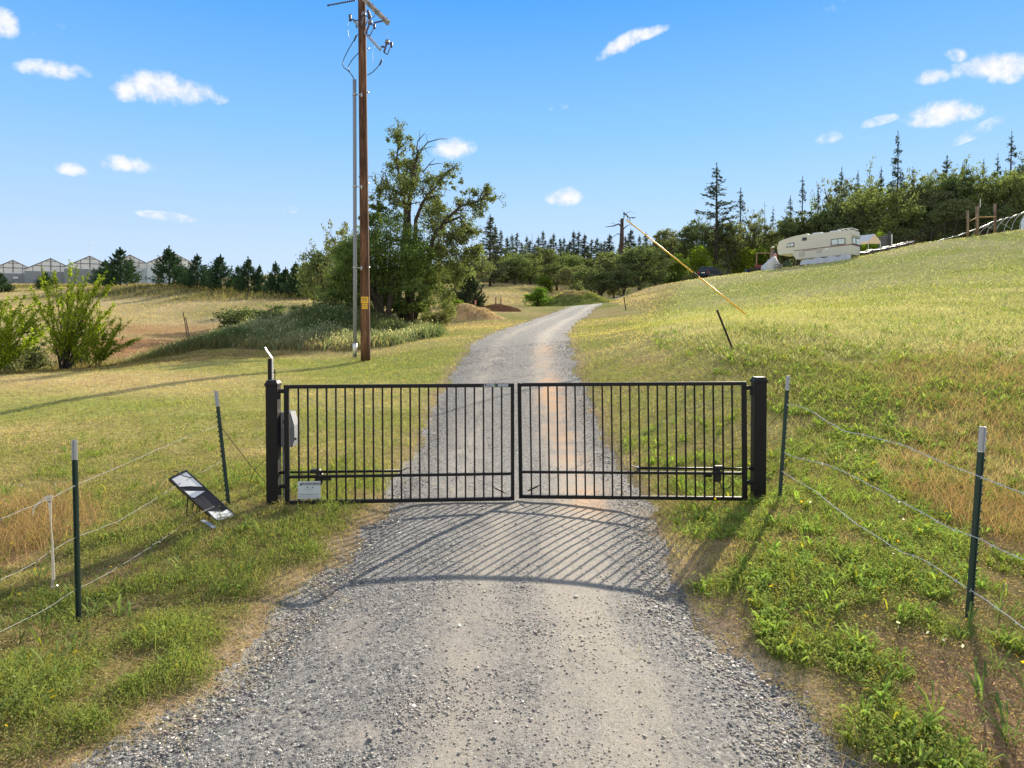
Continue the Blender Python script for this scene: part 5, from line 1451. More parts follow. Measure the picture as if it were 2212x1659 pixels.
c = mix2(c, jit(mix2(np.broadcast_to(np.array([.12, .135, .055]), (n, 3)), np.broadcast_to(np.array([.20, .185, .08]), (n, 3)), rs.random(n)), n, rs), brush)
h = (.04 + .07 * rs.random(n)) * (1 + y / 90) * (.5 + .5 * np.clip(.5 + pt, 0, 1)) + brush * rs.uniform(.2, .8, n) + .25 * np.clip(bank, 0, 1) * rs.random(n)
blades('field_grass', x, y, h, PXW(y) * 1.2, rs.uniform(.2, .9, n), c, GRASSM, rs, 1)

# 7. little leaves of clover and low weeds close to the ground, in cushions
x, y = field(580000, 1.9, 17, rs)
cm = clump(x, y)
keep = (rs.random(len(x)) < np.clip(.62 + cm, .12, 1)) & (gs(INS, x, y) < -.02) & ((x > 0) | (y < 13))
x, y, cm = x[keep], y[keep], cm[keep]; n = len(x)
Cc = np.stack([x, y, gs(GZ, x, y) + rs.uniform(.002, .022, n) + rs.random(n) * np.clip(cm + .2, 0, .9) * .10], -1)
Vv, Ff = leaves(Cc, 1.0, rs, .6, None, .6)
Vv = (np.repeat(Cc, 4, 0) + (Vv - np.repeat(Cc, 4, 0)) * np.repeat(np.maximum(.0072, y / 691 * .66), 4)[:, None])
t_l = np.clip(.25 + cm * 1.3 + rs.normal(size=n) * .25, 0, 1)
lc = mix2(jit(mix2(np.broadcast_to(np.array([.20, .18, .075]), (n, 3)), np.broadcast_to(np.array([.33, .26, .14]), (n, 3)), rs.random(n)), n, rs), jit(mix2(np.broadcast_to(g_green, (n, 3)), np.broadcast_to(g_lime, (n, 3)), rs.random(n)), n, rs), t_l)
tag(npmesh('weed_leaves', Vv, [Ff], GRASSM, col=np.repeat(lc, 4, 0)), kind='stuff')
x, y = field(300000, 1.9, 11, rs)
pat = vnoise(x, y, 1.15, 41, 3)
bv = np.clip(.55 - clump(x, y) * 1.2, .1, 1) * np.clip(-gs(INS, x, y) / .3 - .2, 0, 1) * np.clip(.35 + .65 * (x > 0) + gs(Z['thatch'], x, y), 0, 1)
keep = rs.random(len(x)) < bv * .8
x, y = x[keep], y[keep]; n = len(x)
Cc = np.stack([x, y, gs(GZ, x, y) + rs.uniform(.002, .03, n) + rs.random(n) * np.clip(vnoise(x, y, 5.5, 49, 2) + .1, 0, 1) * .06], -1)
Vv, Ff = leaves(Cc, 1.0, rs, .35, None, .5)
Vv = (np.repeat(Cc, 4, 0) + (Vv - np.repeat(Cc, 4, 0)) * np.repeat(np.maximum(.009, y / 691 * .7), 4)[:, None])
dc = np.where((rs.random(n) < .6)[:, None], np.array([.33, .23, .14]), np.where((rs.random(n) < .6)[:, None], np.array([.47, .36, .24]), np.array([.20, .19, .07])))
tag(npmesh('dead_weeds', Vv, [Ff], GRASSM, col=np.repeat(jit(dc, n, rs), 4, 0)), kind='stuff')

# 8. broad-leaved rosettes and grass tufts, bright against the bare patches
def tufts(name, px, py, rad, leaf_w, count, col, up, rs):
    X = []; Y_ = []; A = []; Lh = []; C = []; Wd = []; Z_ = []
    P = []; Fq = []; cc = []; k = 0
    for i in range(len(px)):
        m = rs.integers(count[0], count[1]); z0 = float(gs(GZ, px[i:i + 1], py[i:i + 1])[0])
        base = np.array([px[i], py[i], z0])
        ccol = jit(col, 1, rs, .22, .08)[0]
        for _ in range(m):
            a = rs.uniform(0, 6.283); L = rad[i] * rs.uniform(.55, 1.15); el = up * rs.uniform(.6, 1.25)
            d = np.array([math.cos(a), math.sin(a), 0]); sd_ = np.array([-d[1], d[0], 0]); w = leaf_w * L * rs.uniform(.7, 1.3)
            b0 = base + np.array([rs.normal() * .012, rs.normal() * .012, -.008])
            p1 = b0 + d * L * .34 + np.array([0, 0, L * .42 * el]); p2 = b0 + d * L * .70 + np.array([0, 0, L * .62 * el]); p3 = b0 + d * L + np.array([0, 0, L * .50 * el])
            P += [b0 - sd_ * w * .18, b0 + sd_ * w * .18, p1 + sd_ * w * .42, p1 - sd_ * w * .42, p2 + sd_ * w * .5, p2 - sd_ * w * .5, p3]
            Fq.append(((k, k + 1, k + 2, k + 3), (k + 3, k + 2, k + 4, k + 5), (k + 5, k + 4, k + 6)))
            cv = ccol * rs.uniform(.8, 1.25)
            if rs.random() < .06: cv = np.array([.40, .36, .05])
            cc += [cv] * 7; k += 7
    F4 = np.array([f for t in Fq for f in t[:2]]); F3 = np.array([t[2] for t in Fq])
    return tag(npmesh(name, np.array(P), [F4, F3], leafmat('broad_leaf', .45, .2, None, .0), col=np.array(cc)), kind='stuff')
def pick(n, y0, y1, cond):
    x, y = field(n, y0, y1, rs); k = cond(x, y); return x[k], y[k]
cl1 = lambda x, y: (x > .6) & (gs(INS, x, y) < -.12) & (clump(x, y) > .26)
x, y = pick(16000, 2.0, 11, cl1)
tufts('broadleaf_weeds', x, y, rs.uniform(.04, .11, len(x)), .15, (8, 14), g_lime * np.array([.92, 1.04, .9]), 1.5, rs)
cl2 = lambda x, y: (x < -.6) & (gs(INS, x, y) < -.2) & (clump(x, y) > .42)
x, y = pick(9000, 2.0, 11, cl2)
tufts('verge_weeds', x, y, rs.uniform(.04, .10, len(x)), .13, (8, 13), g_green * np.array([1.25, 1.3, 1.1]), 1.5, rs)
cl3 = lambda x, y: (gs(INS, x, y) < -.25) & (gs(Z['hill'], x, y) > .2) & (clump(x, y) > .16 + np.clip((y - 12) * .06, 0, 1))
x, y = pick(13000, 7.5, 22, cl3)
tufts('bank_weeds', x, y, rs.uniform(.06, .15, len(x)), .15, (7, 11), g_lime * np.array([.9, 1.0, .9]), 1.3, rs)
x, y = pick(5200, 15, 70, lambda x, y: (gs(Z['hill'], x, y) > .6) & (vnoise(x, y, .3, 66, 3) > .12))
tufts('hill_tufts', x, y, rs.uniform(.07, .18, len(x)) * (1 + y / 120), .10, (6, 10), np.array([.21, .27, .085]), 1.4, rs)
x, y = pick(6000, 13, 45, lambda x, y: (gs(Z['hill'], x, y) > .7) & (vnoise(x, y, .22, 67, 3) > .1))
tufts('pale_tufts', x, y, rs.uniform(.06, .15, len(x)), .09, (5, 9), g_pale * np.array([.80, .80, .72]), 1.7, rs)
# taller wispy plants by the left fence and the road edge
x, y = pick(900, 2.4, 8.5, lambda x, y: ((x < -1.6) & (gs(INS, x, y) < -.6)) | ((x > 1.9) & (x < 3.2) & (y < 6.5) & (vnoise(x, y, 1.2, 96, 2) > .1)))
tufts('tall_weeds', x, y, rs.uniform(.08, .17, len(x)), .07, (8, 14), np.array([.16, .21, .065]), 1.5, rs)

# 9. straw lying along the edges of the drive
x, y = field(150000, 2.0, 14, rs)
ins = gs(INS, x, y)
p_ = np.exp(-((ins + .06) / .19) ** 2) * np.clip(.5 + vnoise(x, y, 2.2, 97, 3) * 1.7, .05, 1) + .10 * (ins < -.1) + .16 * np.exp(-((ins - .25) / .3) ** 2) * np.clip(vnoise(x, y, 2.4, 99, 2) * 2, 0, 1) * (ins > 0)
keep = rs.random(len(x)) < p_ * .75
x, y = x[keep], y[keep]; n = len(x)
blades('straw_litter', x, y, rs.uniform(.05, .17, n), np.maximum(.0032, y / 691 * .5), rs.uniform(1.1, 1.28, n), jit(mix2(np.broadcast_to(g_straw, (n, 3)), np.broadcast_to(g_tan * .8, (n, 3)), rs.random(n)), n, rs), GRASSM, rs, 1, -.006)

# 10. loose stone on the drive
def stones(name, x, y, s, col, rs):
    n = len(x); z = gs(GZ, x, y)
    b = np.array([(1, 0, 0), (-1, 0, 0), (0, 1, 0), (0, -1, 0), (0, 0, 1), (0, 0, -1)], float)
    f = np.array([(0, 2, 4), (2, 1, 4), (1, 3, 4), (3, 0, 4), (2, 0, 5), (1, 2, 5), (3, 1, 5), (0, 3, 5)])
    Vv = b[None] * rs.uniform(.55, 1.25, (n, 6, 1)) + rs.normal(size=(n, 6, 3)) * .16
    q = rs.normal(size=(n, 4)); q /= np.linalg.norm(q, axis=1, keepdims=True)
    w_, X, Y, Z_ = q.T
    Rm = np.stack([1 - 2 * (Y * Y + Z_ * Z_), 2 * (X * Y - Z_ * w_), 2 * (X * Z_ + Y * w_), 2 * (X * Y + Z_ * w_), 1 - 2 * (X * X + Z_ * Z_), 2 * (Y * Z_ - X * w_), 2 * (X * Z_ - Y * w_), 2 * (Y * Z_ + X * w_), 1 - 2 * (X * X + Y * Y)], -1).reshape(n, 3, 3)
    Vv = np.einsum('nij,nkj->nki', Rm, Vv) * s[:, None, None] * np.array([1, 1, .62])
    Vv += np.stack([x, y, z + s * .18], -1)[:, None]
    Fq = (np.arange(n) * 6)[:, None, None] + f[None]
    m = bpy.data.materials.get('loose_stone')
    if not m:
        m = bpy.data.materials.new('loose_stone'); m.use_nodes = True
        nn = NT(m.node_tree); nn.n.clear()
        c = nn.new('ShaderNodeAttribute', attribute_name='col').outputs['Color']
        P_ = nn.new('ShaderNodeNewGeometry').outputs['Position']
        c = nn.mix(nn.noise(P_, 120, 3), c, (1.5, 1.45, 1.4), 'MULTIPLY')
        d = nn.new('ShaderNodeBsdfPrincipled', inp={'Base Color': c, 'Roughness': .85, 'Specular IOR Level': .25})
        nn.l.new(d.outputs[0], nn.new('ShaderNodeOutputMaterial').inputs[0])
    return tag(npmesh(name, Vv.reshape(-1, 3), [Fq.reshape(-1, 3)], m, col=np.repeat(col, 6, 0)), kind='stuff')
x, y = field(520000, 1.8, 22, rs, .6)
ins, lat = gs(INS, x, y), gs(LAT, x, y)
berm = np.exp(-((ins - .16) / .2) ** 2)
mid = np.exp(-((lat - .33) / .09) ** 2) + np.exp(-((lat - .60) / .05) ** 2) * .8
patch = np.clip(.25 + vnoise(x, y, 1.4, 98, 3) * 1.3, 0, 1)
trk = np.clip(np.exp(-((lat - .47) / .07) ** 2) * .7 + np.exp(-((lat - .72) / .10) ** 2), 0, 1)
p_ = np.clip(berm * .8 * np.clip(.5 + patch, 0, 1) + mid * .5 * patch + .30 * patch + .10, 0, 1) * (1 - .45 * trk) * (ins > -.12) + .28 * np.exp(-((ins + .25) / .22) ** 2) * patch * (ins <= -.12)
keep = rs.random(len(x)) < p_
x, y, berm = x[keep], y[keep], berm[keep]; n = len(x)
trk = trk[keep]
s = np.exp(rs.normal(size=n) * .42) * .0048 * (1 + .5 * berm); s = np.maximum(np.minimum(s, .02), y / 691 * .42)
tone = rs.random(n); base = np.where((tone < .55)[:, None], np.array([.14, .138, .138]), np.where((tone < .9)[:, None], np.array([.24, .23, .22]), np.array([.42, .40, .37])))
base = mix2(base, np.broadcast_to(np.array([.30, .265, .22]), (n, 3)), trk * .65)
stones('loose_gravel', x, y, s, jit(base, n, rs, .35, .06), rs)
# a few yellow and white flowers
x, y = pick(260, 2.6, 9, lambda x, y: (gs(INS, x, y) < -.5))
Cf = np.stack([x, y, gs(GZ, x, y) + rs.uniform(.05, .12, len(x))], -1)
Vv, Ff = leaves(Cf, .012, rs, .9, None, .7)
fc = np.where((rs.random(len(x)) < .7)[:, None], np.array([.75, .50, .03]), np.array([.75, .75, .72]))
tag(npmesh('weed_blossoms', Vv, [Ff], GRASSM, col=np.repeat(fc, 4, 0)), kind='stuff')
# ------------------------------------------------------------------ utility pole
def wood_mat(name, c1, c2, sx=9.0, sz=.7):
    m = bpy.data.materials.new(name); m.use_nodes = True
    n = NT(m.node_tree); n.n.clear()
    co = n.new('ShaderNodeTexCoord').outputs['Object']
    st = n.noise(n.vmath('MULTIPLY', co, (sx, sx, sz)), 2.2, 7, .68)
    pa = n.noise(n.vmath('MULTIPLY', co, (1.5, 1.5, .35)), 2.0, 4, .6)
    c = n.mix(n.maprange(st, .34, .66), c1, c2)
    c = n.mix(n.maprange(pa, .35, .7), c, tuple(x * .55 for x in c1))
    b = n.new('ShaderNodeBsdfPrincipled', inp={'Base Color': c, 'Roughness': .85, 'Specular IOR Level': .2})
    bp = n.new('ShaderNodeBump', inp={'Strength': .6, 'Distance': .012, 'Height': st}); n.l.new(bp.outputs[0], b.inputs['Normal'])
    n.l.new(b.outputs[0], n.new('ShaderNodeOutputMaterial').inputs[0])
    return m
POLEW = wood_mat('treated_pole_wood', (.085, .042, .025), (.22, .115, .068))
ARMW = wood_mat('weathered_arm_wood', (.20, .18, .16), (.36, .33, .30))
POSTW = wood_mat('fence_post_wood', (.16, .11, .075), (.30, .22, .15))
PVC = pmat('grey_conduit', (.18, .195, .23), .45, 0, .06, 6)
PORC = pmat('grey_porcelain', (.16, .15, .20), .3, 0, .1, 20)
POLY = pmat('purple_polymer', (.05, .035, .06), .45, 0, .15, 20)
YEL = pmat('yellow_tag', (.62, .36, .02), .5, 0, .08, 20)
ORANGE = pmat('yellow_guard_plastic', (.72, .41, .02), .45, 0, .08, 3)
YP = 23.0
pb_ = at(790, 781, YP); px0, pz0 = pb_.x, gz(pb_.x, YP) - .3
up_pole = thing('utility_pole', 'tall brown wooden utility pole with cutouts, crossarm and a grey riser pipe', 'utility pole', (px0, YP, pz0))
org = Vector((px0, YP, pz0))
def zu(x_, y_, dy=0.0): return Vector(at(*zdisp(x_, y_, 780, 0, 6.637), YP + dy) - org)      # pixels of the pole-top close-up
def du(u, v, dy=0.0): return Vector(at(u, v, YP + dy) - org)
top = at(781.5, -25, YP) - org
m = MB(); seg = [Vector((0, 0, 0)).lerp(Vector(top), i / 14) for i in range(15)]
m.tube(seg, [.162 - .036 * i / 14 for i in range(15)], 20); m.build('pole', POLEW, up_pole, smooth=True)
# crossarm: runs away to the right and toward the camera, its far part hidden by the pole
m = MB()
a, b = zu(720, -20, -.25), zu(1110, 370, -1.35); d = (b - a)
back = a - d * .9
def beam(m, a, b, w, h):
    d = (b - a).normalized(); s = d.cross(Vector((0, 0, 1))).normalized() * w / 2; u = s.cross(d).normalized() * h / 2
    p = [a - s - u, a + s - u, a + s + u, a - s + u, b - s - u, b + s - u, b + s + u, b - s + u]
    m.poly(p, [(0, 1, 2, 3), (7, 6, 5, 4), (0, 4, 5, 1), (1, 5, 6, 2), (2, 6, 7, 3), (3, 7, 4, 0)])
beam(m, back, b, .10, .13); ca_ = m.build('crossarm', ARMW, up_pole)
m = MB()
for q in (.95, .66, .38):
    p = a.lerp(b, q); m.tube([p - Vector((0, 0, .12)), p + Vector((0, 0, .12))], .012, 6)
m.build('bolt', DARKST, ca_)
# lower cutout arm
m = MB(); a2, b2 = zu(560, 330, .4), zu(985, 805, -.75); beam(m, a2, b2, .06, .08)
la = m.build('equipment_arm', STEEL, up_pole)
def insul(m, a, b, n, r0, r1):
    pts = []; rad = []
    for i in range(n * 2 + 1):
        pts.append(a.lerp(b, i / (n * 2))); rad.append(r1 if i % 2 else r0)
    m.tube(pts, rad, 10)
def cutout(top_, mid, bot, tube_top, tube_bot, label=None):
    """fused cutout: cap, ribbed insulator, fuse tube hanging beside it"""
    c = MB(); insul(c, top_.lerp(bot, .30), bot, 5, .022, .042); o = c.build('cutout', POLY, up_pole, smooth=True)
    c = MB(); c.tube([top_, top_.lerp(bot, .12), top_.lerp(bot, .30)], [.035, .07, .075], 10); c.build('cap', PORC, o, smooth=True)
    c = MB(); c.tube([tube_top, tube_bot], .014, 8); c.tube([top_.lerp(bot, .3), tube_top], .015, 6); c.tube([bot, tube_bot], .015, 6)
    c.tube([tube_top + Vector((0, 0, .07)), tube_top - Vector((0, 0, .09))], [.045, .03], 8); c.build('fuse_tube', POLY, o, smooth=True)
cutout(zu(1110, 640, -.9), None, zu(1045, 850, -.9), zu(1165, 725, -.9), zu(1100, 885, -.9))
cutout(zu(835, 320, -.4), None, zu(755, 530, -.4), zu(890, 425, -.4), zu(815, 585, -.4))
cutout(zu(725, 190, -.3), None, zu(670, 390, -.3), zu(800, 270, -.3), zu(735, 440, -.3))
m = MB(); insul(m, zu(495, 235, .3), zu(500, 345, .3), 4, .03, .055); m.tube([zu(500, 300, .3), zu(545, 320, .3), zu(600, 335, .2), zu(650, 325, 0)], .02, 6); m.build('arrester', POLY, up_pole, smooth=True)
m = MB(); insul(m, zu(585, 340, .4), zu(608, 450, .4), 4, .02, .04); m.build('arrester', POLY, up_pole, smooth=True)
m = MB(); insul(m, zu(780, 170, -.3), zu(830, 290, -.5), 4, .03, .05); m.build('arrester', POLY, up_pole, smooth=True)
m = MB(); insul(m, zu(580, 5, .6), zu(150, 85, 1.2), 12, .012, .034); m.tube([zu(150, 85, 1.2), zu(130, 88, 1.25)], .03, 6); m.build('strain_insulator', POLY, up_pole, smooth=True)
m = MB(); insul(m, zu(1025, 340, -1.1), zu(885, 368, -1.8), 5, .012, .03); m.build('strain_insulator', POLY, up_pole, smooth=True)
m = MB(); insul(m, zu(1000, 760, -.75), zu(1045, 755, -.9), 2, .02, .035); m.build('bracket', POLY, la)
m = MB(); m.tube([zu(895, 220, -.6), zu(893, 270, -.6), zu(850, 280, -.55)], .012, 5); m.build('bracket', DARKST, ca_)
# riser cables and thin bare jumpers
LEAD = pmat('grey_jumper', (.45, .50, .56), .5, .3)
for lst, r, mt in [([(560, 1275), (530, 1225), (470, 1150), (400, 1100), (370, 1050), (400, 940), (470, 800), (560, 650), (620, 555)], .014, CABLE), ([(560, 1275), (510, 1200), (470, 1130), (470, 1070), (520, 980), (600, 890), (650, 845)], .014, CABLE), ([(775, 1220), (860, 1170), (940, 1090), (990, 1020), (1020, 965)], .014, CABLE),
                   ([(500, 690), (470, 560), (455, 420), (480, 340)], .004, LEAD), ([(600, 140), (560, 200), (510, 235)], .004, LEAD), ([(940, 640), (980, 560), (1050, 535), (1105, 565), (1118, 640)], .004, LEAD), ([(930, 470), (1000, 455), (1090, 405)], .004, LEAD), ([(880, 1085), (860, 950), (870, 800), (900, 720)], .004, LEAD)]:
    m = MB(); m.tube([zu(*q, -.25 if r > .01 else -.3) for q in lst], r, 6); m.build('cable', mt, up_pole, smooth=True)
m = MB()
for q in [(600, 610), (975, 1070)]: p = zu(*[(578, 620), (992, 1010)][0 if q[0] == 600 else 1], -.25); m.tube([p + Vector((-.04, 0, -.09)), p + Vector((.04, 0, .09))], .026, 8)
m.build('cable_sleeve', CABLE, up_pole)
# riser pipe with stand-off clamps
m = MB(); m.tube([zu(567, 1290, -.1), du(766.2, 300, -.1), du(766.8, 600, -.1), du(766.5, 772, -.1)], [.060, .060, .062, .064], 14); rp = m.build('riser_conduit', PVC, up_pole, smooth=True)
m = MB(); m.tube([du(766.6, 742, -.1), du(766.5, 764, -.1)], .074, 14); m.build('conduit_foot', PALE, rp, smooth=True)
for u_q, v in ((766, 204), (766.3, 403), (766.6, 578)):
    m = MB(); c = du(u_q, v, -.1); m.tube([c + Vector((0, 0, .025)), c - Vector((0, 0, .025))], .072, 12); m.tube([c, du(782, v + 1, -.15)], .018, 6); m.tube([du(781, v - 3, -.17), du(781, v + 6, -.17)], .03, 6); m.build('clamp', STEEL, rp, smooth=True)
for (u_q, v) in ((793, 200), (794, 396), (795.5, 578), (794.3, 105)):
    m = MB(); c = du(u_q, v, -.1); m.tube([c, c + Vector((.05, -.03, 0))], .028, 8); m.build('bolt', STEEL, up_pole, smooth=True)
# step-like staples on the left flank
# yellow number tags
t1 = [du(780.0, 641, -.175), du(795.2, 641, -.175), du(795.2, 655, -.175), du(780.0, 655, -.175)]
t2 = [du(781.6, 656, -.176), du(793.6, 656, -.176), du(793.6, 667.5, -.176), du(781.6, 667.5, -.176)]
for q in (t1, t2):
    m = MB(); m.prism(q, (0, .012, 0)); tg = m.build('number_tag', YEL, up_pole)
    w_ = q[1].x - q[0].x; h_ = q[0].z - q[3].z
    m = MB(); rr_ = random.Random(4)
    for k in range(4):
        x_ = q[0].x + w_ * (.18 + .18 * k); m.box((x_, q[0].y - .002, q[3].z + h_ * .28), (x_ + w_ * .05, q[0].y - .0005, q[3].z + h_ * .78)); m.box((x_ - w_ * .03, q[0].y - .002, q[3].z + h_ * .70), (x_ + w_ * .09, q[0].y - .0004, q[3].z + h_ * .78))
    m.build('digit', SIGNK, tg)
# guy wire from the pole top to its anchor on the bank, with two yellow guards
anc = at(1618, 684, 21.5); anc.z = gz(anc.x, anc.y)
att = up_pole.location + du(783, 24, -.05)
gw = thing('guy_wire', 'yellow guarded guy wire slanting from the utility pole down to the bank', 'guy wire', anc)
dv = (att - anc)
m = MB(); m.tube([Vector((0, 0, -.1)), dv * .25, dv * .5, dv], .0012, 5); m.build('wire', STEEL, gw)
def on_wire(u):
    lo, hi = 0, 1
    for _ in range(40):
        mid = (lo + hi) / 2; p = anc + dv * mid; q = CX + F * p.x / p.y
        if q > u: lo = mid
        else: hi = mid
    return lo
k1, k2 = on_wire(1502), on_wire(1352)
m = MB(); m.tube([dv * .004, dv * k1], .026, 10); m.build('guard', ORANGE, gw, smooth=True)
m = MB(); m.tube([dv * (k1 + .0015), dv * k2], [.024, .020], 10); m.build('guard', ORANGE, gw, smooth=True)
m = MB(); m.tube([dv * (k1 - .006), dv * (k1 + .006)], .030, 10); m.build('joint_band', DARKST, gw, smooth=True)

# ------------------------------------------------------------------ fifth-wheel trailer on the hill
CREAM = pmat('cream_siding', (.55, .535, .48), .5, 0, .10, 1.6)
CREAMD = pmat('worn_cream_siding', (.42, .40, .36), .55, 0, .12, 3)
MAROON = pmat('maroon_stripe', (.16, .06, .06), .5)
GLASSP = pmat('pale_window_glass', (.55, .62, .68), .12, 0, .05, 4)
GLASSD = pmat('dark_window_glass', (.03, .035, .045), .12)
RUBBER = pmat('rubber', (.02, .02, .02), .8)
TARPG = pmat('grey_tarp', (.42, .45, .48), .55, 0, .15, 3, .8, 6)
TARPS = pmat('silver_tarp', (.50, .52, .54), .5, 0, .12, 3, .8, 5)
TARPK = pmat('black_tarp', (.035, .04, .05), .6, 0, .25, 3, .6, 8)
CANVASC = pmat('cream_canvas', (.62, .50, .36), .7, 0, .05, 3)
CANVASG = pmat('grey_canvas', (.50, .53, .58), .6, 0, .06, 3)
DULLW = pmat('dull_white_plastic', (.34, .35, .36), .6, 0, .25, 2)
REDP = pmat('faded_red_paint', (.20, .03, .04), .55, 0, .2, 6)
n_ = at(1679, 552, 70.0); r_ = at(1839.6, 551, 65.0)
yaw = math.atan2(r_.y - n_.y, r_.x - n_.x); TLEN = math.hypot(r_.x - n_.x, r_.y - n_.y)
zfloor = at(1838, 553.7, 65).z
rv = thing('travel_trailer', 'cream fifth-wheel trailer with maroon stripe parked on the hill crest', 'trailer', (n_.x, n_.y, zfloor), yaw)
rv.rotation_euler = (0, -R(1.4), yaw)
W_ = 2.35; H_ = 2.32; step = .26; LF = TLEN * .215; nz_ = .62
prof = [(LF + .35, 0), (TLEN, 0), (TLEN, H_ * .50), (TLEN - .0, H_), (TLEN * .44, H_ + .02), (TLEN * .42, H_ + .12), (TLEN * .25, H_ + .02), (.55, H_ - .52 + .30), (.22, H_ - .34), (-.02, H_ - .92), (.10, nz_), (LF, nz_)]
m = MB(); m.prism([(x, 0, z) for x, z in prof], (0, W_, 0)); m.build('body', CREAM, rv, bevel=.04)
def panel(m, pts, dep=.02): m.prism([(x, -.004, z) for x, z in pts], (0, -dep, 0))
for nm, x0, x1, z0, z1, cut, mat in (('window', .95, 1.75, 1.28, 1.70, .18, GLASSP), ('window', 2.55, 2.98, 1.78, 2.08, 0, GLASSD), ('window', TLEN * .74, TLEN * .925, 1.02, 1.62, 0, GLASSP)):
    m = MB(); panel(m, [(x0, z0), (x1, z0), (x1, z1), (x0 + cut, z1)], .03); wf = m.build(nm, DARKST, rv)
    if mat is GLASSP:
        xm = (x0 + x1) / 2
        for p_ in ([(x0 + .09, z0 + .06), (xm - .03, z0 + .06), (xm - .03, z1 - .06), (x0 + .06 + cut * .8, z1 - .06)], [(xm + .03, z0 + .06), (x1 - .06, z0 + .06), (x1 - .06, z1 - .06), (xm + .03, z1 - .06)]):
            m = MB(); m.prism([(x, -.036, z) for x, z in p_], (0, -.01, 0)); m.build('pane', mat, wf)
    else:
        m = MB(); m.prism([(x0 + .06, -.036, z0 + .05), (x1 - .06, -.036, z0 + .05), (x1 - .06, -.036, z1 - .05), (x0 + .06, -.036, z1 - .05)], (0, -.01, 0)); m.build('pane', mat, wf)
# rear windows
for y0, y1 in ((.16, 1.08), (1.16, 2.2)):
    m = MB(); m.box((TLEN + .004, y0, 1.0), (TLEN + .03, y1, 1.66)); wf = m.build('window', DARKST, rv)
    m = MB(); m.box((TLEN + .034, y0 + .07, 1.07), (TLEN + .042, y1 - .07, 1.59)); m.build('pane', GLASSP, wf)
m = MB(); m.box((TLEN + .004, .05, 1.78), (TLEN + .12, W_ - .05, 1.84)); m.build('rear_ledge', CREAMD, rv)
m = MB(); panel(m, [(LF + .2, .84), (TLEN, .90), (TLEN, .99), (LF + .2, .91)], .006); panel(m, [(LF + 1.0, .74), (LF + 3.0, .78), (LF + 3.0, .82), (LF + 1.0, .79)], .006)
m.box((TLEN + .004, .02, .90), (TLEN + .012, W_ - .02, .99)); m.build('stripe', MAROON, rv)
m = MB(); panel(m, [(LF + .65, .22), (LF + 1.25, .22), (LF + 1.25, .72), (LF + .65, .72)], .012); m.build('hatch', CREAMD, rv)
m = MB(); panel(m, [(TLEN * .55, .42), (TLEN * .62, .42), (TLEN * .62, .82), (TLEN * .55, .82)], .012); m.build('hatch', CREAMD, rv)
m = MB(); panel(m, [(TLEN * .66, .62), (TLEN * .70, .62), (TLEN * .70, .80), (TLEN * .66, .80)], .03); m.build('vent', WHITEP, rv)
m = MB(); m.cbox((TLEN * .46, .7, H_ + .025), (TLEN * .58, 1.5, H_ + .2), .04); m.build('roof_vent', WHITEP, rv)
m = MB(); m.cbox((TLEN * .70, .5, H_ + .025), (TLEN * .83, 1.6, H_ + .16), .04); m.build('roof_unit', WHITEP, rv)
m = MB()
for y in (.3, 2.0): m.tube([(TLEN * .82, y, H_ + .02), (TLEN * .82, y, H_ + .2), (TLEN - .05, y, H_ + .2), (TLEN - .05, y, H_ + .02)], .025, 6)
for x in (TLEN * .86, TLEN * .92, TLEN - .05): m.tube([(x, .3, H_ + .2), (x, 2.0, H_ + .2)], .025, 6)
m.build('roof_rack', WHITEP, rv)
m = MB(); m.tube([(LF + .1, .3, nz_), (LF + .1, .3, -.5)], .04, 6); m.tube([(LF + .1, 2, nz_), (LF + .1, 2, -.5)], .04, 6); m.build('landing_leg', DARKST, rv)
for x in (TLEN * .58, TLEN * .70):
    m = MB(); m.tube([(x, .05, -.1), (x, .3, -.1)], .34, 16); m.build('wheel', RUBBER, rv)
# tarp hung along the skirt
m = MB(); P_ = []
N = 26
for i in range(N + 1):
    x = LF + .9 + (TLEN - LF - .9) * i / N
    P_.append((x, -.05 - .03 * math.sin(i * 1.9), .02 - .10 * (1 - i / N) + .07 * math.sin(i * .9) - (.1 if i < 3 else 0))); P_.append((x, -.5 - .12 * math.sin(i * 1.3), -.62 + .0 * math.sin(i)))
m.poly(P_, [(2 * i, 2 * i + 1, 2 * i + 3, 2 * i + 2) for i in range(N)])
sk_ = m.build('skirt_tarp', TARPG); sk_.location = rv.location; sk_.rotation_euler = rv.rotation_euler
so = sk_.modifiers.new('thick', 'SOLIDIFY'); so.thickness = .015
tag(sk_, 'pale grey tarp draped along the lower side of the trailer', 'tarp')

def wobble_heap(name, u, v, Y, w, h, mat, label, cat, seed, sub=3, peak=0):
    bm = bmesh.new(); bmesh.ops.create_icosphere(bm, subdivisions=sub, radius=1)
    p = at(u, v, Y)
    for q in bm.verts:
        k = 1 + .28 * mnoise.noise(q.co * 1.7 + Vector((seed, 0, 0))); q.co = Vector((q.co.x * w / 2 * k, q.co.y * w / 2 * k, max(q.co.z, -.1) * h * k))
        if peak: q.co.z += peak * math.exp(-((q.co.x - .25 * w) ** 2) / (.02 * w * w)) * (q.co.z > .1 * h)
    me = bpy.data.meshes.new(name); bm.to_mesh(me); bm.free()
    for f in me.polygons: f.use_smooth = True
    me.materials.append(mat); o = bpy.data.objects.new(name, me); COL.objects.link(o); o.location = (p.x, p.y, gz(p.x, p.y) - .05)
    return tag(o, label, cat)
YJ = 71
def ground_to(u, v, Y):
    p = at(u, v, Y); return p
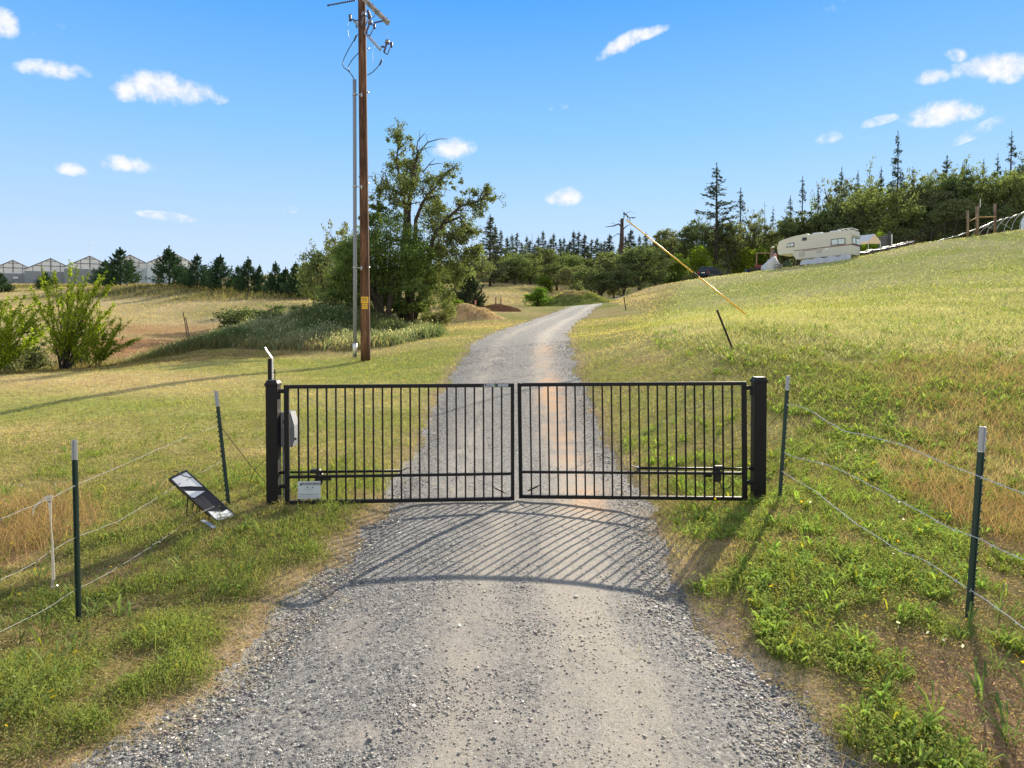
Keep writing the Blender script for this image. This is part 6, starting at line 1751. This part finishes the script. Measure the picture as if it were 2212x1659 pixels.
# tarp-covered heap, red trailer bed, dark boxes, motorbike-like clutter under the nose
hp = at(1668, 583, YJ)
wobble_heap('covered_heap', 1665, 583, 72, 1.9, 1.3, TARPS, 'heap covered by a silver tarp in front of the trailer nose', 'covered heap', 3.1, 3, .35).location.z = at(1665, 587, 72).z
def boxy(name, u0, u1, v0, v1, Y, dep, mat, label, cat, extra=None):
    a = at(u0, v1, Y); b = at(u1, v0, Y); t = thing(name, label, cat, ((a.x + b.x) / 2, Y, a.z))
    w = b.x - a.x; h = b.z - a.z
    return t, w, h, dep
t, w_, h_, d_ = boxy('flatbed_trailer', 1620, 1672, 577, 589, 73.5, 1.5, REDP, 'low dark trailer with a red side board below the travel trailer', 'flatbed')
m = MB(); m.cbox((-w_ / 2, 0, .25), (w_ / 2, d_, .36), .02); m.build('bed', DARKST, t)
m = MB(); m.cbox((-w_ * .10, d_ * .9, .37), (w_ * .55, d_, h_ + .35), .02); m.build('side_board', REDP, t)
m = MB()
for k in range(6): m.box((-w_ / 2 + k * w_ * .19, -.02, -.1), (-w_ / 2 + k * w_ * .19 + .12, .06, h_ * .8))
m.box((-w_ / 2, -.03, h_ * .78), (w_ * .48, .03, h_ * .95)); m.build('rail', DARKST, t)
for x in (-w_ * .2, w_ * .2):
    m = MB(); m.tube([(x, -.1, .15), (x, .1, .15)], .3, 14); m.build('wheel', RUBBER, t)
t, w_, h_, d_ = boxy('plastic_tub', 1612, 1621, 582, 591, 74, .5, CABLE, 'small dark blue tub next to the red-sided flatbed', 'tub')
m = MB(); m.cbox((-w_ / 2, 0, -.2), (w_ / 2, .5, h_ * .85), .05); m.build('tub', pmat('dark_blue_plastic', (.03, .05, .12), .5), t)
m = MB(); m.cbox((-w_ / 2 - .03, -.03, h_ * .86), (w_ / 2 + .03, .53, h_), .02); m.build('lid', pmat('dark_blue_plastic', (.03, .05, .12), .5), t)
# lamp post, flag
def lamp_post():
    a = at(1666, 600, 73); tp = at(1667, 536, 73); t = thing('lamp_post', 'brown wooden post with a white lamp in front of the trailer nose', 'lamp post', a); h = (tp - a).z
    m = MB(); m.cbox((-.10, -.1, -.3), (.10, .1, h), .015); m.build('post', POSTW, t)
    m = MB(); m.tube([(0, -.05, h + .001), (.05, -.15, h + .12), (.2, -.25, h + .1)], [.05, .07, .10], 8); m.build('lamp_head', WHITEP, t)
lamp_post()
a = at(1669, 585, 72.4); fl = thing('flag', 'small striped red and white flag hanging from a thin staff', 'flag', a); h = (at(1669, 541, 72.4) - a).z
m = MB(); m.tube([(0, 0, -.2), (.02, 0, h)], .018, 6); m.build('staff', STEEL, fl)
FR, FW, FB = pmat('flag_red', (.42, .06, .08), .8), pmat('flag_white', (.65, .6, .62), .8), pmat('flag_blue', (.04, .06, .2), .8)
w_f = .42
for i in range(7):
    m = MB(); x0 = .03 + i * w_f / 7; x1 = x0 + w_f / 7
    P_ = []
    for k in range(7):
        z = h * .93 - k * h * .095; s = .10 * k / 6 + .03 * math.sin(k * 1.3 + i); P_ += [(x0 * (1 - .25 * k / 6) + s, .03 * math.sin(i * 1.2 + k), z - i * .03), (x1 * (1 - .25 * k / 6) + s, .03 * math.sin((i + 1) * 1.2 + k), z - i * .03 - .03)]
    m.poly(P_, [(2 * k, 2 * k + 1, 2 * k + 3, 2 * k + 2) for k in range(6)]); m.build('stripe', FR if i % 2 == 0 else FW, fl)
m = MB(); m.box((.02, -.06, h * .84), (.16, -.05, h * .95)); m.build('canton', FB, fl)
# wooden gate-like frame left of it, pale uprights, small bikes under the nose
t = thing('wooden_frame', 'bare wooden frame of two posts and a rail', 'rail', at(1634, 583, 76))
t['label'] = 'bare wooden frame of two posts and a rail behind the red-sided flatbed'
h = 1.9; m = MB(); m.box((-.06, -.06, -.4), (.06, .06, h)); m.build('post', POSTW, t); m = MB(); m.box((1.45, -.06, -.4), (1.57, .06, h)); m.build('post', POSTW, t); m = MB(); m.box((-.1, -.1, h - .12), (1.6, -.061, h)); m.build('rail', POSTW, t)
def bicycle(u, v, Y, mat, label, rz):
    p = at(u, v, Y); t = thing('bicycle', label, 'bicycle', p, rz)
    for x in (-.5, .5):
        m = MB(); pts = [(x + .31 * math.cos(k * .3927), 0, .3 + .31 * math.sin(k * .3927)) for k in range(17)]; m.tube(pts, .025, 5, cap=False); m.build('wheel', RUBBER, t)
    m = MB(); m.tube([(-.5, 0, .3), (-.15, 0, .72), (.35, 0, .75), (.5, 0, .3)], .025, 5); m.tube([(-.5, 0, .3), (0, 0, .28), (.35, 0, .72)], .022, 5); m.tube([(0, 0, .28), (-.17, 0, .82)], .022, 5); m.build('frame', mat, t)
    m = MB(); m.cbox((-.3, -.06, .82), (-.05, .06, .88), .02); m.build('saddle', RUBBER, t)
    m = MB(); m.tube([(.33, -.28, .92), (.34, 0, .9), (.33, .28, .92)], .02, 5); m.tube([(.34, 0, .9), (.36, 0, .7)], .02, 5); m.build('handlebar', STEEL, t)
bicycle(1690, 583.5, 70.5, DARKST, 'dark bicycle leaning under the trailer nose', R(-30)); bicycle(1700, 581, 70.2, pmat('teal_paint', (.03, .2, .18), .5), 'teal bicycle propped next to the trailer landing legs', R(-60))
t = thing('tool_cart', 'small pale handcart standing below the trailer nose', 'handcart', at(1683, 585, 71)); m = MB(); m.cbox((-.35, 0, .25), (.35, .5, .75), .03); m.build('tray', TARPG, t)
for x in (-.25, .25):
    m = MB(); m.tube([(x, -.03, .1), (x, .03, .1)], .14, 12); m.build('wheel', RUBBER, t)
m = MB(); m.tube([(-.35, .05, .7), (-.45, .05, 1.3)], .02, 6); m.build('handle', STEEL, t)

# canopy tent behind the trailer
c0 = at(1869, 531, 72); ct = thing('canopy_tent', 'peaked canopy tent with grey roof and cream gable behind the trailer', 'tent', c0)
wG = at(1900, 531, 72).x - at(1873, 531, 72).x; hE = .50; hR = 1.25
m = MB(); A = [(.35, 0, hE), (.35 + wG, .15, hE), (.35 + wG * .52, .07, hR)]
off = Vector((-1.1, 2.6, .05))
m.poly([A[0], A[2], Vector(A[2]) + off, Vector(A[0]) + off], [(0, 1, 2, 3)]); m.poly([A[2], A[1], Vector(A[1]) + off, Vector(A[2]) + off], [(0, 1, 2, 3)]); m.build('roof', CANVASG, ct)
m = MB(); m.poly([(A[0][0], -.01, hE - .28), (A[1][0], .14, hE - .28), (A[1][0], .14, hE), (A[2][0], .06, hR - .02), (A[0][0], -.01, hE)], [(0, 1, 2, 3, 4)]); m.poly([(A[0][0], 0, hE - .28), Vector((A[0][0], 0, hE - .28)) + off, Vector(A[0]) + off, A[0]], [(0, 1, 2, 3)]); m.build('valance', CANVASC, ct)
for x in (A[0][0] + .03, A[1][0] - .03):
    m = MB(); m.tube([(x, .1, -1.2), (x, .1, hE - .05)], .025, 6); m.build('leg', WHITEP, ct)
# dark screen panel with a chimney-like post
s0 = at(1898, 532, 74); sw_ = at(1923, 532, 74).x - s0.x
ss = thing('shade_screen', 'dark grey screen panel standing behind the canopy tent', 'screen', s0)
m = MB(); m.prism([(0, 0, -.5), (sw_, .3, -.2), (sw_, .3, 1.36), (.05, 0, .98)], (0, .06, 0)); m.build('panel', pmat('dark_mesh', (.07, .075, .085), .8, 0, .2, 10), ss)
m = MB(); m.box((sw_ + .01, .2, -.4), (sw_ + .2, .4, 1.65)); m.build('post', TARPK, ss)
m = MB(); m.box((sw_ + .22, .2, -.4), (sw_ + .34, .35, 1.3)); m.build('post', PALE, ss)
# long low covered bench of black plastic
p0, p1 = at(1868, 545, 66), at(1974, 522, 67)
lb = thing('covered_bed', 'long low bed under black plastic with a white edge, beside the trailer rear', 'garden bed', p0)
dd = Vector(p1 - p0); NB = 18
m = MB(); m2 = MB(); T = []; E = []
rr_ = random.Random(8)
for i in range(NB + 1):
    q = dd * (i / NB) + Vector((0, 0, .05 * rr_.uniform(-1, 1))); T += [q + Vector((0, 0, .0)), q + Vector((-.1, 1.0, .12))]; E += [q + Vector((0, -.02, .015)), q + Vector((0, -.04, .10 + .05 * rr_.random()))]
m.poly(T, [(2 * i, 2 * i + 1, 2 * i + 3, 2 * i + 2) for i in range(NB)]); m.poly([t_q + Vector((0, -.01, -.22 if k % 2 == 0 else 0)) for k, t_q in enumerate(sum([[T[2 * i], T[2 * i]] for i in range(NB + 1)], []))], [(2 * i, 2 * i + 1, 2 * i + 3, 2 * i + 2) for i in range(NB)])
m.build('cover', TARPK, lb); m2.poly(E, [(2 * i, 2 * i + 1, 2 * i + 3, 2 * i + 2) for i in range(NB)]); m2.build('edge', DULLW, lb)
for i in range(0, NB + 1, 3):
    q = dd * (i / NB); m = MB(); m.box((q.x - .04, q.y - .02, q.z - .9), (q.x + .04, q.y + .04, q.z - .02)); m.build('leg', POSTW, lb)

# deer fence on the right of the hill: thin stakes, H-brace of wooden posts, wire
FST = [(1916, 536, 516), (1937, 534, 512), (1957, 530, 507), (1975, 526, 502), (1992, 521, 496), (2012, 515, 487), (2040, 511, 482), (1955, 545, 508)]
FP = []
for i, (u, vb, vt) in enumerate(FST[:7]):
    a = at(u, vb, 68 + i * .2); b = at(u, vt, 68 + i * .2); m = MB(); m.tube([(0, 0, -.6), (0, 0, (b - a).z)], .035, 6); o = m.build('fence_stake', DARKST); o.location = a
    FP.append((a, b)); tag(o, '%s thin fence stake, counting uphill from the covered bed' % ORD[i], 'fence stake', 'thin stakes of the hill fence')
br_ = thing('fence_brace', 'weathered wooden fence brace of three posts and two rails on the hill', 'fence brace', at(2090.5, 513, 69))
o_ = br_.location.copy()
for (u, vb, vt, wpx) in [(2090.5, 516, 455, 5), (2111, 512, 446, 6.5), (2149.5, 508, 440, 5.5)]:
    a = at(u, vb, 69) - o_; b = at(u, vt, 69) - o_; w_ = wpx / F * 69 / 2
    m = MB(); m.tube([(a.x, 0, a.z - .5), (b.x, 0, b.z)], w_, 10); m.build('post', POSTW, br_, smooth=True); FP.append((a + o_, b + o_))
for (q0, q1) in [((2092, 478), (2109, 470)), ((2113, 469.5), (2148, 468.5))]:
    a, b = at(*q0, 69) - o_, at(*q1, 69) - o_; m = MB(); m.tube([(a.x, -.12, a.z), (b.x, -.12, b.z)], .05, 8); m.build('rail', pmat('bright_rail_wood', (.42, .27, .14), .8), br_, smooth=True)
a, b = at(2117, 448, 69) - o_, at(2118, 430, 69) - o_; m = MB(); m.tube([a, b], .03, 6); m.build('pipe', WHITEP, br_)
FP.append((at(2225, 500, 70), at(2225, 425, 70)))
m = MB(); o0 = FP[0][0].copy()
for k in range(9):
    q = .10 + .88 * k / 8
    m.tube([a.lerp(b, q) - o0 for a, b in FP], .009, 4, cap=False)
fw = m.build('fence_wire', DARKST); fw.location = o0; tag(fw, 'dark woven wire strung along the thin stakes and the wooden brace', 'fence wire')
# hoop house frame
hh = thing('hoop_house', 'half-built hoop house of bent pipes beside the wooden fence brace', 'hoop house', at(2110, 512, 72)); o_ = hh.location.copy()
ridge = [at(u, v, Y) - o_ for u, v, Y in [(1965, 542, 64), (2010, 525, 66), (2060, 512, 68), (2111, 494, 70), (2150, 478, 72), (2185, 468, 73), (2212, 459, 74), (2260, 440, 76)]]
m = MB(); rr_ = random.Random(5); R2 = []
for a, b in zip(ridge[:-1], ridge[1:]):
    for i in range(5): R2.append(a.lerp(b, i / 5) + Vector((0, 0, rr_.uniform(-.05, .05))))
m.tube(R2, [.05 + .03 * rr_.random() for _ in R2], 6); m.build('ridge_roll', DULLW, hh)
for i, (u0, v0, u1, v1, u2, v2) in enumerate([(2096, 508, 2105, 502, 2121, 491), (2112, 505, 2122, 497, 2138, 485), (2131, 503, 2138, 492, 2156, 478), (2149, 502, 2157, 487, 2173, 472), (2167, 500, 2175, 482, 2191, 467), (2184, 497, 2191, 478, 2206, 462), (2202, 492, 2206, 476, 2216, 462), (2222, 490, 2226, 472, 2238, 452)]):
    Yq = 70 + i * .5; m = MB(); A, B, C = [at(*q, Yq) - o_ for q in ((u0, v0 + 6), (u1, v1), (u2, v2))]
    m.tube([A * (1 - t) ** 2 + (B * 2 - (A + C) / 2) * 2 * t * (1 - t) + C * t * t for t in [k / 8 for k in range(9)]], .028, 6); m.build('hoop', STEEL, hh)
m = MB(); m.tube([at(2125, 487, 71) - o_, at(2152, 496, 71) - o_], .02, 5); m.tube([at(2160, 480, 72) - o_, at(2185, 494, 72) - o_], .02, 5); m.build('brace', STEEL, hh)
m = MB(); A, B, C, D_ = at(2204, 500, 73) - o_, at(2206, 478, 73) - o_, at(2216, 462, 73.5) - o_, at(2250, 470, 75) - o_; m.poly([A, B, C, D_, at(2250, 500, 75) - o_], [(0, 1, 2, 3, 4)]); m.build('plastic_sheet', pmat('pale_sheeting', (.55, .62, .72), .3, 0, .06, 3), hh)
m = MB(); m.tube([at(2140, 512, 68.5) - o_, at(2180, 503, 69) - o_, at(2215, 496, 69.5) - o_], .05, 6); m.build('base_roll', DULLW, hh)

# ------------------------------------------------------------------ parked car, only its upper part clears the crest
def car(u, v, Y, rz, label):
    p = at(u, v, Y); t = thing('parked_car', label, 'car', p, rz)
    PAINT = pmat('dark_blue_grey_paint', (.045, .055, .085), .25, .3, .05, 3, spec=.6); CGL = pmat('car_glass', (.05, .06, .075), .08)
    L, W, H = 4.6, 1.82, 1.58; h = W / 2
    def sec(x, zs, hw): return [(x, -hw, zs[0]), (x, -hw * 1.02, zs[1]), (x, hw * 1.02, zs[1]), (x, hw, zs[0])]
    bm = MB()
    S = [(-L / 2, .45, .86, .82), (-L / 2 + .12, .30, .96, .9), (-1.2, .28, .98, h), (.6, .28, .96, h), (1.5, .28, .90, .89), (L / 2 - .25, .32, .78, .84), (L / 2, .42, .62, .72)]
    V_ = []
    for x, z0, z1, hw in S: V_ += [(x, -hw * .96, z0), (x, -hw, (z0 + z1) / 2), (x, -hw * .95, z1), (x, hw * .95, z1), (x, hw, (z0 + z1) / 2), (x, hw * .96, z0)]
    n = len(S); bm.poly(V_, [(i * 6 + k, i * 6 + (k + 1) % 6, (i + 1) * 6 + (k + 1) % 6, (i + 1) * 6 + k) for i in range(n - 1) for k in range(6)] + [tuple(range(6))[::-1], tuple(range((n - 1) * 6, n * 6))])
    bm.build('body', PAINT, t, bevel=.03)
    cb = MB(); C = [(-L / 2 + .12, .97, .86), (-L / 2 + .42, H - .10, .70), (-1.0, H, .68), (.2, H - .02, .68), (.55, H - .16, .70), (1.25, .95, .84)]
    # roof shell over the glass house
    g = MB(); V_ = []
    for x, z, hw in C: V_ += [(x, -hw, z), (x, hw, z)]
    base = [(x, s * .87, .965) for x in (-L / 2 + .12, 1.25) for s in (-1, 1)]
    g.poly([(x, -hw, z) for x, z, hw in C] + [(x, hw, z) for x, z, hw in C], [(0, 1, 2, 3, 4, 5), (11, 10, 9, 8, 7, 6)] + [(i + 6, i + 7, i + 1, i) for i in range(5)] + [(5, 11, 6, 0)])
    g.build('cabin', PAINT, t, bevel=.02)
    def plate(name, pts, d, mat, par=t): mm = MB(); mm.prism(pts, d); return mm.build(name, mat, par)
    plate('rear_window', [(-L / 2 + .115, -.70, 1.05), (-L / 2 + .115, .70, 1.05), (-L / 2 + .355, .60, H - .17), (-L / 2 + .355, -.60, H - .17)], (-.02, 0, .008), CGL)
    plate('windscreen', [(1.20, -.74, 1.0), (1.20, .74, 1.0), (.62, .62, H - .20), (.62, -.62, H - .20)], (.03, 0, .02), CGL)
    for s in (-1, 1):
        for x0, x1, xt0, xt1 in ((-1.75, -.95, -1.5, -.95), (-.88, -.02, -.88, -.02), (.05, .95, .05, .40)):
            y0, y1 = s * .855, s * .705
            plate('side_window', [(x0, y0, 1.0), (x1, y0, 1.0), (xt1, y1, H - .15), (xt0, y1, H - .15)], (0, s * .02, .006), CGL)
        plate('tail_light', [(-L / 2 - .005, s * .52, .72), (-L / 2 - .005, s * .80, .72), (-L / 2 + .06, s * .82, .95), (-L / 2 + .06, s * .56, .93)], (-.03, 0, 0), pmat('tail_lamp_red', (.35, .02, .02), .25))
        plate('door_mirror', [(.75, s * .93, .98), (.95, s * .93, .98), (.95, s * .93, 1.1), (.8, s * .93, 1.1)], (0, s * .18, 0), PAINT)
        plate('roof_rail', [(-1.5, s * .6, H + .005), (.1, s * .6, H + .005), (.1, s * .6, H + .045), (-1.5, s * .6, H + .045)], (0, s * .03, 0), STEEL)
        for x in (-1.38, 1.42):
            mm = MB(); mm.tube([(x, s * .70, .33), (x, s * .92, .33)], .33, 18); wh = mm.build('wheel', RUBBER, t); mm = MB(); mm.tube([(x, s * .921, .33), (x, s * .93, .33)], .2, 14); mm.build('rim', STEEL, wh)
    plate('number_plate', [(-L / 2 - .002, -.26, .70), (-L / 2 - .002, .26, .70), (-L / 2 - .002, .26, .84), (-L / 2 - .002, -.26, .84)], (-.012, 0, 0), WHITEP)
    plate('spoiler', [(-L / 2 + .30, -.62, H - .08), (-L / 2 + .30, .62, H - .08), (-L / 2 + .12, .58, H - .12), (-L / 2 + .12, -.58, H - .12)], (0, 0, .03), PAINT)
    return t
pc = at(1536, 606, 93)
car(1536, 603.5, 93, R(48), 'dark blue-grey hatchback car parked beyond the crest of the hill')

# ------------------------------------------------------------------ greenhouses on the far left
GHW = pmat('grey_metal_wall', (.20, .23, .26), .55, .1, .04, 1.2); GHG = pmat('polycarbonate_sheet', (.62, .64, .66), .3, 0, .04, .8); GHF = pmat('greenhouse_frame', (.14, .15, .17), .5, .3); GHL = pmat('pale_lower_sheet', (.45, .52, .58), .45, 0, .05, 1)
# a stepped range: every bay faces the drive squarely, its ridge running straight back
gh = thing('greenhouse', 'long range of gabled greenhouses with grey walls behind the cedar row', 'greenhouse', at(28, 612, 158))
g0 = gh.location.copy(); GA = R(27)
bay = 84.5 / F * 158 / math.cos(GA); HW, HR = 3.0, 5.75
for k, (up_, vp) in enumerate([(-56, 566), (27.8, 562.5), (109.5, 558.5), (194, 553.5), (281, 551), (371, 545)]):
    c = at(up_, vp, 158) - g0
    M = Matrix.Translation(Vector((c.x, 0, c.z - HR))) @ Matrix.Rotation(GA, 4, 'Z') @ Matrix.Translation(Vector((-bay / 2, -bay / 2 * math.tan(GA) * 0, 0)))
    def put(m, name, mat, par):
        m.v = [tuple(M @ Vector(v)) for v in m.v]; return m.build(name, mat, par)
    m = MB(); m.box((.01, 0, -3.5), (bay - .01, .3, HW - .2)); put(m, 'wall', GHW if k < 4 else GHL, gh)
    m = MB(); m.prism([(.05, .02, HW - .195), (bay - .05, .02, HW - .195), (bay - .05, .02, HW + .15), (bay / 2, .02, HR), (.05, .02, HW + .15)], (0, .25, 0)); ga = put(m, 'gable', GHG, gh)
    m = MB()
    m.tube([(.02, 0, HW + .15), (bay / 2, 0, HR + .03), (bay - .02, 0, HW + .15)], .11, 5)
    m.tube([(bay / 2, -.02, HW), (bay / 2, -.02, HR)], .10, 5)
    for q in (.16, .32, .68, .84): m.tube([(bay * q, -.02, HW - .2), (bay * q, -.02, HW + .1 + (HR - HW) * (1 - abs(q - .5) * 2))], .055, 5)
    m.tube([(bay * .2, -.03, HW + 1.05), (bay * .8, -.03, HW + 1.05)], .07, 5); m.tube([(bay * .4, -.03, HW + 2.1), (bay * .6, -.03, HW + 2.1)], .05, 5)
    put(m, 'glazing_bar', GHF, ga)
    m = MB(); xs = [.02, bay / 2, bay - .02]; zs_ = [HW + .15, HR, HW + .15]
    for i in range(2): m.poly([(xs[i], .28, zs_[i]), (xs[i + 1], .28, zs_[i + 1]), (xs[i + 1], 24, zs_[i + 1]), (xs[i], 24, zs_[i])], [(0, 1, 2, 3)])
    put(m, 'roof', GHG, gh)
    m = MB()
    for x in (.15, bay - .15): m.box((x - .1, .32, -3.5), (x + .1, 24, HW + .1))
    put(m, 'side_wall', GHW, gh)
    m = MB(); m.prism([(bay - 1.5, -.5, HW + .30), (bay - .05, -.1, HW - .1), (bay + .05, -.1, HW + .05), (bay - 1.45, -.5, HW + .45)], (0, .2, 0)); put(m, 'gutter_end', GHF, gh)
    m = MB(); m.tube([(bay, -.12, -1.8), (bay, -.12, HW - .1)], .09, 6); put(m, 'downpipe', PALE, gh)
    if k == 3: ANT = M @ Vector((bay / 2, 1, HR))
    if k == 1:
        m = MB(); m.cbox((bay * .5, -.2, 1.6), (bay * .5 + 1.0, 0, 2.0), .05); put(m, 'wall_lamp', PALE, gh)
m = MB(); m.tube([ANT, ANT + Vector((0, 0, 3))], .05, 5); m.tube([ANT + Vector((-.2, 0, 2.6)), ANT + Vector((.2, 0, 2.6))], .04, 4); m.build('antenna', STEEL, gh)
t = thing('wooden_fence', 'dark post-and-rail fence piece between the cedars and the greenhouse', 'fence', at(338, 612, 112))
for x in (0., 2.6):
    m = MB(); m.box((x, 0, -.6), (x + .45, .3, 4.4 if x > 1 else 1.2)); m.build('post', BARK, t)
m = MB(); m.box((-.5, -.05, 1.6), (5.8, -.01, 1.95)); m.build('rail', BARK, t)

# ------------------------------------------------------------------ earth, straw and posts in the middle distance
def pile(name, u, vb, Y, w, dep, h, label, colf, seed, cat, peak=0.0, power=1.0, rough=.25):
    """heap with its own ragged surface, sitting on the ground; peak shifts the top sideways"""
    cx0 = (u - CX) / F * Y; N = 90
    X, Yg = np.meshgrid(np.linspace(-1.2, 1.2, N), np.linspace(-1.2, 1.2, N), indexing='ij')
    Xs = np.where(X < peak, (X - peak) / (1 + peak), (X - peak) / (1 - peak))
    r = np.sqrt(Xs ** 2 + Yg ** 2) * (1 + .16 * vnoise(X * 2, Yg * 2, 1.0, seed, 3))
    gx, gy = cx0 + X * w / 2, Y + Yg * dep / 2
    zg = ground(gx, gy)
    k = np.clip(1 - r, 0, 1); k = np.where(k > 0, (k * k * (3 - 2 * k)) ** power, 0)
    z = zg + k * h * (1 + rough * vnoise(gx, gy, 1.3, seed + 3, 3)) + (.09 * vnoise(gx, gy, 2.6, seed + 1, 4)) * np.clip(k * 4, 0, 1) - np.clip(r - .97, 0, 1) * 1.5
    ii = np.arange(N * N).reshape(N, N); q = np.stack([ii[:-1, :-1], ii[1:, :-1], ii[1:, 1:], ii[:-1, 1:]], -1).reshape(-1, 4)
    q = q[(r.ravel()[q] < 1.12).any(1)]
    o = npmesh(name, np.stack([gx, gy, z], -1).reshape(-1, 3), [q], bpy.data.materials['soil_and_turf'], col=np.clip(colf(gx, gy, k, X), .01, .8).reshape(-1, 3), smooth=True)
    return tag(o, label, cat), (gx, gy, z, k)
B3 = lambda c, g_: np.broadcast_to(C_(*c), g_.shape + (3,))
def c_straw(gx, gy, k, X): return mixc(B3((.58, .42, .26), gx), B3((.20, .23, .07), gx), np.clip(-X * 1.6 - .3 + vnoise(gx, gy, 1.5, 7, 3) * .7, 0, 1)) * (1 + .2 * vnoise(gx, gy, 3, 17, 3))[..., None]
def c_mound(gx, gy, k, X): return mixc(B3((.19, .23, .065), gx), B3((.42, .31, .18), gx), np.clip((k - .70) * 3 + vnoise(gx, gy, .9, 9, 3) * .9 + np.clip(-X - .2, 0, 1) * .9, 0, 1))
def c_soil(gx, gy, k, X): return B3((.13, .075, .05), gx) * (1 + .3 * vnoise(gx, gy, 2, 5, 3))[..., None]
o1, s1_ = pile('straw_pile', 1015, 686, 40.5, 4.6, 2.4, .78, 'pale tan pile of straw and wood chips by the grassy strip', c_straw, 3, 'straw pile', -.25, .8)
o2, s2_ = pile('earth_mound', 1238, 660, 62, 8.6, 6.4, 1.3, 'grassy earth mound with a bare tan crown beside the drive', c_mound, 4, 'earth mound', 0.05, 1.15)
o3, s3_ = pile('soil_bank', 1073, 668, 50, 3.7, 1.8, .42, 'low bank of dark brown bare soil at the foot of the meadow', c_soil, 5, 'soil bank', 0, .35)
# the mound's own grass, and straw ends on the pile
def dress(owner, S, n0, hh_, cols, kmin, kmax, name, seed, lay=0.0):
    gx, gy, z, k = S; r_ = np.random.default_rng(seed)
    sel = r_.choice(np.flatnonzero((k.ravel() > kmin) & (k.ravel() < kmax)), n0)
    x = gx.ravel()[sel] + r_.normal(size=n0) * .04; y = gy.ravel()[sel] + r_.normal(size=n0) * .04
    B = np.stack([x, y, z.ravel()[sel] - .03], -1); a = r_.uniform(0, 6.28, n0); hgt = hh_ * r_.uniform(.4, 1.2, n0) * (.5 + np.clip(vnoise(x, y, 1.2, seed, 2) + .5, 0, 1)); w = y / 691 * .7
    s = np.stack([np.cos(a) * w / 2, np.sin(a) * w / 2, 0 * a], -1); d = np.stack([r_.normal(size=n0) * (.4 + lay), r_.normal(size=n0) * (.4 + lay), np.full(n0, 1 - lay * .8)], -1) * hgt[:, None]
    V_ = np.stack([B - s, B + s, B + d], 1).reshape(-1, 3)
    cc = np.array(cols)[r_.integers(0, len(cols), n0)] * r_.uniform(.75, 1.25, (n0, 1))
    npmesh(name, V_, [np.arange(3 * n0).reshape(-1, 3)], GRASSM, owner, col=np.repeat(cc, 3, 0))
dress(o2, s2_, 12000, .13, [(.17, .22, .06), (.23, .27, .08), (.36, .32, .16)], .02, .72, 'grass', 71)
dress(o2, s2_, 2500, .14, [(.42, .34, .2), (.3, .27, .12)], .6, 1.0, 'dry_grass', 72)
dress(o1, s1_, 5000, .16, [(.6, .46, .28), (.5, .37, .22), (.66, .52, .34)], .05, 1.0, 'straw', 73, .7)
for i, (u, vb, vt, Y) in enumerate([(1039, 655, 641, 54), (1043, 655, 643, 54), (1071, 655, 642, 54), (1082, 655, 643, 54)]):
    a = at(u, vb, Y); b = at(u, vt, Y); m = MB(); m.tube([(0, 0, -.3), (0, 0, (b - a).z)], .05, 8); o = m.build('wooden_post', POSTW); o.location = a
    tag(o, '%s small grey post above the bare soil bank, counting away from the juniper' % ORD[i], 'post', 'small posts above the soil bank')
a = at(1026, 664, 49); m = MB(); m.tube([(0, 0, -.1), (0, 0, .5)], .012, 5); pf = thing('marker_flag', 'pink marker flag on a wire by the soil bank', 'marker flag', a)
m.build('wire', STEEL, pf); m = MB(); m.box((.012, -.004, .22), (.09, .004, .5)); m.build('flag', pmat('pink_flag', (.7, .18, .2), .7), pf)
